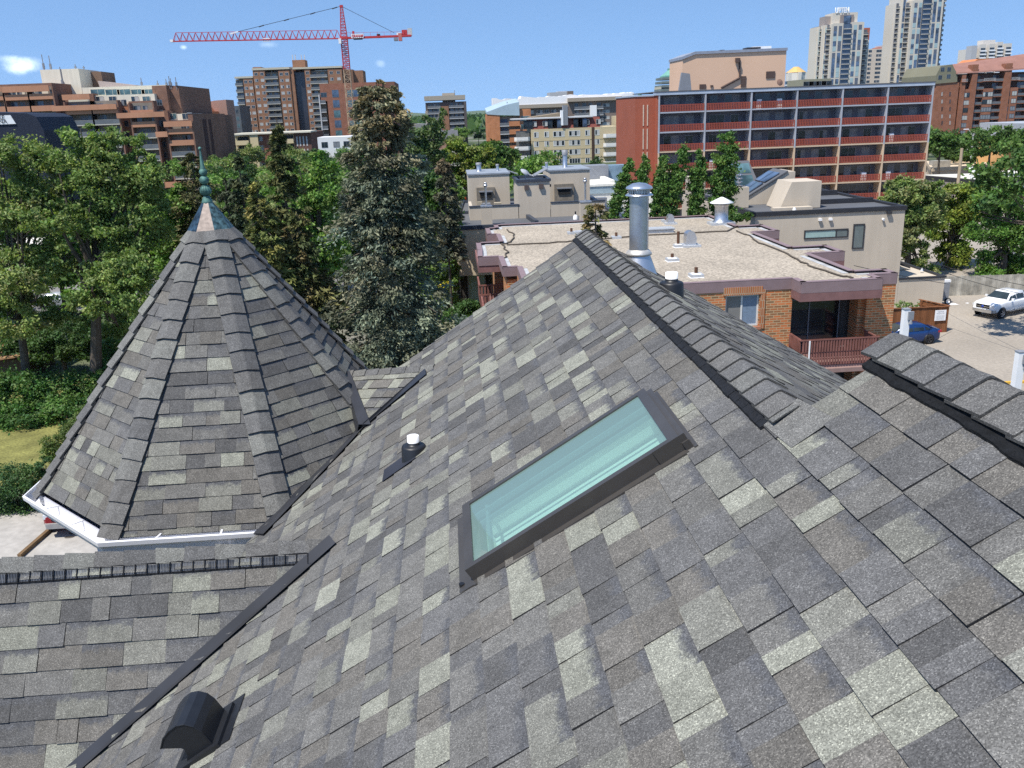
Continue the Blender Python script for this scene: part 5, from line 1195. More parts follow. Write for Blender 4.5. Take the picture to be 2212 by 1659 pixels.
def crane_brick():
    Y = 340.; T = thing('corner_brick_block', 'brick block with stacked dark corner balconies, in front of the tower and below the crane', 'apartment building', (-30, 350, -H)); fh = 3.0
    def sec(xa, xb, yt, d=0, dep=16, m=None, nm='wall', zb=-H):
        a, t = pxz(z2(xa, yt), Y+d); b, _ = pxz(z2(xb, yt), Y+d); body(T, a, b, Y+d, dep, t, m or PB, nm, zb); return a, b, t
    PB = brick('plum_brick', (.30,.13,.085), (.26,.11,.07), (.25,.13,.09), .6, .2, .02)
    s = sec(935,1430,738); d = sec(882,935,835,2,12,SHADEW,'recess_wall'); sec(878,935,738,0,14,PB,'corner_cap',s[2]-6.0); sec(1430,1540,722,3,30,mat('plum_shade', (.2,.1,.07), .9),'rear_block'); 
    for k in range(9): put(T, 'balcony', rail_mesh(d[1]-d[0], 2.0, 'glass', 1.0, .3, LRAIL, RAILG), (d[0]+d[1])/2, Y-.2, d[2]-fh*(k+1))
    mb = M(); mb.box(d[0]-.2, d[0]+.2, Y-.3, Y+2, -H, d[2]); mb.build('corner_fin', LRAIL, T)
    windows(T, [((s[0]+X_(z2(1018,800), Y)*0+ (X_(z2(1018,800), Y)-s[0])), Y, s[2]-2.4-2.4-fh*1.18*k) for k in range(6)], 2.4, 2.6, ('blue','teal'), fr=FRG, mull=0)
    windows(T, [(X_(z2(xx,800), Y), Y, s[2]-4.8-fh*1.18*k) for xx in (1150,1205,1300) for k in range(6)], 2.4, 2.4, ('teal','blue'), fr=FRG, mull=0)
    windows(T, [(X_(z2(912,780), Y), Y, s[2]-4.6)], 2.2, 1.6, ('dark',), fr=FRG)
    mb = M(); a, zt = pxz(z2(1212,640), 432); mb.box(a, a+6, 432, 434, zt-10, zt); mb.build('stair_frame', FRD, T) if False else None
    # cream and brick mid-rise
    Y = 295.; T = thing('cream_midrise', 'cream and brick mid-rise with boxy cream balconies behind the conifers', 'apartment building', (-62, 305, -H)); fh = 2.78
    CB_ = mat('cream_band', (.62,.52,.32), .85, var=.05, scale=.2)
    MB_ = brick('mid_brick', (.34,.14,.09), (.30,.125,.08), (.28,.14,.1), .5, .17, .02)
    def sec2(xa, xb, yt, d=0, dep=16, m=None, nm='wall'):
        a, t = pxz(z2(xa, yt), Y+d); b, _ = pxz(z2(xb, yt), Y+d); body(T, a, b, Y+d, dep, t, m or MB_, nm); return a, b, t
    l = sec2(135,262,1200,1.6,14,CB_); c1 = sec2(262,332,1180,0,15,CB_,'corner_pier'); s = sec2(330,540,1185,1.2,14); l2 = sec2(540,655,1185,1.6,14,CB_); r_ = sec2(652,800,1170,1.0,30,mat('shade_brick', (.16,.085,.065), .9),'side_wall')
    for (a, b, t) in (l, l2):
        for k in range(7): put(T, 'balcony', rail_mesh(b-a-.2, 1.6, 'solid', 1.15, .25, CB_, CB_), (a+b)/2, Y, t-fh*(k+1)+.2)
        windows(T, [(a+(b-a)*.55, Y+1.6, t-fh*(k+1)+.3) for k in range(7)], (b-a)*.75, 2.2, ('dark','dark+curt'), fr=FRD)
    cap_(T, l[0], r_[1], Y, 14, l[2]+.3, YELW, .5, .3, 'cornice')
    windows(T, [(s[0]+(s[1]-s[0])*f, Y+1.2, s[2]-fh*(k+1)+.7) for k in range(7) for f in (.09, .65)], 1.7, 1.4, ('dark+blind','blind+dark','dark'), fr=FRW)
    mb = M(); 
    for f in (.12, .3, .5, .7): 
        x = r_[0]+(r_[1]-r_[0])*f; 
        for k in range(4): mb.box(x, x+.45, Y+.93, Y+1.0, r_[2]-2.6-3.9*k-1.6, r_[2]-2.0-3.9*k+.8)
    mb.build('pale_strip', LRAIL, T)['kind'] = 'stuff'
    Y = 262.; T = thing('white_lowrise', 'small white building half hidden by the tall spruce', 'building', (-25, 270, -H))
    a, t = pxz(z2(860,1212), Y); b, _ = pxz(z2(1160,1212), Y); body(T, a, b, Y, 12, t, WHT); windows(T, [(a+(b-a)*f, Y, t-2.9-3.2*k) for f in (.2, .55, .85) for k in range(4)], 1.8, 1.6, ('dark','curt'), fr=FRG)
    T = thing('dark_tower', 'dark balconied tower with a tan roof box, left of the white-wrapped building', 'apartment tower', (-18, 480, -H)); Y = 470.; fh = 2.72
    DK = mat('dark_tower_wall', (.10,.085,.08), .8, var=.12, scale=.2); TANC = mat('tan_concrete', (.36,.32,.26), .85)
    a, t = pxz(z2(1812,905), Y); b, _ = pxz(z2(2160,905), Y); body(T, a, b, Y+2, 18, t, DK)
    mid = X_(z2(1990,950), Y); body(T, mid-2.2, mid+1.6, Y+.3, 6, t-2, BRN2, 'centre_pier'); body(T, a-.3, a+1, Y, 18, t-4, TANC, 'end_pier'); body(T, b-.5, b+.8, Y, 18, t, DK, 'end_pier')
    w1 = mid-2.4-a-1; w2 = b-mid-2.4
    for k in range(15):
        put(T, 'balcony', rail_mesh(w1, 2.0, 'glass', .9, .28, LRAIL, RAILG), a+1+w1/2, Y, t-fh*(k+1)); put(T, 'balcony', rail_mesh(w2, 2.0, 'glass', .9, .28, LRAIL, RAILG), b-.6-w2/2, Y, t-fh*(k+1))
    windows(T, [(a+1+w1*f, Y+2, t-fh*(k+1)+.1) for k in range(14) for f in (.2, .5, .8)], 1.6, 2.0, ('dark','blue','dark+curt'), fr=FRG, cap=50)
    windows(T, [(b-.6-w2*f, Y+2, t-fh*(k+1)+.1) for k in range(14) for f in (.2, .5, .8)], 1.6, 2.0, ('dark','blue','dark+curt'), fr=FRG, cap=50)
    cap_(T, a, b, Y+1, 18, t+.9, TANC, 2.2, .4); x2, t2 = pxz(z2(1960,822), Y+6); x3, _ = pxz(z2(2070,822), Y+6); body(T, x2, x3, Y+6, 8, t2, TANC, 'roof_box', t)
    mb = M(); p = at(*z2(2070,795), Y+7); mb.beam(p, (p.x,p.y,t), .3); mb.build('antenna', FRG, T)
    T = thing('arched_roof_hall', 'low dark grey building with curved roof left of the dark tower', 'building', (-30, 400, -H)); Y = 400.
    a, t = pxz(z2(1640,1105), Y); b, t2 = pxz(z2(1840,1095), Y); mb = M(); mb.slab([(a,Y,-H),(b,Y,-H),(b,Y,t2),((a+b)/2,Y,t2+.4),(a,Y,t)], (0,14,0)); mb.build('wall', mat('grey_render', (.24,.24,.24), .8), T)
    windows(T, [(a+(b-a)*f, Y, t-3.8-3.3*k) for f in (.35, .6, .85) for k in range(4)], 5.6, 2.5, ('dark','blue'), fr=LRAIL, mull=2)
crane_brick()
def crane():
    Y = 300.; T = thing('tower_crane', 'red lattice tower crane with a long jib and white name board over the brick tower', 'crane', (-52, 300, -H))
    RED = mat('crane_red', (.48,.045,.05), .55, var=.1); PINK = mat('crane_faded_red', (.50,.16,.14), .6, var=.1); TANM = mat('crane_mast_tan', (.42,.30,.20), .7)
    P = lambda q: at(*q, Y)
    base = P(z2(1120,600)); xm = base.x; w = 1.0
    zs = P(z2(1105,330)).z; zt = P(z2(1088,60)).z; zchg = P(z2(1130,615)).z
    def lattice(mb, x0, z0, z1, w0, w1, n, t=.17):
        for i in range(n):
            a = i/n; b = (i+1)/n; za, zb = z0+(z1-z0)*a, z0+(z1-z0)*b; wa, wb = w0+(w1-w0)*a, w0+(w1-w0)*b
            ca = [(x0-wa,Y-wa,za),(x0+wa,Y-wa,za),(x0+wa,Y+wa,za),(x0-wa,Y+wa,za)]; cb = [(x0-wb,Y-wb,zb),(x0+wb,Y-wb,zb),(x0+wb,Y+wb,zb),(x0-wb,Y+wb,zb)]
            for k in range(4):
                mb.beam(ca[k], cb[k], t); j = (k+1) % 4
                mb.beam(cb[k], cb[j], t*.7); mb.beam(ca[k] if i % 2 else ca[j], cb[j] if i % 2 else cb[k], t*.65)
    mb = M(); lattice(mb, xm, -H, zchg, w, w, 22); mb.build('lower_mast', TANM, T)
    mb = M(); lattice(mb, xm, zchg, zs, w, w, 16); mb.build('mast', RED, T)
    mb = M(); lattice(mb, xm, zs+.3, zt, w*.95, .35, 10); mb.box(xm-.5,xm+.5,Y-.5,Y+.5,zt-.2,zt+.5); mb.box(xm-1.1,xm+1.1,Y-1.1,Y+1.1,zs-.5,zs+.3); mb.build('tower_head', RED, T)
    # jib, triangular section
    zj = P(z2(900,352)).z-0; xl = P(z1(1530,365)).x; zl = P(z1(1530,365)).z; zj0 = P(z2(1060,340)).z
    n = 26; mb = M(); hgt = 2.5
    for i in range(n):
        fa, fb = i/n, (i+1)/n
        A = lambda f: (xm-1+(xl-xm+1)*f, zj0+(zl-zj0)*f)
        (xa, za), (xb, zb) = A(fa), A(fb); xmid, zmid = (xa+xb)/2, (za+zb)/2+hgt
        for s in (-.7, .7):
            mb.beam((xa,Y+s,za),(xb,Y+s,zb),.26); mb.beam((xa,Y+s,za),(xmid,Y,zmid),.12); mb.beam((xmid,Y,zmid),(xb,Y+s,zb),.12)
        mb.beam((xa,Y-.7,za),(xb,Y+.7,zb),.1)
        if i < n-1: (xc, zc) = A((i+2)/n); mb.beam((xmid,Y,zmid),((xb+xc)/2,Y,(zb+zc)/2+hgt),.15)
    mb.build('jib', RED, T)
    mb = M(); mb.box(xl-.9,xl+.1,Y-.8,Y+.8,zl-.2,zl+.5); mb.build('jib_tip', WHITE, T)
    xr, zr_ = P(z2(1690,315)).x, P(z2(1690,315)).z
    mb = M(); mb.beam((xm,Y-.8,zs-.2),(xr,Y-.8,zr_),.55); mb.beam((xm,Y+.8,zs-.2),(xr,Y+.8,zr_),.55)
    for f in (.1,.2,.3,.4,.5,.6,.7,.8,.9): x = xm+(xr-xm)*f; z = zs+(zr_-zs)*f; mb.beam((x,Y-.8,z),(x,Y+.8,z),.15); mb.beam((x,Y-.9,z),(x,Y-.9,z+1.2),.07)
    mb.beam((xm,Y-.9,zs+1.3),(xr-3,Y-.9,zr_+1.2),.07)
    mb.build('counter_jib', RED, T)
    def plate(nm, qa, qb, m_, d=.8, y=Y-1): 
        a, b = at(*qa, y), at(*qb, y); mb = M(); mb.box(a.x, b.x, y-d*.5, y+d*.5, b.z, a.z); return mb.build(nm, m_, T)
    plate('counterweight', z2(1537,335), z2(1572,360), FRG, 2.2, Y); plate('counterweight', z2(1574,295), z2(1610,360), PINK, 2.2, Y); plate('counterweight', z2(1560,290), z2(1600,318), WHITE, 2.0, Y)
    plate('winch', z2(1605,265), z2(1655,305), RED, 1.6, Y); plate('winch_frame', z2(1655,250), z2(1698,315), LRAIL, 1.5, Y); plate('winch', z2(1385,300), z2(1415,315), FRD, 1.2, Y); plate('ballast', z2(1180,333), z2(1260,348), FRD, 1.2, Y)
    plate('cab', z2(1048,340), z2(1075,385), WHITE, 1.4, Y-1.6); plate('sensor_box', z2(1168,275), z2(1188,300), RED, .8, Y)
    s = bpy.data.objects.new('name_board', None); COL.objects.link(s); s.parent = T
    a, b = at(*z2(1158,300), Y-1.4), at(*z2(1270,333), Y-1.4); mb = M(); mb.box(a.x,b.x,Y-1.4,Y-1.3,b.z,a.z); mb.build('board', WHITE, s)
    cu = bpy.data.curves.new('lettering', 'FONT'); cu.body = 'GRAHAM'; cu.size = (a.z-b.z)*.95; cu.offset = .035; o = bpy.data.objects.new('lettering', cu); COL.objects.link(o)
    me = bpy.data.meshes.new_from_object(o.evaluated_get(bpy.context.evaluated_depsgraph_get())); bpy.data.objects.remove(o)
    wd = max(v.co.x for v in me.vertices); k = (b.x-a.x)*.9/wd
    for v in me.vertices: v.co.x *= k
    me.materials.clear(); me.materials.append(mat('sign_red', (.55,.02,.04), .5)); l = bpy.data.objects.new('lettering', me); COL.objects.link(l); l.parent = s
    l.location = (a.x+(b.x-a.x)*.05-T.location.x, Y-1.45-T.location.y, b.z+(a.z-b.z)*.18+H-T.location.z); l.rotation_euler = (math.pi/2, 0, 0)
    mb = M(); top = (xm, Y, zt+.2)
    q = P(z2(150,282)); mb.beam(top, (q.x, Y, q.z), .13); q2 = P(z2(1540,290)); mb.beam(top, (q2.x, Y, q2.z), .12)
    for f in (.04,.25,.5,.74): p = Vector(top).lerp(Vector((q.x,Y,q.z)), f); mb.beam(p, p+Vector((-1.6,0,-.42)), .28)
    mb.build('tie_cable', FRD, T)
    mb = M(); mb.beam((q.x-2,Y,q.z-.5),(q.x+.5,Y,q.z+.1),.4); mb.build('tie_bracket', WHITE, T)
    a, b = P(z2(385,342)), P(z2(450,365)); mb = M(); mb.beam((a.x,Y-.6,a.z),(b.x,Y-.6,a.z),.25); mb.beam((a.x,Y-.6,b.z),(b.x,Y-.6,b.z),.2)
    for i in range(4): x = a.x+(b.x-a.x)*i/3; mb.beam((x,Y-.6,b.z),(x+.8,Y-.6,a.z),.14)
    mb.build('trolley', WHITE, T)
crane()
def centre():
    # white-wrapped slab and brown flats behind
    Y = 420.; T = thing('wrapped_block', 'long apartment block with its top storeys wrapped in white sheeting', 'apartment building', (35, 430, -H)); fh = 2.75
    SHEET = mat('white_sheeting', (.82,.82,.82), .7, var=.05, scale=.15, bump=.6, bscale=.6); BRW = mat('brown_render', (.20,.155,.13), .85, var=.1, scale=.2); TANR = mat('tan_roof_edge', (.34,.29,.23), .8)
    q = [(750,318),(985,320),(1000,300),(1225,300),(1395,285),(1700,285),(1870,268),(1990,262)]
    P = [pxz(z3(*p), Y) for p in q]; r = random.Random(2)
    pts = []
    for (xa, za), (xb, zb) in zip(P, P[1:]):
        n = 8
        for i in range(n): pts.append((xa+(xb-xa)*i/n, za+(zb-za)*i/n+r.uniform(-.35,.35)))
    pts.append(P[-1]); zb = Z_(z3(1000,395), Y)
    mb = M(); mb.slab([(pts[0][0],Y,zb)]+[(x,Y,z) for x, z in pts]+[(pts[-1][0],Y,Z_(z3(1990,410), Y)),(X_(z3(1895,400),Y),Y,Z_(z3(1900,418), Y)),(X_(z3(1870,330),Y),Y,zb)], (0,14,0)); mb.build('sheeting', SHEET, T)
    mb = M(); mb.slab([(X_(z3(1885,330),Y),Y-.5,Z_(z3(1885,455),Y)),(X_(z3(1905,455),Y),Y-.5,Z_(z3(1905,455),Y)),(X_(z3(1925,415),Y),Y-.5,Z_(z3(1925,410),Y)),(X_(z3(1990,410),Y),Y-.5,Z_(z3(1990,400),Y)),(X_(z3(1990,262),Y),Y-.5,Z_(z3(1990,265),Y)),(X_(z3(1880,275),Y),Y-.5,Z_(z3(1880,280),Y))], (0,-.2,0)); mb.build('loose_sheeting', SHEET, T)
    a, z = pxz(z3(985,400), Y); b, _ = pxz(z3(1420,380), Y); body(T, a, b, Y+1.5, 14, z, BRW); cap_(T, a, b, Y, 14, z-.2, TANR, 1.6, .4)
    for k in range(8): put(T, 'balcony', rail_mesh((b-a)*.62, 1.6, 'glass', 1.0, .3, LRAIL, RAILG), a+(b-a)*.64, Y, z-.8-fh*(k+1))
    windows(T, [(a+(b-a)*f, Y+1.5, z-2.7-fh*k) for k in range(7) for f in (.12,.24,.42,.55,.7,.85)], 2.2, 1.5, ('dark+blind','dark','blind'), fr=FRW, cap=40)
    a, z = pxz(z3(1420,340), Y-3); b, z2_ = pxz(z3(1880,322), Y-3); body(T, a, b, Y-1.5, 14, z, BRW, 'wing'); cap_(T, a, b, Y-3, 14, z-.2, TANR, 1.6, .4, 'wing_roof')
    for k in range(7): put(T, 'balcony', rail_mesh((b-a)*.33, 1.6, 'glass', 1.0, .3, LRAIL, RAILG), a+(b-a)*.27, Y-3, z-.8-fh*(k+1)); put(T, 'balcony', rail_mesh((b-a)*.16, 1.6, 'glass', 1.0, .3, LRAIL, RAILG), a+(b-a)*.58, Y-3, z-.8-fh*(k+1))
    windows(T, [(a+(b-a)*.72, Y-1.5, z-2.9-fh*k) for k in range(7)], 3.2, 1.3, ('dark+blind','blind','curt+blind'), fr=FRW); windows(T, [(a+(b-a)*f, Y-1.5, z-3-fh*k) for k in range(7) for f in (.15,.3,.42,.58)], 1.8, 2.0, ('dark','dark+curt'), fr=FRG, cap=80)
    mb = M(); (xa, za), (xb, zb) = pxz(z3(1608,375), Y-5), pxz(z3(1665,470), Y-5); mb.box(xa, xb, Y-5, Y-3.2, zb, za); mb.build('white_panel', WHITE, T)
    mb = M(); (xa, za), (xb, zb) = pxz(z3(1410,250), Y+2), pxz(z3(1460,335), Y+2); mb.box(xa, xb, Y+2, Y+6, zb, za); mb.box(xa-1.5, xb-1, Y+2, Y+6, zb, za-4); mb.build('roof_box', mat('dark_brown_box', (.12,.095,.075), .8), T)
    # grey far block above
    T = thing('grey_far_block', 'pale grey block top showing above the white sheeting', 'building', (60, 900, -H)); a, z = pxz(z3(1255,262), 900); b, _ = pxz(z3(1410,262), 900); body(T, a, b, 900, 30, z, mat('far_grey', (.42,.42,.43), .8))
    mb = M(); (x, z3_), (x2, z4_) = pxz(z3(1325,252), 899), pxz(z3(1410,262), 899); mb.box(x, x2, 902, 920, z-1, z3_); mb.build('roof_box', MATS['far_grey'], T)
    # orange brick, slanted slate-blue roof
    Y = 350.; T = thing('orange_brick_block', 'orange brick flats with pale blue sloping roof and dark open balconies', 'apartment building', (5, 360, -H)); fh = 3.0
    OB = brick('orange_far_brick', (.50,.21,.10), (.45,.19,.09), (.42,.2,.1), .6, .2, .02); SLATE = mat('pale_blue_metal', (.36,.46,.52), .5, var=.08, scale=.3)
    a, z = pxz(z3(697,455), Y); b, _ = pxz(z3(808,455), Y); c, _ = pxz(z3(890,470), Y); d, _ = pxz(z3(985,470), Y)
    body(T, a, b, Y, 16, z, OB); body(T, b, d, Y+2, 14, z-1, SHADEW, 'recess_wall'); 
    for k in range(9): put(T, 'balcony', rail_mesh(c-b, 2.0, 'glass', 1.0, .3, LRAIL, RAILG), (b+c)/2, Y, z-1.4-fh*(k+1)); put(T, 'balcony', rail_mesh(d-c, 2.0, 'solid', 1.5, .3, OB, OB), (d+c)/2, Y, z-1.4-fh*(k+1))
    windows(T, [((b+c)/2, Y+2, z-1.3-fh*(k+1)) for k in range(8)], (c-b)*.8, 2.3, ('blue','dark'), fr=FRG)
    mb = M(); A = [pxz(z3(*q), Y-.2) for q in ((695,435),(800,395),(870,370),(980,345),(985,465),(800,462),(800,440),(695,455))]; mb.slab([(x,Y-.2,z_) for x, z_ in A[:4]]+[(x,Y-.2,z_) for x, z_ in (A[4], A[5])]+[(A[7][0],Y-.2,A[7][1])], (0,16.4,1.5)); mb.build('roof', SLATE, T)
    e, z5_ = pxz(z3(1078,405), Y+3); body(T, d, e, Y+1, 14, z5_, OB, 'wing'); windows(T, [(d+(e-d)*.5, Y+1, z5_-4.4-3*k) for k in range(3)], 3.6, 1.8, ('teal','dark+blind'), fr=FRW)
    mb = M()
    for xx in (875,930): p = at(*z3(xx,345), Y+5); mb.beam(p, (p.x,p.y,p.z-3.5), .35)
    mb.build('antenna', FRG, T)['kind'] = 'stuff'
    # sand coloured apartment block with maroon mansard
    Y = 290.; T = thing('sand_block', 'sand coloured flats with white rounded balconies and a maroon mansard storey', 'apartment building', (25, 300, -H)); fh = 2.86
    SAND = mat('sand_render', (.52,.43,.27), .85, var=.05, scale=.2); MAR = mat('maroon_mansard', (.20,.055,.04), .7, var=.12, scale=.4); WB = mat('balcony_white', (.68,.66,.62), .6, var=.06)
    a, z = pxz(z3(1085,585), Y); b, zr_ = pxz(z3(1860,545), Y); z = (z+zr_)/2-.3
    body(T, a, b, Y, 16, z, SAND)
    zt = z+3.1; mb = M(); mb.slab([(a,Y+.3,z),(b-6,Y+.3,z),(b-6,Y+1.4,zt),(a,Y+1.4,zt)], (0,14,0)); mb.build('mansard', MAR, T); cap_(T, a-5, b-9, Y+.5, 14, zt, LRAIL, .35, .6)
    windows(T, [(X_(z3(x,540), Y), Y+.28, z+.9) for x in (1115,1210,1580,1680)], 1.5, 1.5, ('dark+blind','dark'), fr=FRW)
    windows(T, [(X_(z3(x,540), Y), Y+.2, z+.2) for x in (1060,1275,1315,1500,1540)], 3.0, 2.6, ('dark','blue'), fr=FRD)
    (xa, za), (xb, zb) = pxz(z3(1350,420), Y-.5), pxz(z3(1412,550), Y-.5); mb = M(); mb.box(xa, xb-1.5, Y-.6, Y+2, zb, za, 0); mb.box(xb-1.5, xb, Y-.4, Y+2, zb, za+1.5, 1); mb.build('chimney_panel', [WHITE, FRG], T)
    rows = [z-2.55-fh*k for k in range(6)]
    for x in (1130,1222,1582,1668): windows(T, [(X_(z3(x,600), Y), Y, zz) for zz in rows], 1.5, 1.75, ('dark+blind','dark','blind+dark'), fr=FRW, mull=1, ft=.16)
    for x in (1330,1468): windows(T, [(X_(z3(x,600), Y), Y, zz) for zz in rows], 3.7, 1.75, ('dark+blind','dark','blind+dark'), fr=FRW, mull=3, ft=.16)
    mb = M()
    for zz in rows: mb.box(a, b, Y-.06, Y, zz-1.2, zz-.95, 0)
    mb.build('band_course', mat('band_sand', (.44,.36,.22), .85), T)['kind'] = 'stuff'
    x = X_(z3(1632,600), Y); mb = M(); mb.box(x-.45, x+.45, Y-.1, Y, -H, z); mb.build('dark_seam', mat('seam_brown', (.06,.035,.025), .9), T)
    for (xa, xb, sd) in ((940,1078,-1),(1728,1860,1)):
        x0, _ = pxz(z3(xa,640), Y-1.5); x1, _ = pxz(z3(xb,640), Y-1.5); body(T, x0+1.5, x1, Y+.6, 12, z-.6, mat('glazed_grey', (.13,.13,.12), .5, var=.3, scale=.5), 'bay_wall')
        for k in range(6):
            def rb(w=x1-x0): 
                m = M(); pl = [(-w/2,0),(-w/2+.7,-1.2),(w/2-.7,-1.2),(w/2,0),(w/2,1.2),(-w/2,1.2)]; m.prism(pl, -.25, 0, 0)
                for p_, q_ in zip(pl[:3], pl[1:4]): m.beam((*p_,.5), (*q_,.5), .08, 1.0, 1)
                return m.build('balcony', [WB, WB], None, local=True)
            put(T, 'balcony', piece(('rb', round(x1-x0,2)), rb), (x0+x1)/2, Y-.6, z-3.2-fh*k)
    # right-hand wing with tiny windows
    a, z = pxz(z3(1862,470), Y+8); b, _ = pxz(z3(1985,465), Y+8); body(T, a, b, Y+8, 14, z, SAND, 'wing'); windows(T, [(a+(b-a)*f, Y+8, z-2.4-fh*k) for k in range(7) for f in (.2,.65)], 1.2, 1.4, ('dark',), fr=FRG)
    T = thing('pale_sliver_block', 'narrow pale block with small dark balconies beside the red end wall', 'building', (70, 320, -H)); a, z = pxz(z3(1940,415), 330); b, _ = pxz(z3(2030,415), 330); body(T, a, b, 330, 12, z, mat('mauve_grey', (.32,.27,.25), .85)); windows(T, [(a+(b-a)*.7, 330, z-3-2.8*k) for k in range(9)], 2.2, 1.6, ('dark',), fr=FRG)
    T = thing('tan_roof_hall', 'tan hipped roof building in front of the orange brick flats', 'building', (28, 330, -H)); Y = 320.
    mb = M(); A = [pxz(z3(*q), Y) for q in ((1080,480),(1350,440),(1350,500),(1080,512))]; mb.slab([(x,Y,z_) for x, z_ in A], (0,12,0)); mb.box(A[0][0],A[1][0],Y+.3,Y+12,-H,A[3][1]); mb.build('roof', mat('tan_shingle', (.30,.235,.16), .85, var=.1, scale=.3), T)
    T = thing('brick_lowrise', 'small orange brick building with dark balcony by the red end wall', 'building', (60, 210, -H)); Y = 220.
    a, z = pxz(z3(1918,690), Y); b, _ = pxz(z3(2035,680), Y); body(T, a, b, Y, 8, z, mat('ochre_brick', (.42,.2,.09), .85, var=.1)); windows(T, [(a+(b-a)*f, Y, z-2.8-2.8*k) for f in (.5,.85) for k in range(3)], 2.0, 1.7, ('dark','blind'), fr=FRW); cap_(T, a, b, Y, 8, z, FRD, .4, .5)
    # long low pale building with white roofs behind the beige block
    T = thing('white_flat_roof_house', 'low white building with pale flat roofs behind the beige terraces', 'building', (20, 105, -H)); Y = 104.
    a, z = pxz(z3(1605,1080), Y); b, _ = pxz(z3(1812,1060), Y); mb = M(); mb.box(a-6, b, Y, Y+14, -H, z-1.0, 0); mb.box(a-6, b+.1, Y-.1, Y+.2, z-1.0, z-.15, 1); mb.box(a-6.1, b+.2, Y-.2, Y+14.2, z-.15, z+.1, 0); mb.box(b-.4,b+.2,Y+.3,Y+14,z+.1,z+.45,0); mb.box(a-6,b,Y+13.8,Y+14.2,z+.1,z+.5,0); mb.build('wall', [mat('bright_white_wall', (.72,.70,.63), .8), mat('steel_blue_fascia', (.30,.38,.42), .6)], T)
    mb = M(); mb.box(b, b+5.2, Y+2, Y+12, -H, z-1.4); mb.box(b-3,b+5,Y-3,Y+1.8,-H,-12.5); mb.build('wing', MATS['bright_white_wall'], T)
    mb = M(); p = at(*z3(1715,1190), 95); mb.box(p.x-.5,p.x+.5,95,96,-H,p.z); mb.build('service_box', FRG, T)
    mb = M(); p = at(*z3(1790,905), 112); mb.box(p.x-1.9,p.x+1.9,112,114,p.z-2.6,p.z); mb.build('water_tank', mat('faded_blue_tank', (.17,.25,.32), .6, var=.25, scale=.8), T); mb = M(); p = at(*z3(1705,905), 111); mb.box(p.x-1.9,p.x+.9,111,114,p.z-2.5,p.z); mb.build('roof_unit', FRG, T)
    T = thing('distant_school', 'distant low blue-roofed hall on the horizon', 'building', (10, 1500, -H)); a, z = pxz(z3(565,492), 1500); b, _ = pxz(z3(700,492), 1500); body(T, a, b, 1500, 40, z, mat('far_red', (.25,.13,.11), .8)); cap_(T, a, b, 1500, 40, z, mat('far_blue_roof', (.35,.45,.6), .6), 3, 1); 
    r = random.Random(9)
    for i in range(26):
        d = r.uniform(380, 1500); th = math.radians(r.choice((r.uniform(-5.5, .5), r.uniform(-30, 30)))); x, y = d*math.sin(th), d*math.cos(th); w = r.uniform(9, 18); hh = r.uniform(5, 9)
        T = thing('distant_house', '', 'house', (x, y, -H), 'small distant houses among the far trees')
        T['label'] = 'small distant house with a gabled roof among the far trees'
        c = r.choice(((.5,.45,.4),(.35,.2,.15),(.6,.6,.58),(.3,.3,.32))); cm = mat('house_wall_%d' % (int(c[0]*100)), c, .85)
        mb = M(); mb.box(x-w/2, x+w/2, y, y+9, -H, -H+hh*.6); mb.slab([(x-w/2,y,-H+hh*.6),(x+w/2,y,-H+hh*.6),(x+w/2,y+4.5,-H+hh),(x-w/2,y+4.5,-H+hh)], (0,0,.2)); mb.build('wall', cm, T)
        mb = M(); mb.slab([(x-w/2-.4,y-.4,-H+hh*.58),(x+w/2+.4,y-.4,-H+hh*.58),(x+w/2+.4,y+4.5,-H+hh+.2),(x-w/2-.4,y+4.5,-H+hh+.2)], (0,0,.2)); mb.slab([(x-w/2-.4,y+9.4,-H+hh*.58),(x+w/2+.4,y+9.4,-H+hh*.58),(x+w/2+.4,y+4.5,-H+hh+.2),(x-w/2-.4,y+4.5,-H+hh+.2)], (0,0,.2)); mb.build('roof', r.choice((mat('far_roof_red', (.36,.09,.06), .8), GREY_ROOF, mat('far_roof_brown', (.16,.11,.08), .8))), T)
centre()
STONE = mat('pale_stone', (.58,.53,.45), .8, var=.05, scale=.05); TEALP = mat('spandrel_teal', (.36,.47,.48), .3, var=.12, scale=.15, spec=.5)
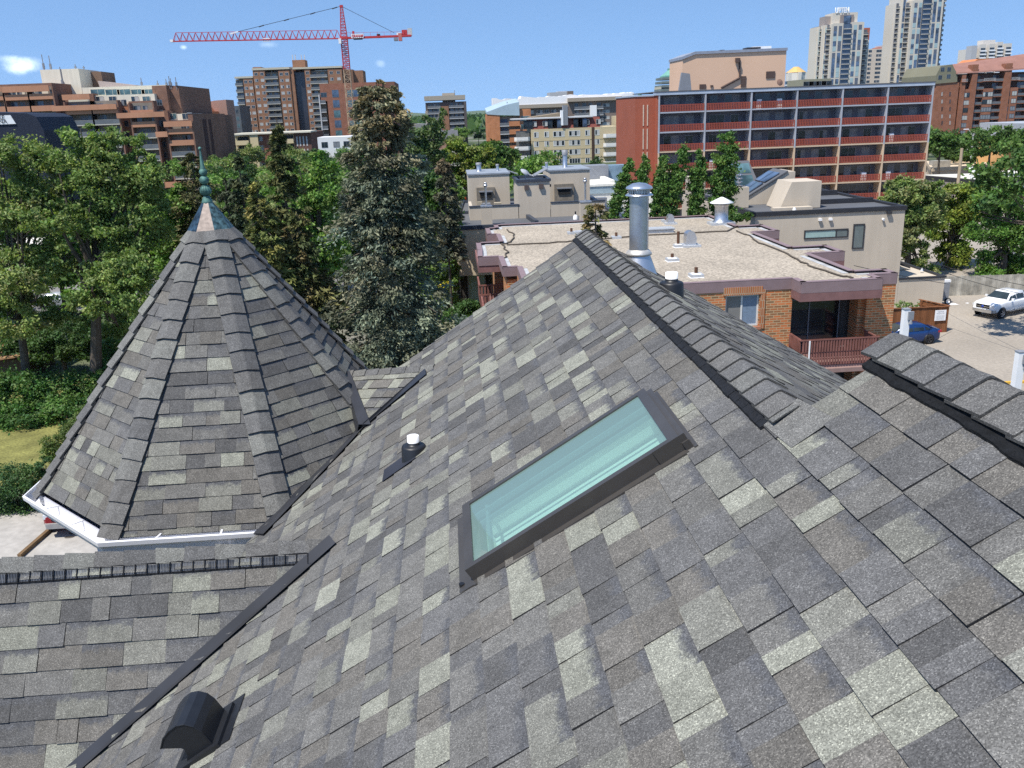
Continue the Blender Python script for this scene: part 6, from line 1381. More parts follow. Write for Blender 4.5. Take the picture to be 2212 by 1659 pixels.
def condo(name, label, Y, zf, secs, fh, zb, nmax, seed):
    """tall faceted tower: secs = (x0, x1, ytop, depth offset, kind)"""
    xs = [X_(zf(s[0], 400), Y) for s in secs]; T = thing(name, label, 'apartment tower', (sum(xs)/len(xs), Y+12, -H)); r = random.Random(seed)
    for (xa, xb, yt, d, kind) in secs:
        a, z = pxz(zf(xa, yt), Y+d); b, _ = pxz(zf(xb, yt), Y+d); w = b-a
        n = int((z-zb)/fh)
        if kind == 'pier': body(T, a, b, Y+d, 20-d, z, STONE, 'pier', zb)
        elif kind == 'balc':
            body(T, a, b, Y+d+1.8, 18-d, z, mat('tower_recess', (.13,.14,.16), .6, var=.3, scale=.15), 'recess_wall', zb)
            for k in range(n): put(T, 'balcony', rail_mesh(w, 1.8, 'glass', 1.0, .35, STONE, RAILG), (a+b)/2, Y+d, z-fh*(k+1))
        elif kind == 'blue':
            body(T, a, b, Y+d+.3, 18-d, z, mat('blue_curtain_wall', (.06,.085,.13), .15, var=.35, scale=.2, spec=.7), 'curtain_wall', zb)
            for k in range(n): put(T, 'floor_band', rail_mesh(w, 1.2, 'solid', .18, .18, STONE, STONE), (a+b)/2, Y+d-.3, z-fh*(k+1))
        else:
            body(T, a, b, Y+d, 20-d, z, STONE, 'bay', zb)
            cols = kind
            mb = M(); zz = z-1.6; k = 0
            while zz > zb+3:
                for c in range(cols):
                    x0 = a+w*(c+.18)/cols; x1 = a+w*(c+.82)/cols
                    t = r.random(); hh = fh*.96
                    mb.box(x0, x1, Y+d-.08, Y+d-.02, zz-hh, zz, 0 if t < .45 else (1 if t < .8 else 2))
                zz -= fh; k += 1
                if k % 5 == 0: zz -= .8
            mb.build('glazing', [GBLUE, TEALP, mat('pane_slate', (.12,.14,.18), .3, var=.2)], T)['kind'] = 'stuff'
    return T
def towers():
    fh = 2.85
    s = [(128,148,272,9,'pier'),(148,160,268,7,1),(160,190,262,6,'balc'),(190,212,258,4,'pier'),(212,232,252,3,1),(232,280,245,1.5,'balc'),(280,290,240,0,'pier'),(290,392,235,0,2),(392,400,235,0,'pier'),(400,480,240,-.8,'blue'),(480,492,225,0,'pier'),(492,592,222,0,2),(592,605,222,0,'pier'),(605,650,295,6,'balc')]
    T = condo('condo_tower', 'tall pale stone condo tower with stepped crown and large white letters on top', 550., z5, s, fh, -5, 0, 5)
    Y = 550.
    a, z = pxz(z5(290,130), Y+3); b, _ = pxz(z5(540,125), Y+3); zb = Z_(z5(400,235), Y); body(T, a, b, Y+3, 12, z, STONE, 'crown', zb)
    a2, z2_ = pxz(z5(365,150), Y+2.4); b2, _ = pxz(z5(500,150), Y+2.4); body(T, a2, b2, Y+2.4, 2, z2_, mat('taupe_panel', (.26,.22,.20), .8), 'crown_panel', zb); a3, z3_ = pxz(z5(402,158), Y+2); b3, _ = pxz(z5(473,158), Y+2); body(T, a3, b3, Y+2, 2, z3_, GBLUE, 'crown_window', zb)
    a4, z4_ = pxz(z5(207,165), Y+6); b4, _ = pxz(z5(292,160), Y+6); body(T, a4, b4, Y+6, 8, z4_, mat('taupe_panel2', (.30,.26,.24), .8), 'crown_wing', zb-4)
    a5, z5_ = pxz(z5(612,280), Y+9); b5, _ = pxz(z5(662,285), Y+9); body(T, a5, b5, Y+9, 9, z5_, mat('rust_red_panel', (.40,.12,.07), .8), 'side_panel', z5_-7); body(T, a5, b5, Y+9, 9, z5_-7, STONE, 'side_wing', -5)
    cu = bpy.data.curves.new('lettering', 'FONT'); cu.body = 'UPTEN'; cu.size = 1; cu.extrude = .06; cu.offset = .03; o = bpy.data.objects.new('lettering', cu); COL.objects.link(o)
    me = bpy.data.meshes.new_from_object(o.evaluated_get(bpy.context.evaluated_depsgraph_get())); bpy.data.objects.remove(o)
    pa, pb = at(*z5(312,75), Y+3), at(*z5(450,125), Y+3); wd = max(v.co.x for v in me.vertices); ht = max(v.co.y for v in me.vertices)
    for v in me.vertices: v.co.x *= (pb.x-pa.x)/wd; v.co.y *= (pa.z-pb.z)/ht*1.05; v.co.z *= 6
    me.materials.clear(); me.materials.append(WHITE); l = bpy.data.objects.new('rooftop_lettering', me); COL.objects.link(l); l.parent = T
    l.location = (pa.x-T.location.x, Y+3-T.location.y, pb.z-.2+H-T.location.z); l.rotation_euler = (math.pi/2, 0, 0)
    s = [(905,925,40,9,'pier'),(925,945,35,7,1),(945,985,30,5,'balc'),(985,1000,-60,4,'pier'),(1000,1035,-60,3,1),(1035,1090,25,1.5,'balc'),(1090,1105,5,0,'pier'),(1105,1200,0,0,2),(1200,1212,-40,0,'pier'),(1212,1290,-60,-.8,'blue'),(1290,1302,-40,0,'pier'),(1302,1400,-60,0,2),(1400,1412,-60,0,'pier'),(1412,1438,-40,4,'balc')]
    s = [(x0, x1, min(y, -30 if i in (3,4,8,9,10,11,12,13) else y), d, k) for i, (x0, x1, y, d, k) in enumerate(s)]
    condo('tall_condo_tower', 'tallest pale stone condo tower running out of the top of the picture', 560., z5, s, fh, -5, 0, 8)
    def simple(name, label, Y, q0, q1, depth, m, cols, fh, w, h, n, cat='apartment building', st=('dark',), fr=FRG, zb=-H, top=2.4):
        a, z = pxz(q0, Y); b, _ = pxz(q1, Y); T = thing(name, label, cat, ((a+b)/2, Y+depth/2, -H)); body(T, a, b, Y, depth, z, m)
        windows(T, [(a+(b-a)*f, Y, z-top-fh*k) for k in range(n) for f in cols], w, h, st, fr=fr); return T, a, b, z
    T, a, b, z = simple('cream_tower', 'mid-height cream tower with small windows between the two condo towers', 640., z5(655,492), z5(868,480), 20, mat('cream_tower_wall', (.60,.51,.42), .85), (.05,.42,.56,.83), 2.9, 2.4, 1.6, 12, st=('dark','dark+curt'))
    a2, z2_ = pxz(z5(775,458), 644); b2, _ = pxz(z5(876,458), 644); body(T, a2, b2, 644, 10, z2_, mat('warm_grey_box', (.42,.40,.40), .8), 'roof_box', z-2); a3, z3_ = pxz(z5(735,478), 643); body(T, a3, a2, 643, 8, z3_, mat('rust_red_panel', (.4,.12,.07), .8), 'roof_edge', z-1)
    T, a, b, z = simple('white_terrace_tower', 'far white tower with stacked arched balconies above the red mansard roof', 1100., z5(1690,490), z5(2080,450), 30, mat('far_white', (.60,.56,.50), .8), (.1,.14), 3.0, 3, 2, 2, 'apartment tower')
    for i, (x0, x1, yt) in enumerate(((1755,1815,450),(1845,1905,445),(1928,1985,425),(2010,2072,440))):
        xa, zt = pxz(z5(x0, yt), 1098); xb, _ = pxz(z5(x1, yt), 1098); mb = M(); mb.box(xa, xb, 1094, 1100, -10, zt, 0); mb.build('balcony_stack', MATS['far_white'], T)
        for k in range(8): put(T, 'balcony', rail_mesh(xb-xa, 3, 'solid', 1.3, .4, LRAIL, WHITE), (xa+xb)/2, 1092, zt-8-4.0*k*1.0)
        mb = M()
        for k in range(8): mb.box(xa+1, xb-1, 1093.7, 1093.9, zt-6.4-4*k, zt-4.2-4*k)
        mb.build('balcony_opening', GLASS, T)['kind'] = 'stuff'
    a3, z3_ = pxz(z5(1800,405), 1110); b3, _ = pxz(z5(1925,405), 1110); body(T, a3, b3, 1110, 12, z3_, MATS['far_white'], 'roof_box'); a3, z3_ = pxz(z5(1690,460), 1090); b3, _ = pxz(z5(1745,460), 1090); body(T, a3, b3, 1090, 12, z3_, MATS['far_grey'], 'side_pier')
    # green pyramid-roofed tower
    Y = 800.; a, z = pxz(z4(340,780), Y); b, _ = pxz(z4(552,780), Y); T = thing('green_roof_tower', 'tower with grey-green stepped floors and green copper pyramid roof, left of the peach box', 'tower', ((a+b)/2, Y+10, -H))
    GG = mat('grey_green', (.16,.19,.18), .7, var=.2, scale=.1); CG = mat('copper_green', (.16,.36,.29), .7, var=.1, scale=.1)
    body(T, a, b, Y, 26, Z_(z4(440,870), Y), mat('far_cream', (.5,.45,.34), .8))
    for k in range(5): mb = M(); o_ = .6*k; zt = z-3.2*k; mb.box(a+.4*(4-k)-.5, b-.4*(4-k)+.5, Y-1, Y+26, zt-2.0, zt, 0); mb.build('floor_band', GG, T)
    x0, zt = pxz(z4(385,762), Y); x1, _ = pxz(z4(548,762), Y); xm, zp = pxz(z4(468,700), Y); mb = M(); A = [(x0,Y,zt),(x1,Y,zt),(x1,Y+20,zt),(x0,Y+20,zt)]; B = [(xm-2.5,Y+8,zp),(xm+2.5,Y+8,zp),(xm+2.5,Y+12,zp),(xm-2.5,Y+12,zp)]
    for i in range(4): mb.face([A[i], A[(i+1) % 4], B[(i+1) % 4], B[i]])
    mb.face(B); mb.box(x0-.5,x1+.5,Y-.5,Y+20,zt-2.2,zt); mb.box(xm-2.8,xm+2.8,Y+8,Y+12,zp,zp+1.4); mb.build('roof', CG, T)
    windows(T, [(a+(b-a)*f, Y, Z_(z4(440,915), Y)) for f in (.1,.3,.5,.7,.9)], 3.5, 5, ('dark','blue'), fr=LRAIL)
    Y = 700.; xm, zt = pxz(z4(140,945), Y); T = thing('small_green_dome', 'small green-roofed tower top just above the red end wall', 'tower', (xm, Y, -H)); mb = M(); mb.box(xm-9,xm+9,Y,Y+14,-H,zt-7); mb.build('wall', GG, T); mb = M(); mb.lathe([(9,zt-7),(5,zt-3),(1.5,zt-1.5),(1.5,zt),(0,zt+.4)], (xm,Y+6,0), 8, sm=False); mb.build('roof', CG, T)
    # gold roofed white tower
    Y = 900.; a, z = pxz(z4(1638,730), Y); b, _ = pxz(z4(1832,715), Y); T = thing('gold_roof_tower', 'white round-cornered tower with a gold faceted roof, left of the condo towers', 'tower', ((a+b)/2, Y+12, -H))
    xm = (a+b)/2; R = (b-a)/2; mb = M(); mb.lathe([(R,-H),(R,z)], (xm,Y+R,0), 12, sm=False, off=.26); mb.build('wall', mat('far_white2', (.66,.62,.55), .7), T); zt = Z_(z4(1740,668), Y)
    mb = M(); mb.lathe([(R*1.03,z),(R*.25,zt),(0,zt)], (xm,Y+R,0), 12, sm=False, off=.26); mb.build('roof', mat('gold_panel', (.72,.45,.16), .45, metal=.2, var=.05), T)
    mb = M()
    for k in range(6):
        zz = z-8-4.4*k; mb.lathe([(R+.25,zz-2.6),(R+.25,zz)], (xm,Y+R,0), 12, sm=False, off=.26)
    mb.build('window_band', GLASS, T)['kind'] = 'stuff'
    mb = M()
    for f in (-.95,-.0,.95): t = -math.pi/2+f; mb.box(xm+R*1.04*math.cos(t)-1.6, xm+R*1.04*math.cos(t)+1.6, Y+R+R*1.02*math.sin(t)-1.2, Y+R+R*1.02*math.sin(t)+1.6, -H, z)
    mb.build('pier', MATS['far_white2'], T)['kind'] = 'stuff'
    # low olive roof units in front of the condos
    T = thing('olive_lowrise', 'low olive-grey block peeping over the red block roof', 'building', (150, 400, -H)); a, z = pxz(z5(-10,800), 420); b, _ = pxz(z5(270,790), 420); body(T, a, b, 420, 20, z, mat('olive_wall', (.26,.25,.18), .85)); windows(T, [(a+(b-a)*f, 420, z-3) for f in (.2,.4,.65,.85)], 5, 2, ('dark',), fr=FRG)
    # right brick block with mansard roof
    Y = 340.; T = thing('mansard_brick_block', 'large red-brown brick block with olive and pink mansard roof at the right edge', 'apartment building', (150, 352, -H)); fh = 2.78
    RB = brick('redbrown_brick', (.30,.125,.075), (.26,.11,.065), (.24,.12,.08), .6, .2, .02); OL = mat('olive_mansard', (.20,.19,.13), .8, var=.08, scale=.1); PK = mat('pink_roof', (.27,.14,.11), .8, var=.10, scale=.2, streak=.1)
    a, z = pxz(z5(1330,840), Y); c, _ = pxz(z5(1560,840), Y); e, _ = pxz(z5(2600,700), Y); zt = Z_(z5(1560,745), Y); zr = Z_(z5(1600,650), Y+10)
    mb = M(); mb.slab([(a,Y,-H),(c,Y,-H),(c,Y,z),(a,Y,z)], (0,26,0)); mb.build('wall', RB, T)
    mb = M(); A = [pxz(z5(*q), Y-.3) for q in ((1318,845),(1325,760),(1375,665),(1490,648),(1540,745),(1540,825))]; mb.slab([(x,Y-.3,z_) for x, z_ in A], (0,26,0)); mb.build('gable_cladding', OL, T)
    bays = []
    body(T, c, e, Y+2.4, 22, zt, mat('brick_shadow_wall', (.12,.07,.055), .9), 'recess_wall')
    mb = M(); zr2 = Z_(z5(1700,655), Y+8); mb.slab([(c-2,Y-.6,zt),(e,Y-.6,zt+1.2),(e,Y+9,zr2+4),(X_(z5(1490,648), Y+8),Y+9,zr2)], (0,.2,.5)); mb.build('roof', PK, T)
    cols = [('p',1560,1600),('w',1600,1660),('p',1660,1712),('b',1712,1800),('w',1795,1890),('b',1885,1990),('p',1985,2050),('w',2010,2140),('b',2130,2260),('w',2260,2340),('b',2340,2450)]
    for kind, x0, x1 in cols:
        xa, _ = pxz(z5(x0,1000), Y); xb, _ = pxz(z5(x1,1000), Y)
        if kind == 'p': body(T, xa, xb, Y-.4, 3, zt+(3.2 if x0 > 1600 else -.2), RB, 'pier')
        if kind == 'w': body(T, xa, xb, Y, 3, zt-5.6, RB, 'bay'); windows(T, [(xa+(xb-xa)*f, Y, zt-8.6-fh*k) for k in range(9) for f in ((.5,) if x1-x0 < 80 else (.22,.75))], 2.5 if x1-x0 < 80 else 2.0, 1.7, ('blind','blind+dark','dark','curt'), fr=FRD)
        if kind == 'b':
            for k in range(12): put(T, 'balcony', rail_mesh(xb-xa, 2.2, 'glass', 1.0, .22, RB, RAILG), (xa+xb)/2, Y+.2, zt-3.1-fh*k)
            windows(T, [((xa+xb)/2, Y+2.4, zt-3-fh*k) for k in range(11)], (xb-xa)*.55, 2.1, ('dark','dark+curt','blue'), fr=FRG)
    for x0, x1 in ((1560,1690),(1740,2010),(2040,2230)): xa, _ = pxz(z5(x0,780), Y-1); xb, _ = pxz(z5(x1,780), Y-1); put(T, 'balcony', rail_mesh((xb-xa)*.45, 2.4, 'bars', 1.0, .2, RB, LRAIL), (xa+xb)/2, Y-.8, zt-2.9)
    for x0 in (1705,2030): xa, _ = pxz(z5(x0-28,650), Y+1); xb, _ = pxz(z5(x0+28,650), Y+1); body(T, xa, xb, Y-.2, 3, Z_(z5(x0,650), Y), RB, 'chimney', zt)
    windows(T, [(X_(z5(x,y), Y-.3), Y-.32, Z_(z5(x,y), Y-.3)) for x, y in ((1390,720),(1455,718),(1365,800),(1450,790))], 1.5, 1.5, ('dark',), fr=FRG)
    windows(T, [(X_(z5(x,y), Y), Y, Z_(z5(x,y), Y)-.5) for x in (1385,1465) for y in (955,1030,1105,1180,1245)], .7, 1.6, ('blind','dark'), fr=RB)
    a2, z2_ = pxz(z5(1590,632), Y+40); b2, _ = pxz(z5(2200,580), Y+40); mb = M(); mb.slab([(a2,Y+40,z2_-3),(b2,Y+40,z2_-3),(b2-8,Y+40,Z_(z5(2150,580),Y+40)),(X_(z5(1750,590),Y+40),Y+40,Z_(z5(1700,595),Y+40))], (0,12,0)); mb.build('rear_roof', mat('orange_tile', (.55,.20,.08), .8), T)
towers()
def right_low():
    # beige shop with parapet roof, pale-roofed store, both beyond the parking lot
    z9 = zm(2920,380,3.689)
    T = thing('beige_shop', 'beige flat-roofed shop with rooftop air unit and wall lanterns', 'shop', (60, 112, -H)); 
    A = [atz(*z9(*q), -12.3) for q in ((135,500),(185,583),(838,545),(400,490))]
    zt = -12.3; poly = [(A[0].x,A[0].y),(A[1].x,A[1].y),(A[2].x,A[2].y),(A[3].x+6,A[3].y)]
    SW = mat('shop_beige', (.55,.45,.32), .85, var=.05)
    mb = M(); mb.prism(poly, -H, zt-.4); mb.build('wall', SW, T); mb = M(); cx = sum(p[0] for p in poly)/4; cy = sum(p[1] for p in poly)/4
    for i in range(4):
        p, q = Vector((*poly[i],zt)), Vector((*poly[(i+1) % 4],zt)); mb.beam(p-Vector((0,0,.15)), q-Vector((0,0,.15)), .45, .6)
    mb.build('parapet', SW, T)
    p = atz(*z9(275,545), zt); mb = M(); mb.box(p.x-1.6,p.x+1.6,p.y-.8,p.y+.8,zt-.3,zt+.9); mb.build('air_unit', mat('unit_grey', (.33,.31,.27), .7, var=.15, scale=2), T)
    for q in ((512,600),(172,595)): p = atz(*z9(*q), -13.0); mb = M(); mb.lathe([(.03,.5),(.18,.3),(.12,-.1),(.02,-.3)], (p.x,p.y-.3,p.z), 8); mb.build('wall_lantern', FRD, T)
    T = thing('white_roof_store', 'store with wide white membrane roof and dark edge band behind the trees', 'shop', (75, 96, -H))
    zt = -12.6; A = [atz(*z9(*q), zt) for q in ((85,655),(690,705),(1500,655),(1500,570),(620,640))]; poly = [(p.x,p.y) for p in A]
    mb = M(); mb.prism(poly, -H, zt-.8); mb.build('wall', mat('store_grey', (.30,.27,.26), .85, var=.05, scale=.3), T)
    mb = M(); mb.prism([(x,y) for x, y in poly], zt-.8, zt-.06); mb.build('edge_band', FRD, T)
    mb = M(); mb.prism([(x+(cx-x)*0, y+.25) for x, y in poly], zt-.06, zt); mb.build('roof', mat('white_membrane', (.62,.61,.55), .8, var=.12, scale=.15, streak=0), T)
    for q in ((1133,628),(1222,640)): p = atz(*z9(*q), zt); mb = M(); mb.lathe([(.3,zt),(.22,zt+.35),(.12,zt+.45)], (p.x,p.y,0), 10, 0); mb.tube((p.x,p.y,zt+.4),(p.x,p.y,zt+.8),.13,mi=1); mb.build('roof_vent', [WHITE, BLACKP], T)
    p = atz(*z9(685,690), zt); mb = M(); mb.box(p.x-.9,p.x-.5,p.y-.4,p.y+.4,zt,zt+.4); mb.box(p.x+.4,p.x+.8,p.y-.4,p.y+.4,zt,zt+.4); mb.lathe([(0,.1),(.5,.05),(1.0,-.08)], (p.x,p.y,zt+1.1), 12, ax=(.2,-.6,.8)); mb.beam((p.x,p.y,zt),(p.x,p.y,zt+1.1),.1); mb.build('satellite_dish', WHITE, T)
    # billboard/box building at the frame edge
    p = at(*z9(1215,240), 150); T = thing('orange_edge_shop', 'grey and orange building corner at the right edge of the picture', 'shop', (p.x+8, 152, -H)); mb = M(); mb.box(p.x,p.x+18,150,162,p.z,at(*z9(1215,50),150).z,0); mb.box(p.x-.3,p.x+18,149.8,162,p.z-.5,p.z,1); mb.box(p.x,p.x+18,150,162,-H,p.z-.5,2); mb.build('wall', [mat('metal_panel', (.35,.37,.40), .6), REDB, mat('orange_wall', (.62,.36,.15), .8)], T)
    p = at(*z9(1240,800), 88); T = thing('flue_stack', 'short silver roof ventilator at the right edge above the trees', 'ventilator', (p.x, 88, -H))
    mb = M(); mb.tube((p.x,88,-H),(p.x,88,p.z-1.1),.35); mb.lathe([(.5,-1.0),(.5,0),(.55,.05),(0,.12)], p, 14); mb.lathe([(.1,-1.9),(.45,-1.5),(.35,-1.1)], p, 12); mb.build('drum', GALV, T)
    p = at(*z9(540,340), 125); T = thing('utility_pole', 'plain tan wooden pole behind the beige shop', 'utility pole', (p.x, 125, -H)); mb = M(); mb.tube((p.x,125,-H),(p.x,125,p.z),.28,.2,seg=8); mb.build('pole', mat('pole_wood', (.36,.29,.2), .9), T)
REDB = mat('red_band', (.45,.06,.03), .6)
right_low()
# ---------------------------------------------------------------- trees, hedges, shrubs
def quads(name, C, Nrm, T1, sz, asp, cols, m, parent):
    """C centres, Nrm normals, T1 tangents (n,3); one small leaf quad each"""
    n = len(C)
    T1 = T1-(T1*Nrm).sum(1, keepdims=True)*Nrm; T1 /= np.linalg.norm(T1, axis=1, keepdims=True)+1e-9
    T2 = np.cross(Nrm, T1)
    a = T1*(sz[:, None]*.5); b = T2*(sz[:, None]*asp*.5)
    V = np.stack([C-a, C+b*1.0, C+a, C-b*1.0], 1).reshape(-1, 3)      # lozenge leaf
    r = rootof(parent); base = np.array([r.location.x, r.location.y, r.location.z-H]); V = V-base
    me = bpy.data.meshes.new(name); me.vertices.add(4*n); me.vertices.foreach_set('co', V.astype(np.float32).ravel())
    me.loops.add(4*n); me.loops.foreach_set('vertex_index', np.arange(4*n, dtype=np.int32))
    me.polygons.add(n); me.polygons.foreach_set('loop_start', np.arange(0, 4*n, 4, dtype=np.int32))
    me.update(calc_edges=True)
    ca = me.color_attributes.new('Col', 'FLOAT_COLOR', 'CORNER')
    cc = np.concatenate([cols, np.ones((n, 1))], 1); ca.data.foreach_set('color', np.repeat(cc, 4, 0).astype(np.float32).ravel())
    me.materials.append(m); o = bpy.data.objects.new(name, me); COL.objects.link(o); o.parent = parent
    return o
def unit(v): return v/(np.linalg.norm(v, axis=1, keepdims=True)+1e-9)
def crown(parent, ells, n, size, pal, seed, sub=26, subr=.28, asp=.55, m=None, name='crown', up=.35):
    """leaves in clumps over a set of ellipsoids (x,y,z,rx,ry,rz)"""
    g = np.random.default_rng(seed); E = np.array(ells, float); vol = (E[:,3]*E[:,4]*E[:,5])**(2/3); p = vol/vol.sum()
    K = max(8, int(sub*len(ells))); ei = g.choice(len(E), K, p=p)
    d = unit(g.normal(size=(K, 3))); d[:, 2] = d[:, 2]*.8+.12; rad = g.uniform(.45, 1.05, (K, 1))**.6
    sc = E[ei, :3]+d*E[ei, 3:]*rad; sr = (E[ei, 3:].min(1))*subr*g.uniform(.6, 1.5, K)
    ki = g.integers(0, K, n); off = g.normal(size=(n, 3))*.62; off[:, 2] *= .7
    C = sc[ki]+off*sr[ki][:, None]
    N_ = unit(g.normal(size=(n, 3))+d[ki]*.5+np.array([0, 0, up])); T1 = g.normal(size=(n, 3))
    pal = np.array(pal); base = pal[g.integers(0, len(pal), K)]*g.uniform(.78, 1.22, (K, 1)); cols = 1.22*base[ki]*g.uniform(.72, 1.3, (n, 1)); cols[:, 0] *= g.uniform(.85, 1.2, n)
    return quads(name, C, N_, T1, size*g.uniform(.6, 1.35, n), asp, np.clip(cols, 0, 1), m or LEAF, parent)
GREEN = [(.18,.235,.07),(.15,.205,.06),(.21,.26,.085),(.155,.20,.07),(.12,.17,.05),(.20,.22,.095)]
BRIGHT = [(.13,.225,.045),(.105,.195,.04),(.15,.24,.06),(.09,.16,.035)]
DARKG = [(.06,.115,.028),(.05,.10,.025),(.08,.14,.035),(.045,.09,.03)]
YELG = [(.17,.21,.035),(.14,.19,.035),(.11,.17,.03),(.19,.22,.06)]
SPR = [(.13,.15,.10),(.145,.15,.095),(.105,.135,.10),(.17,.165,.105),(.14,.165,.115),(.11,.12,.075)]
SPR_D = [(.05,.07,.035),(.06,.08,.035),(.045,.06,.03),(.075,.085,.035)]
GOLD = [(.20,.185,.05),(.15,.16,.045),(.23,.19,.06),(.10,.12,.035),(.07,.095,.03)]
def trunk(T, pts, r0, r1, m=None, name='trunk', seg=9):
    mb = M(); n = len(pts)-1
    for i in range(n): a = r0+(r1-r0)*i/n; b = r0+(r1-r0)*(i+1)/n; mb.tube(pts[i], pts[i+1], a, b, seg, caps=(i in (0, n-1)))
    return mb.build(name, m or BARK, T)
def limbs(T, p0, ells, r, seed, m=None, k=2, name='limb'):
    rr_ = random.Random(seed); mb = M()
    for e in ells:
        for j in range(k):
            a = Vector(p0)+Vector((rr_.uniform(-.2,.2), rr_.uniform(-.2,.2), rr_.uniform(-1.2,1.0))); b = Vector(e[:3])+Vector((rr_.uniform(-1,1)*e[3]*.6, rr_.uniform(-1,1)*e[4]*.6, rr_.uniform(-.2,.9)*e[5]))
            c = a.lerp(b, .5)+Vector((rr_.uniform(-.4,.4), rr_.uniform(-.4,.4), rr_.uniform(-.5,.3)))
            mb.tube(a, c, r, r*.6, 6, caps=False); mb.tube(c, b, r*.6, r*.15, 5, caps=False)
            for q in range(3): s = c.lerp(b, rr_.uniform(.1,.8)); mb.tube(s, s+Vector((rr_.uniform(-1,1), rr_.uniform(-1,1), rr_.uniform(.1,1)))*e[3]*.45, r*.28, r*.06, 4, caps=False)
    return mb.build(name, m or BARK, T)
def px_ells(L, Y, thick=1.0):
    """crown lobes drawn as (x, y, rx, ry[, dY]) at distance Y, given their real size and depth"""
    out = []
    for l in L:
        x, y, rx, ry = l[:4]; d = l[4] if len(l) > 4 else 0
        p = at(x, y, Y+d); k = (Y+d)/FPX; out.append((p.x, p.y, p.z, rx*k, max(rx, ry)*k*thick*.85, ry*k))
    return out
def decid(name, label, L, Y, base, n, size, pal, seed, tr=.28, group=None, sub=26, subr=.28, limb=True, trm=None, cat='tree', asp=.55):
    E = px_ells(L, Y)
    bx, by = base if base else (sum(e[0] for e in E)/len(E), Y)
    T = thing(name, label, cat, (bx, by, -H), group)
    zc = sum(e[2] for e in E)/len(E); top = (sum(e[0] for e in E)/len(E), sum(e[1] for e in E)/len(E), zc)
    crown(T, E, n, size, pal, seed, sub=sub, subr=subr, asp=asp)
    trunk(T, [(bx, by, -H), (bx+(top[0]-bx)*.25+.1, by+(top[1]-by)*.3, -H+(zc+H)*.35), (bx+(top[0]-bx)*.6-.1, by+(top[1]-by)*.6, -H+(zc+H)*.7), top], tr, tr*.35, trm)
    if limb: limbs(T, (bx+(top[0]-bx)*.6, by+(top[1]-by)*.6, -H+(zc+H)*.68), E, tr*.45, seed, trm)
    return T
def spruce(name, label, px, Y, R, zb, nb, per, pal, seed, sprig=.26, tip=None, droop=.28, jitter=.35, group=None, base_z=-H, prof=.8, tippal=None, lean=0.0, wid=.30, bulge=0.0, clump=.085):
    """conifer: px = pixel of the tip, R = lowest radius, zb = height of the lowest boughs"""
    top = at(px[0], px[1], Y); g = np.random.default_rng(seed); T = thing(name, label, 'conifer', (top.x, Y, -H), group)
    hgt = top.z-zb
    t = np.sort(g.uniform(0, 1, nb)**.9)                              # 0 tip .. 1 bottom
    rad = R*(t**prof)*(1+bulge*np.sin(t*9+seed))*g.uniform(1-jitter, 1+jitter*.45, nb)+.12
    az = g.uniform(0, 2*np.pi, nb)
    kc = 4; sc = np.sort(g.uniform(.18, 1.0, (nb, kc))**.75, axis=1); ti = g.integers(0, kc, (nb, per))
    sig = clump*np.clip(rad, .25, 2.2)[:, None]*np.take_along_axis(g.uniform(.6, 1.4, (nb, kc)), ti, 1)
    cz = np.take_along_axis(g.normal(size=(nb, kc))*.10, ti, 1); ct = np.take_along_axis(g.normal(size=(nb, kc))*.16, ti, 1)*rad[:, None]
    s = np.take_along_axis(sc, ti, 1)+g.normal(size=(nb, per))*sig/np.maximum(rad[:, None], .3)*.8
    rr_ = rad[:, None]*np.clip(s, .03, 1.15)
    zz = (top.z-hgt*t)[:, None]-droop*rr_*(1.25-.55*s)+cz*rad[:, None]
    tx = ct+g.normal(size=(nb, per))*sig; hang = -np.abs(g.normal(size=(nb, per)))*sig*1.25+sig*.35
    ca, sa = np.cos(az)[:, None], np.sin(az)[:, None]
    X = top.x+rr_*ca-tx*sa+lean*t[:, None]; Yc = Y+rr_*sa+tx*ca; Zc = zz+hang
    C = np.stack([X, Yc, Zc], 2).reshape(-1, 3); n = len(C)
    out = np.stack([np.repeat(ca, per, 1), np.repeat(sa, per, 1), np.full((nb, per), -.45)], 2).reshape(-1, 3)
    D = unit(out+g.normal(size=(n, 3))*.55); Nn = unit(np.cross(D, g.normal(size=(n, 3)))+np.array([0, 0, .5]))
    pal_ = np.array(pal); bi = g.integers(0, len(pal_), nb); bc = pal_[bi]*g.uniform(.75, 1.25, (nb, 1))
    if tippal is not None:
        tp = np.array(tippal); w = np.clip((.2-t)/.1, 0, 1)[:, None]*g.uniform(.3, 1, (nb, 1)); bc = bc*(1-w)+tp[g.integers(0, len(tp), nb)]*w
    cb = np.take_along_axis(g.uniform(.62, 1.4, (nb, kc)), ti, 1).reshape(-1, 1); cols = np.repeat(bc, per, 0)*cb*g.uniform(.75, 1.25, (n, 1))
    outer = (s.reshape(-1) > .8); cols[outer] = cols[outer]*1.15
    quads('foliage', C, Nn, D, sprig*g.uniform(.6, 1.3, n), wid, np.clip(cols, 0, 1), NEEDLE, T)
    mb = M(); r0 = max(.08, R*.07)
    mb.tube((top.x+lean, Y, -H), (top.x, Y, top.z-.1), r0*1.6, .02, 9); mb.build('trunk', BARK, T)
    mb = M()
    for i in range(0, nb, 3):
        a = Vector((top.x+lean*t[i], Y, top.z-hgt*t[i])); b = a+Vector((math.cos(az[i])*rad[i]*.85, math.sin(az[i])*rad[i]*.85, -droop*rad[i]*.8)); mb.tube(a, b, .03+.012*rad[i], .01, 4, caps=False)
    mb.build('bough', BARK, T)['kind'] = 'stuff'
    return T
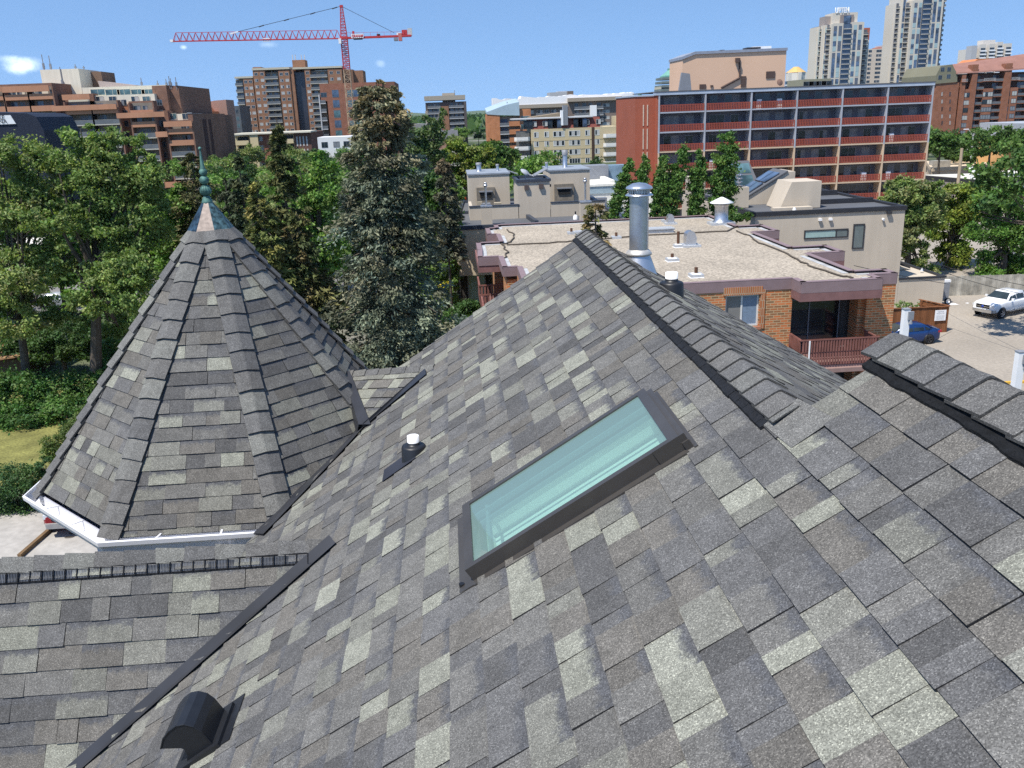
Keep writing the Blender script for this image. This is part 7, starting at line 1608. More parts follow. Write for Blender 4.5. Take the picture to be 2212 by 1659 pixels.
def greenery():
    # big leafy trees left of the turret
    decid('leafy_tree', 'large pale green leafy tree at the left edge, rising over the navy building', [(15,330,45,40),(60,350,60,50),(20,430,70,60),(95,400,55,50,1),(40,520,70,60),(-50,440,60,80),(60,600,70,50,-1),(10,650,60,45),(-60,600,60,80),(30,700,60,45,-1),(90,690,45,50,1),(60,470,60,30,-2)], 54, (-27.5, 55), 44000, .20, GREEN, 1, .30, sub=26, subr=.235)
    decid('leafy_tree', 'tall leafy tree with dark forked trunk directly left of the turret slope', [(200,300,55,35),(250,320,60,40),(170,370,60,50),(240,400,70,60),(310,400,50,60),(300,350,30,30),(160,460,60,50,1),(230,500,70,55),(300,500,60,60),(330,460,35,60),(120,560,50,45),(260,590,80,50,-2),(200,660,60,40,-2),(290,640,50,60,-3),(130,700,50,45,2),(240,700,45,40,3),(120,480,50,40,-2)], 54, (-23.4, 55), 76000, .20, [(.17,.23,.065),(.145,.21,.06),(.19,.245,.075),(.13,.19,.055),(.10,.15,.045)], 2, .42, sub=26, subr=.225)
    decid('leafy_tree', 'bright green leafy tree between the turret spire and the tall thin spruce', [(380,455,45,40),(350,500,45,50),(400,430,30,30),(370,560,40,60)], 60, None, 13000, .24, BRIGHT, 3, .25)
    decid('leafy_tree', 'bright green leafy tree filling the gap left of the huge spruce', [(670,370,45,35),(700,350,30,30),(650,430,50,45),(700,440,40,60),(640,500,60,50),(700,540,40,60),(660,600,50,60),(690,680,50,60)], 62, None, 24000, .26, BRIGHT, 4, .3)
    # shaded undergrowth behind the trunks
    decid('understorey_tree', 'dark understorey tree behind the forked trunk, above the broad shrub mass', [(150,740,50,45),(100,760,50,40),(60,740,50,40),(200,740,40,50),(10,740,50,40),(240,720,40,50)], 63, None, 30000, .22, [(.05,.095,.03),(.04,.08,.025),(.06,.105,.03)], 14, .2, limb=False)
    # hedges
    def hedge(label, L, Y, n, size, pal, seed, cat='hedge'):
        E = px_ells(L, Y); T = thing('shrub', label, cat, (sum(e[0] for e in E)/len(E), Y, -H)); crown(T, E, n, size, pal, seed, sub=40, subr=.30, name='foliage', up=.8)
        mb = M(); r = random.Random(seed)
        for e in E:
            for j in range(3): mb.tube((e[0]+r.uniform(-.3,.3), e[1]+r.uniform(-.3,.3), -H), (e[0]+r.uniform(-1,1)*e[3]*.6, e[1], e[2]+e[5]*.2), .05, .02, 5)
        mb.build('stem', BARK, T)
    hedge('broad green shrub mass at left beneath the leafy trees, left of the turret', [(-30,850,60,60),(40,850,60,50),(120,840,60,45),(190,835,50,40),(60,910,70,45,-2),(150,900,60,50,-2),(210,860,40,50),(0,930,60,40,-2),(90,960,70,30,-3),(-60,900,60,60),(240,800,30,40,2),(250,760,40,40,4)], 54, 46000, .20, [(.065,.135,.03),(.05,.115,.03),(.08,.155,.035),(.045,.095,.025),(.09,.14,.04)], 11)
    hedge('dark clipped-looking shrub low at the left edge below the lawn strip', [(60,1110,40,35),(85,1075,25,30),(-10,1050,50,45),(40,1040,50,40),(80,1040,35,35),(0,1110,50,45),(50,1090,45,45),(95,1010,20,25),(-30,1160,60,40)], 39, 30000, .11, [(.05,.10,.035),(.04,.085,.03),(.065,.12,.035)], 12)
    hedge('olive shrub touching the turret edge beside the dry lawn', [(130,960,35,28),(165,930,30,25),(110,985,25,20),(200,900,30,30)], 44, 12000, .12, [(.09,.13,.035),(.075,.11,.03)], 13)
    # conifers
    spruce('spruce', 'huge grey-green spruce with brown cone-laden top, tallest tree at centre left', (812,172), 36, 3.25, -13.5, 400, 300, SPR, 21, sprig=.19, droop=.40, jitter=.40, prof=.40, clump=.085, tippal=[(.26,.20,.10),(.22,.18,.09),(.17,.16,.09)], wid=.36, bulge=.10)
    spruce('spruce', 'tall thin dark spruce standing before the cream mid-rise', (597,253), 40, 2.0, -11, 230, 60, [(.09,.10,.035),(.07,.085,.03),(.12,.12,.04)], 22, sprig=.30, droop=.3, jitter=.5, prof=.85)
    spruce('golden_spruce', 'golden-brown sunlit spruce right beside the turret spire', (553,385), 36, 2.0, -11.5, 250, 70, GOLD, 23, sprig=.27, droop=.42, jitter=.45, prof=.7)
    spruce('golden_spruce', 'olive and rust tinted spruce between the golden one and the huge spruce', (640,455), 37, 2.4, -12, 260, 70, [(.13,.125,.045),(.09,.105,.035),(.16,.13,.055),(.06,.08,.03)], 24, sprig=.27, droop=.45, jitter=.5, prof=.6)
    spruce('dark_spruce', 'dark spruce with slim tip left of the cream mid-rise, taller of the dark pair', (514,340), 52, 3.0, -14, 240, 60, SPR_D, 25, sprig=.34, prof=.75)
    spruce('dark_spruce', 'dark spruce just right of the turret finial, shorter of the dark pair', (486,388), 54, 2.8, -14, 200, 60, [(.05,.06,.035),(.06,.07,.04)], 26, sprig=.34, prof=.7)
    spruce('dark_spruce', 'olive spruce in front of the stepped flats left of the turret finial', (412,330), 60, 2.6, -9, 130, 50, [(.09,.09,.035),(.07,.075,.03)], 27, sprig=.36, jitter=.5, prof=.6)
    spruce('small_spruce', 'small rounded brown-green spruce right of the huge spruce', (957,338), 62, 1.15, -9.5, 170, 70, [(.13,.125,.08),(.10,.11,.07),(.08,.09,.055)], 28, sprig=.34, prof=.45, tippal=[(.2,.14,.08)])
    spruce('spruce', 'little brownish spruce tip peeking over the roof peak before the gravel roof', (1286,432), 26, 1.1, -7.6, 110, 45, [(.15,.14,.05),(.11,.115,.04),(.19,.14,.06)], 29, sprig=.20, droop=.15, prof=.55, jitter=.5)
    # trees right of the huge spruce
    decid('poplar', 'sparse poplar with bare pale branches in front of the dark tower', [(905,300,18,40),(930,275,22,35),(915,340,35,35),(890,330,15,30),(945,320,20,40),(955,250,10,20)], 88, None, 7000, .34, [(.075,.12,.04),(.09,.13,.05)], 31, .2, trm=PALEBARK, sub=14, subr=.35)
    decid('leafy_tree', 'dark green leafy crown low beside the right flank of the huge spruce', [(890,380,35,30),(920,400,35,35),(900,450,35,45),(940,430,30,40),(910,520,45,50),(960,480,30,60),(900,600,40,50),(950,570,45,50)], 70, None, 26000, .30, DARKG, 32, .3)
    decid('leafy_tree', 'light yellow-green tree behind the beige building, below the dark tower', [(985,330,30,25),(1020,345,30,30),(960,345,25,20),(1000,380,35,30),(1040,330,25,25),(1055,365,25,30)], 95, None, 15000, .34, YELG, 33, .3)
    decid('leafy_tree', 'mid green tree hugging the left wall of the pale stucco building', [(935,620,30,40),(960,560,25,50),(975,490,22,50),(980,430,25,40),(950,660,40,40),(975,600,15,60)], 66, None, 20000, .27, [(.085,.15,.035),(.10,.165,.035),(.12,.17,.05)], 34, .25)
    decid('leafy_tree', 'green tree before the orange brick flats', [(1085,345,25,22),(1065,330,22,25),(1105,335,15,20),(1075,372,30,20)], 120, None, 9000, .4, DARKG, 35, .3)
    decid('shrub', 'dark rounded shrub by the glass corner of the pale stucco building', [(985,690,30,30),(1015,670,25,25),(1020,700,35,25),(960,710,30,25)], 58, None, 9000, .17, [(.06,.12,.03),(.05,.10,.03)], 36, .06, limb=False, cat='shrub')
    decid('flowering_bush', 'small bush with yellow flowers beside the pale stucco building', [(955,622,9,8),(962,612,7,6)], 62, None, 900, .16, [(.55,.45,.03),(.3,.35,.04)], 37, .03, limb=False, cat='bush')
    # columnar poplars behind the gravel roof
    spec = [((1362,352),(1322,470),13,'leftmost'),((1398,345),(1360,470),13,''),((1436,345),(1415,478),15,''),((1478,325),(1440,472),19,''),((1512,335),(1500,475),17,''),((1573,300),(1555,480),25,'')]
    lb = ['wind-leaning columnar poplar nearest the white low building, leftmost of the row', 'slim leaning poplar, second of the row from the left', 'slim poplar just right of the silver flue', 'tall slim poplar before the edge of the red end wall', 'short slim poplar between two taller columnar ones', 'tallest and fullest columnar poplar, right end of the row']
    for i, ((tx, ty), (bx, by), w, _) in enumerate(spec):
        n = 9; L = []
        for k in range(n): f = k/(n-1); L.append((tx+(bx-tx)*f+(2 if k % 2 else -2), ty+(by-ty)*f, w*(.35+.65*math.sin(min(1, f*1.25+.12)*math.pi*.62)), (by-ty)/n*.75))
        Y = 67.2; T = decid('columnar_poplar', lb[i], L, Y, (at(bx, by, Y).x, Y), 9000 if i < 5 else 16000, .20, [(.075,.15,.035),(.06,.125,.03),(.10,.17,.04)], 40+i, .14, 'row of columnar poplars behind the gravel roof', sub=16, subr=.50, limb=False)
    decid('sapling', 'low leafy shoot rising over the gravel roof edge right of the poplars', [(1590,472,18,9),(1615,468,12,9),(1572,478,10,8)], 64, (20.0, 64), 1900, .22, DARKG, 50, .07, limb=False)
    # right side
    decid('leafy_tree', 'broad green tree right of the beige stucco block, nearest its wall', [(1925,440,30,30),(1960,420,40,35),(1985,470,45,45),(1955,500,30,50),(1975,550,35,35),(2010,420,30,30),(1990,590,35,25),(1940,400,25,20)], 82, None, 34000, .30, GREEN, 51, .35)
    decid('leafy_tree', 'olive green tree in the middle of the right-hand row behind the board fence', [(2050,430,40,30),(2080,460,45,45),(2040,490,40,40),(2100,420,35,30),(2060,550,40,40),(2020,600,45,25)], 86, None, 30000, .30, YELG, 52, .4)
    decid('leafy_tree', 'deep green tree at the right edge overhanging the parking lot fence', [(2150,440,45,35),(2190,420,35,35),(2140,500,50,45),(2200,500,40,60),(2160,570,50,40),(2210,590,40,50),(2120,600,35,25),(2230,450,40,60)], 80, None, 36000, .28, [(.08,.165,.03),(.065,.14,.03),(.10,.18,.035)], 53, .4)
    for i, (L, Y, lab) in enumerate(((((2030,300,25,18),(2050,310,25,18),(2020,320,25,15)), 150, 'far green tree just right of the red balcony block'), (((2110,300,35,22),(2150,290,35,20),(2130,320,45,20),(2180,310,35,25)), 150, 'wide far green tree below the red-brown brick block'), (((2195,320,35,22),(2225,300,35,28)), 135, 'far green tree at the right edge above the white roof'), (((2060,335,30,12),(2090,340,30,12)), 165, 'low far tree behind the beige shop'))):
        decid('far_tree', lab, L, Y, None, 9000, .5, [(.075,.14,.035),(.09,.16,.04),(.06,.11,.03)], 60+i, .3, limb=False)
    # tree off the right edge whose branch tips and shadow fall on the lot
    E = [(38.5,57.5,-5.5,3.2,3.0,2.0),(41,56,-4.6,3,3,2.2),(36.9,57.0,-7.0,1.6,2,1.2),(43,59,-5,3,3,2),(37.9,61.5,-8.5,1.2,1.5,1.4)]
    T = thing('overhanging_tree', 'dark leafy branches entering at the right edge over the white pickup', 'tree', (42.5, 58, -H)); crown(T, E, 9000, .36, DARKG, 70, sub=16, subr=.24); trunk(T, [(42.5,58,-H),(42,58,-9),(41,57.5,-5)], .3, .1); limbs(T, (42,58,-9), E, .12, 70)
    # greenery at the plant bed by the wood fence
    for i, (q, lab) in enumerate(((z7b(1150,225), 'thin leafy sapling behind the wooden fence next to the brick wall'), (z7b(1325,225), 'leafy sapling behind the wooden fence near the sign'), (z7b(1240,240), 'low twiggy plant between two saplings behind the wooden fence'))):
        p = at(*q, 66.5); T = thing('sapling', lab, 'sapling', (p.x, 66.5, -H)); crown(T, [(p.x,66.5,p.z,.75,.5,.55 if i < 2 else .25)], 700 if i < 2 else 300, .16, [(.17,.24,.09),(.13,.2,.07)], 80+i, sub=14); trunk(T, [(p.x,66.5,-H),(p.x,66.5,p.z+.2)], .04, .015)
    # filler woods and scattered street trees between the buildings
    r = random.Random(77); k = 0
    protos = []
    for s in range(3):
        T = thing('street_tree', '', 'tree', (0, 0, -H)); rr2 = random.Random(s)
        E = [(rr2.uniform(-2,2), rr2.uniform(-2,2), -H+6.5+rr2.uniform(-1,2), rr2.uniform(1.8,2.6), rr2.uniform(1.8,2.6), rr2.uniform(1.5,2.2)) for _ in range(6)]
        crown(T, E, 4500, .5, [GREEN, DARKG, BRIGHT][s], 90+s, sub=12, subr=.34); trunk(T, [(0,0,-H),(0,0,-H+6)], .25, .1); protos.append(T)
    spots = []
    for (x0, x1, y0, y1, n) in ((-78,-20,112,150,26),(-60,-24,66,86,14),(-24,-1,104,200,24),(-90,-10,172,228,40),(-70,-10,250,290,14),(6,30,120,190,6),(2,60,380,410,10),(72,160,170,330,40),(44,75,160,230,12),(-60,10,480,700,46),(0,120,470,700,10),(-38,-10,82,100,10),(-16,-3,66,84,7)):
        for _ in range(n): spots.append((r.uniform(x0, x1), r.uniform(y0, y1)))
    for i, (x, y) in enumerate(spots):
        o = protos[i] if i < 3 else copy_tree(protos[i % 3])
        o.location = (x, y, 0); o.rotation_euler.z = r.uniform(0, 6.28); s = r.uniform(.75, 1.15); o.scale = (s, s, s*r.uniform(.85, 1.05))
        tone = ['mid green', 'dark green', 'bright green'][i % 3]
        o['label'] = '%s street tree among the blocks in the middle distance' % tone; o['group'] = '%s street trees between the buildings' % tone
    # far wooded suburb
    g = np.random.default_rng(5); n = 26000; T = thing('far_wood', 'distant wooded suburb under the hills', 'woodland', (0, 1500, -H)); T['kind'] = 'stuff'
    d = g.uniform(700, 3400, n)**1.0; a = np.radians(g.uniform(-36, 36, n)); C = np.stack([np.sin(a)*d, np.cos(a)*d, -H+g.uniform(1, 9, n)], 1)
    N_ = unit(g.normal(size=(n, 3))+np.array([0, -.6, .6])); quads('crown', C, N_, g.normal(size=(n, 3)), g.uniform(8, 17, n), .6, np.array(DARKG)[g.integers(0, 4, n)]*g.uniform(.8, 1.5, (n, 1)), LEAF, T)['kind'] = 'stuff'
greenery()
# ---------------------------------------------------------------- vehicles, fences, posts
TYRE = mat('tyre', (.018,.018,.019), .85); RIM = mat('rim_silver', (.5,.5,.52), .3, metal=.8, var=.1); RIMD = mat('rim_dark', (.07,.07,.075), .4, metal=.5)
LENS = mat('headlamp', (.62,.64,.66), .15, var=.1, spec=.8); RLENS = mat('tail_lamp', (.35,.01,.02), .25, spec=.6); CGL = glassmat('car_glass', (.018,.026,.028), .06, .7); CHR = mat('chrome', (.6,.6,.6), .2, metal=.9); BLK = mat('trim_black', (.015,.015,.016), .5)
def loft(mb, st, mi=0, sm=True, caps=True):
    """stations (x, [(y, z)...]) joined along the car"""
    R = [[(x, y, z) for y, z in pr] for x, pr in st]; n = len(R[0])
    for a, b in zip(R, R[1:]):
        for i in range(n): mb.face([a[i], a[(i+1) % n], b[(i+1) % n], b[i]], mi, sm=sm)
    if caps: mb.face(R[0][::-1], mi); mb.face(R[-1], mi)
def sect(hw, z0, z1, sh=.12, top=.86):
    return [(-hw*.94,z0),(-hw,z0+.15),(-hw,z1-sh*1.4),(-hw*.97,z1-sh*.4),(-hw*top,z1),(0,z1+.02),(hw*top,z1),(hw*.97,z1-sh*.4),(hw,z1-sh*1.4),(hw,z0+.15),(hw*.94,z0),(0,z0)]
def wheel(T, x, y, r, w, rim, nsp=5):
    s = 1 if y > 0 else -1; wo = bpy.data.objects.new('wheel', None); COL.objects.link(wo); wo.parent = T; wo.location = (x, y, r)
    mb = M(); mb.lathe([(r*.62,-w/2),(r*.94,-w/2),(r,-w*.3),(r,w*.3),(r*.94,w/2),(r*.62,w/2)], (0,0,0), 26, ax=(0,s,0)); mb.build('tyre', TYRE, wo, local=True)
    mb = M(); mb.lathe([(r*.64,w*.42),(r*.60,w*.30),(r*.5,w*.1),(0,w*.1)], (0,0,0), 24, 1, ax=(0,s,0)); mb.lathe([(r*.65,w*.44),(r*.58,w*.46),(r*.57,w*.36)], (0,0,0), 24, 0, ax=(0,s,0))
    for i in range(nsp):
        t = 2*math.pi*i/nsp
        for dt in (-.14, .14): mb.beam((math.cos(t)*r*.08, s*w*.40, math.sin(t)*r*.08), (math.cos(t+dt)*r*.6, s*w*.38, math.sin(t+dt)*r*.6), r*.09, .03, 0)
    mb.lathe([(r*.14,w*.44),(0,w*.46)], (0,0,0), 12, 0, ax=(0,s,0)); mb.build('rim', [rim, BLK], wo, local=True)
def vehicle(name, label, loc, rz, kind, paint, rim=None, cat='car', group=None, emblem=None):
    """nose points to +X before turning"""
    T = thing(name, label, cat, (loc[0], loc[1], -H+.012), group, rz); rim = rim or RIM
    P = mat('car_paint_%d_%d' % (int(paint[0]*1000), int(paint[2]*1000)), paint, .22, var=.03, spec=.6, metal=.15 if kind == 'sedan' else 0)
    if kind == 'sedan':
        L_, hw = 4.6, .90
        st = [(-2.28,sect(.70,.42,.92)),(-2.18,sect(.84,.28,1.02)),(-1.75,sect(.89,.24,1.05)),(-1.0,sect(.90,.22,.98)),(.3,sect(.90,.22,.94)),(1.0,sect(.90,.22,.92)),(1.7,sect(.88,.22,.82)),(2.1,sect(.80,.25,.70)),(2.3,sect(.62,.32,.58))]
        cab = [(-1.95,.60,.80,1.03,1.05),(-1.1,.60,.80,.98,1.38),(-.2,.60,.80,.95,1.43),(.45,.58,.80,.93,1.36),(1.25,.62,.82,.91,.95)]
        wx, wr = (-1.35, 1.35), .335
    elif kind == 'pickup':
        L_, hw = 5.8, 1.0
        st = [(-2.9,sect(.95,.62,1.35)),(-2.8,sect(.99,.55,1.40)),(-1.0,sect(1.0,.52,1.40)),(-.9,sect(1.0,.48,1.32)),(1.1,sect(1.0,.48,1.30)),(1.5,sect(1.0,.50,1.34)),(2.5,sect(.98,.50,1.22)),(2.85,sect(.92,.55,1.12)),(2.95,sect(.80,.60,1.02))]
        cab = [(-1.0,.78,.93,1.35,1.42),(-.85,.70,.93,1.35,1.88),(.2,.70,.93,1.33,1.93),(.65,.68,.93,1.32,1.86),(1.35,.78,.94,1.31,1.36)]
        wx, wr = (-1.95, 1.95), .41
    mb = M(); loft(mb, st); mb.build('body', P, T, local=True, merge=True)
    mb = M(); loft(mb, [(x, [(-hb,zb),(-hb,zb+.02),(-ht-.02,max(zb+.03,zt-.07)),(-ht+.06,zt),(ht-.06,zt),(ht+.02,max(zb+.03,zt-.07)),(hb,zb+.02),(hb,zb)]) for x, ht, hb, zb, zt in cab]); mb.build('cabin', P, T, local=True, merge=True)
    # glass set just proud of the cabin
    mb = M(); c = cab
    def pane(pts): mb.face(pts, 0)
    for s in (-1, 1):
        for a, b, i0, i1 in ((1,2,.12,.97),(2,3,.05,1.0)):
            (xa,ha,ba,za,ta),(xb,hb_,bb,zb,tb) = c[a], c[b]
            f = lambda t, u: (xa+(xb-xa)*t, s*((ba+(bb-ba)*t)*(1-u)+((ha+(hb_-ha)*t)+.02)*u+.012), (za+(zb-za)*t)+.03+((ta+(tb-ta)*t)-.11-(za+(zb-za)*t)-.03)*u)
            pts = [f(i0,0),f(i1,0),f(i1,1),f(i0,1)]; pane(pts if s < 0 else pts[::-1])
        (xa,ha,ba,za,ta),(xb,hb_,bb,zb,tb) = c[3], c[4]
        pts = [(xa,s*(ba+.012),za+.03),(xb-.15,s*(bb+.0),zb+.03),(xa+.03,s*(ha+.035),ta-.11)]; pane(pts if s < 0 else pts[::-1])
        (xa,ha,ba,za,ta),(xb,hb_,bb,zb,tb) = c[1], c[0]
        if kind == 'sedan': pts = [(xa,s*(ba+.012),za+.04),(xa-.45,s*(ba+.008),za+.08),(xa+.05,s*(ha+.035),ta-.11)]; pane(pts[::-1] if s < 0 else pts)
    (xa,ha,ba,za,ta),(xb,hb_,bb,zb,tb) = c[3], c[4]
    v = lambda t, k: (xa+(xb-xa)*t+.012, k*((ha-.06)*(1-t)+(bb-.1)*t), ta+(tb-ta)*t+.015)
    pane([v(.08,-1),v(.93,-1),v(.93,1),v(.08,1)])
    (xa,ha,ba,za,ta),(xb,hb_,bb,zb,tb) = c[1], c[0]
    v = lambda t, k: (xa+(xb-xa)*t-.012, k*((ha-.06)*(1-t)+(bb-.1)*t), ta+(tb-ta)*t+.015)
    pane([v(.08,1),v(.8,1),v(.8,-1),v(.08,-1)])
    mb.build('window', CGL, T, local=True)
    for x in wx:
        for y in (-hw+.06, hw-.06):
            mb = M(); s = 1 if y > 0 else -1; mb.lathe([(wr*1.2,.0),(wr*1.2,.075),(0,.078)], (x, y-s*.0, wr), 24, ax=(0,s,0)); mb.build('wheel_arch', BLK, T, local=True)
            wheel(T, x, y+s*.02, wr, .24, rim)
    nose = st[-1][0]
    for s in (-1, 1):
        mb = M()
        if kind == 'pickup': mb.box(nose-.32, nose-.02, s*.58, s*.90, .92, 1.10); mb.build('headlight', LENS, T, local=True)
        else: mb.slab([(nose-.55,s*.80,.66),(nose-.12,s*.50,.58),(nose-.12,s*.50,.68),(nose-.55,s*.82,.77)], (0,s*.03,.02)); mb.build('headlight', LENS, T, local=True)
        mb = M(); mb.box(st[0][0]-.01, st[0][0]+.25, s*.58, s*.86, .80 if kind == 'sedan' else .95, .95 if kind == 'sedan' else 1.25); mb.build('tail_light', RLENS, T, local=True)
        mb = M(); xm = c[3][0]+.28; mb.box(xm-.08, xm+.08, s*(hw+.02), s*(hw+.22), c[3][3]+.02, c[3][3]+.16); mb.build('mirror', P, T, local=True)
    if kind == 'pickup':
        mb = M(); mb.box(nose-.10, nose+.03, -.56, .56, .82, 1.10, 0); mb.box(nose-.06, nose+.05, -.54, .54, .93, .97, 1); mb.build('grille', [BLK, CHR], T, local=True)
        mb = M(); mb.slab([(nose-.25,-.98,.50),(nose+.08,-.80,.50),(nose+.12,0,.50),(nose+.08,.80,.50),(nose-.25,.98,.50)], (0,0,.24)); mb.build('bumper', CHR if emblem == 'oval' else mat('bumper_grey', (.28,.27,.26), .5), T, local=True)
        if emblem == 'oval':
            mb = M(); mb.lathe([(.10,0),(.09,.02),(0,.022)], (nose+.05,0,.96), 16, ax=(1,0,0)); o = mb.build('emblem', mat('emblem_blue', (.02,.06,.35), .4), T, local=True)
        if emblem == 'red':
            cu = bpy.data.curves.new('lettering', 'FONT'); cu.body = 'GMC'; cu.size = .22; cu.align_x = 'CENTER'; o = bpy.data.objects.new('lettering', cu); COL.objects.link(o)
            me = bpy.data.meshes.new_from_object(o.evaluated_get(bpy.context.evaluated_depsgraph_get())); bpy.data.objects.remove(o); me.materials.clear(); me.materials.append(mat('emblem_red', (.6,.02,.03), .4))
            l = bpy.data.objects.new('emblem', me); COL.objects.link(l); l.parent = T; l.location = (nose+.06, 0, .88); l.rotation_euler = (math.pi/2, 0, math.pi/2)
        mb = M(); mb.box(-2.75,-1.05,-.82,.82,1.38,1.425); mb.build('bed_opening', BLK, T, local=True)
        mb = M(); mb.box(-.9,1.0,-1.04,-.96,.44,.50); mb.box(-.9,1.0,.96,1.04,.44,.50); mb.build('running_board', CHR, T, local=True)
    return T
def street():
    p = atz(*z7b(1262,560), -H); vehicle('parked_car', 'blue sedan parked beside the wooden fence next to the brick building', (p.x-.35, p.y+1.1), math.radians(180+3), 'sedan', (.010,.038,.135), RIMD)
    p = atz(*z7b(1925,330), -H); vehicle('pickup_truck', 'white pickup truck with chrome bumper in the parking lot, nose towards the camera', (p.x+2.3, p.y+1.9), math.radians(180+24), 'pickup', (.78,.79,.80), RIM, 'pickup truck', emblem='oval')
    vehicle('pickup_truck', 'dark red pickup nose showing below the white turret gutter on the driveway', (-17.5, 38.6), math.radians(-90+3), 'pickup', (.22,.006,.012), RIM, 'pickup truck', emblem='red')
    for i, (q, paint, lab, rz) in enumerate((((990,424), (.42,.03,.02), 'bright red car glimpsed between trees left of the pale stucco building', 15), ((1013,423), (.45,.04,.02), 'red car end touching the corner of the pale stucco building', 10), ((900,412), (.10,.16,.25), 'grey-blue car half hidden right of the huge spruce', 5), ((935,420), (.65,.25,.03), 'orange vehicle roof between the trees right of the huge spruce', 0), ((130,640), (.4,.42,.45), 'silver car glimpsed through the left trees', 5))):
        p = atz(*q, -H+1); vehicle('parked_car', lab, (p.x, p.y), math.radians(rz), 'sedan', paint)
    # reddish wooden fence with a sign
    FW_ = mat('stained_fence', (.21,.085,.035), .85, var=.22, scale=1.2, streak=.35)
    def fence(name, label, A, B, h, m, bw=.14, cap=True, gap=.01):
        A = Vector(A); B = Vector(B); T = thing(name, label, 'fence', (A.x, A.y, -H)); d = (B-A); n = int(d.length/bw); d.normalize(); nn = Vector((-d.y, d.x, 0)); r = random.Random(n)
        mb = M()
        for i in range(n):
            p = A+d*(i*bw); q = A+d*(i*bw+bw-gap); k = r.uniform(-.015,.015)
            mb.slab([p+nn*k, q+nn*k, q+nn*k+Vector((0,0,h+r.uniform(-.01,.02))), p+nn*k+Vector((0,0,h+r.uniform(-.01,.02)))], nn*.025)
        mb.build('board_panel', m, T)
        mb = M(); 
        for z in (.35, h-.3): mb.beam(A+Vector((0,0,z))+nn*.07, B+Vector((0,0,z))+nn*.07, .05, .09)
        if cap: mb.beam(A+Vector((0,0,h+.05)), B+Vector((0,0,h+.05)), .16, .05)
        mb.build('rail', m, T)
        for k in range(int((B-A).length/2.4)+1):
            p = A+d*min(k*2.4, (B-A).length)+nn*.12; mb = M(); mb.box(p.x-.05,p.x+.05,p.y-.05,p.y+.05,p.z,p.z+h+.04); mb.build('post', m, T)
        return T
    R = atz(*z7b(1530,440), -H)
    F = fence('wooden_fence', 'reddish stained wooden fence with a white notice, behind the blue car', (24.0, R.y+.3, -H), (R.x, R.y, -H), 1.95, FW_)
    fence('wooden_fence', 'short return of stained wooden fence running back beside the annex wall', (R.x+.05, R.y+.1, -H), (R.x-.9, R.y+2.7, -H), 1.95, FW_)
    S = thing('notice_sign', 'white rectangular notice fixed to the stained wooden fence', 'sign', (R.x-.75, R.y-.1, -H+1.0)); x0, y0, z0 = R.x-1.1, R.y-.06, -H+.95
    mb = M(); mb.box(x0,x0+.85,y0-.02,y0,z0,z0+.80); mb.build('board', WHITE, S)
    for k, (tx, sz, dz) in enumerate((('NOTICE', .13, .63), ('PRIVATE LOT', .10, .50))):
        cu = bpy.data.curves.new('lettering', 'FONT'); cu.body = tx; cu.size = sz; cu.align_x = 'CENTER'; o = bpy.data.objects.new('lettering', cu); COL.objects.link(o)
        me = bpy.data.meshes.new_from_object(o.evaluated_get(bpy.context.evaluated_depsgraph_get())); bpy.data.objects.remove(o); me.materials.clear(); me.materials.append(FRG)
        l = bpy.data.objects.new('lettering', me); COL.objects.link(l); l.parent = S; l.location = (x0+.425-S.location.x, y0-.026-S.location.y, z0+dz+H-S.location.z); l.rotation_euler = (math.pi/2,0,0)
    mb = M()
    for k in range(6): mb.box(x0+.12,x0+.73,y0-.024,y0-.0205,z0+.08+.06*k,z0+.10+.06*k)
    mb.build('small_print', mat('print_grey', (.45,.46,.46), .8), S)
    PALEF = mat('weathered_board', (.36,.34,.29), .9, var=.35, scale=1.5, streak=.3)
    A = atz(*z7b(1515,165), -H); fence('board_fence', 'pale weathered board fence in tree shade behind the white pickup', (A.x, A.y+2.0, -H), (A.x+17, A.y+.2, -H), 1.75, PALEF, .16, cap=False)
    # slim white posts with grey fittings
    for q, yb, lab in (((1958,668), 20, 'slim white post with grey box at its top, in front of the blue car'), ((2205,760), 17, 'slim white post with grey box at the right edge of the picture')):
        p = at(*q, yb); T = thing('white_post', lab, 'post', (p.x, yb, -H)); w = .075
        mb = M(); mb.box(p.x-w,p.x+w,yb-w,yb+w,-H,p.z); mb.build('shaft', WHITE, T); mb = M(); mb.box(p.x-w-.01,p.x+w+.01,yb-w-.01,yb+w+.01,p.z,p.z+.02); mb.box(p.x+.01,p.x+.14,yb-w-.05,yb-w,p.z-.24,p.z-.04); mb.lathe([(.05,-.1),(.03,0)], (p.x+.08,yb-w-.03,p.z-.24), 8); mb.build('fitting', FRG, T)
    # handcart with wheel and white bag by the annex corner, litter
    p = atz(*z7b(1515,195), -H); T = thing('hand_truck', 'grey and white hand truck leaning at the annex corner', 'hand truck', (p.x, p.y, -H)); mb = M(); mb.box(p.x-.3,p.x+.25,p.y,p.y+.3,-H+.3,-H+1.9,0); mb.box(p.x-.32,p.x+.3,p.y-.02,p.y+.35,-H+1.9,-H+2.1,1); mb.build('body', [FRG, WHITE], T)
    mb = M(); mb.lathe([(.18,-.04),(.28,-.04),(.28,.04),(.18,.04)], (p.x+.15,p.y-.1,-H+.3), 18, ax=(0,1,0)); mb.build('wheel', TYRE, T); mb = M(); mb.lathe([(.17,-.02),(.19,0),(.0,.02)], (p.x+.15,p.y-.14,-H+.3), 18, ax=(0,1,0)); mb.build('rim', WHITE, T)
    r = random.Random(3)
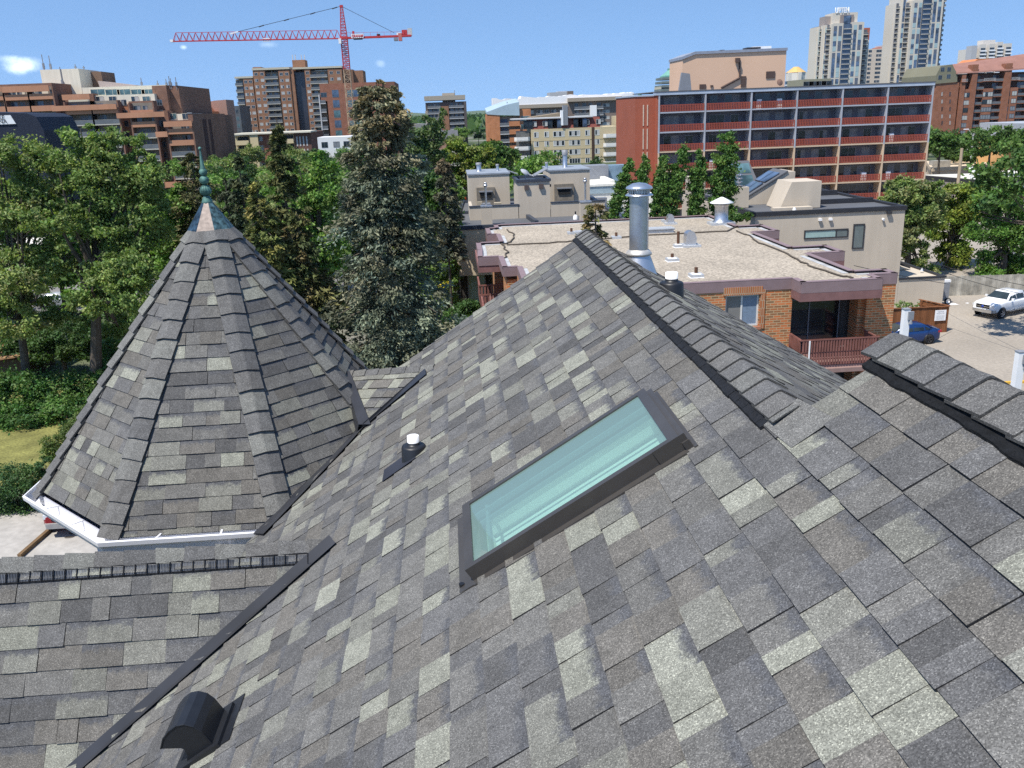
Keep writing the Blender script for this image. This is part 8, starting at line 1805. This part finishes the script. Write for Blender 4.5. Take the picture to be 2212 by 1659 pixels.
    for q, lab, k in ((z7b(1588,190), 'crumpled white rag lying on the lot beside the annex', .45), (z7b(1712,182), 'small pale scrap on the ground by the fence foot', .15)):
        p = atz(*q, -H+.03); T = M()
        n = 9; ring = [(p.x+math.cos(6.28*i/n)*k*r.uniform(.6,1.3), p.y+math.sin(6.28*i/n)*k*r.uniform(.5,1.1), -H+.02) for i in range(n)]
        for i in range(n): T.face([ring[i], ring[(i+1) % n], (p.x+r.uniform(-.05,.05), p.y, -H+.16*k+.05)])
        tag(T.build('litter', WHITE), lab, 'litter')
    # wires
    WR = mat('wire_black', (.02,.02,.02), .6)
    for a, b_, lab, sg in (((z8(965,945), 66), (z8(2300,1310), 52), 'upper overhead wire crossing the trees at the right', .8), ((z8(1380,1150), 66), (z8(2300,1400), 52), 'lower overhead wire sagging over the board fence', .5), ((z8(500,1095), 50), (z8(1420,1275), 60), 'faint wire running along the annex wall', .2)):
        A, B = at(*a[0], a[1]), at(*b_[0], b_[1]); mb = M(); P = [A.lerp(B, i/14)-Vector((0,0,sg*4*(i/14)*(1-i/14)*.3)) for i in range(15)]
        for c, d in zip(P, P[1:]): mb.tube(c, d, .018, seg=4, caps=False)
        tag(mb.build('overhead_wire', WR), lab, 'wire')
    # street lamp before the red-brown block
    z9 = zm(2920,380,3.689); p = at(*z9(590,118), 190); q = at(*z9(720,130), 190); T = thing('street_lamp', 'double-arm street lamp in front of the red-brown block', 'street lamp', ((p.x+q.x)/2, 190, -H)); mb = M(); xm = (p.x+q.x)/2+.5; mb.tube((xm,190,-H),(xm,190,p.z-1.5),.14,.1,8); mb.beam((xm,190,p.z-1.6),(p.x+.5,190,p.z),.1); mb.beam((xm,190,p.z-1.6),(q.x-.5,190,q.z),.1); mb.build('pole', LRAIL, T)
    for s in (p, q): mb = M(); mb.box(s.x-.5,s.x+.5,189.8,190.2,s.z-.08,s.z+.1); mb.build('lamp_head', WHITE, T)
    # left: brown-roofed shed, low pale building and board kerb seen through the trees
    T = thing('garden_shed', 'low shed with sunlit brown roof at the left edge among the bushes', 'shed', (-31, 62, -H)); Y = 62.; a = at(-60,760,Y); b = at(62,742,Y)
    mb = M(); mb.box(a.x,b.x-.3,Y,Y+4,-H,a.z-.7); mb.build('wall', mat('shed_wall', (.06,.045,.035), .9), T); mb = M(); mb.slab([(a.x,Y-.4,a.z-.8),(b.x,Y-.4,b.z-.8),(b.x,Y+4,b.z+.7),(a.x,Y+4,a.z+.7)], (0,0,.12)); mb.build('roof', mat('shed_roof', (.30,.17,.09), .9, var=.2, scale=1), T)
    T = thing('pale_low_building', 'low building with a bright pale roof glimpsed through the left trees', 'building', (-48, 112, -H)); mb = M(); mb.box(-64,-38,106,118,-H,-H+3.2); mb.build('wall', STUC, T); mb = M(); mb.box(-64.3,-37.7,105.7,118.3,-H+3.21,-H+3.5); mb.build('roof', mat('bright_roof', (.66,.63,.56), .8, var=.05), T)
    mb = M(); A = atz(43,1207,-H); B = atz(108,1150,-H); mb.beam((A.x,A.y,-H+.1), (B.x,B.y,-H+.1), .16, .2); tag(mb.build('edge_board', mat('edge_wood', (.16,.10,.05), .9, var=.2)), 'long brown timber edging along the driveway under the turret', 'edging')
    for q in ((158,1143),(160,1152),(150,1160)):
        p = atz(*q, -H+.024); mb = M(); mb.prism([(p.x+.22*math.cos(i*.7),p.y+.12*math.sin(i*.7)) for i in range(9)], -H+.021, -H+.024); o = mb.build('oil_stain', mat('oil_stain', (.09,.08,.07), .7)); o['kind'] = 'structure'
street()
# ---------------------------------------------------------------- the air
def haze():
    mb = M(); mb.box(-5200, 5200, -60, 7000, -H-12, 190); o = mb.build('haze', None, None)
    m = bpy.data.materials.new('haze_air'); m.use_nodes = True; nt = m.node_tree; nt.nodes.remove(nt.nodes['Principled BSDF'])
    v = nt.nodes.new('ShaderNodeVolumePrincipled'); v.inputs['Color'].default_value = (.78, .87, 1, 1); v.inputs['Density'].default_value = .00003; v.inputs['Anisotropy'].default_value = .2
    nt.links.new(v.outputs[0], nt.nodes['Material Output'].inputs['Volume'])
    o.data.materials.clear(); o.data.materials.append(m); o['kind'] = 'stuff'
haze()
flush_extra()
def split_pieces(names):
    """give every loose piece of these parts an object of its own"""
    for o in [q for q in bpy.data.objects if q.type == 'MESH' and q.name.split('.')[0] in names]:
        me = o.data; n = len(me.vertices); par = list(range(n))
        def find(a):
            while par[a] != a: par[a] = par[par[a]]; a = par[a]
            return a
        # vertices at the same place count as one
        seen = {}
        for v in me.vertices:
            k = (round(v.co.x,3), round(v.co.y,3), round(v.co.z,3))
            if k in seen: par[find(v.index)] = find(seen[k])
            else: seen[k] = v.index
        for p in me.polygons:
            r0 = find(p.vertices[0])
            for v in p.vertices[1:]: par[find(v)] = r0
        groups = {}
        for p in me.polygons: groups.setdefault(find(p.vertices[0]), []).append(p)
        if len(groups) < 2: continue
        base = o.name.split('.')[0]
        for gi, (k, ps) in enumerate(groups.items()):
            vi = {}; vs = []; fs = []; mi = []
            for p in ps:
                f = []
                for v in p.vertices:
                    if v not in vi: vi[v] = len(vs); vs.append(me.vertices[v].co.copy())
                    f.append(vi[v])
                fs.append(f); mi.append(p.material_index)
            m2 = bpy.data.meshes.new(base); m2.from_pydata(vs, [], fs)
            for m_ in me.materials: m2.materials.append(m_)
            m2.polygons.foreach_set('material_index', mi); m2.update()
            if gi == 0: o.data = m2
            else:
                c = o.copy(); c.data = m2; COL.objects.link(c); c.parent = o.parent
split_pieces({'terrace_block','fascia','fin','lower_fin','terrace_wall','block_coping','terrace_coping','chimney_box','chimney_cap','wall_box','wall_vent','roof_fan','open_hatch','recess_wall'})
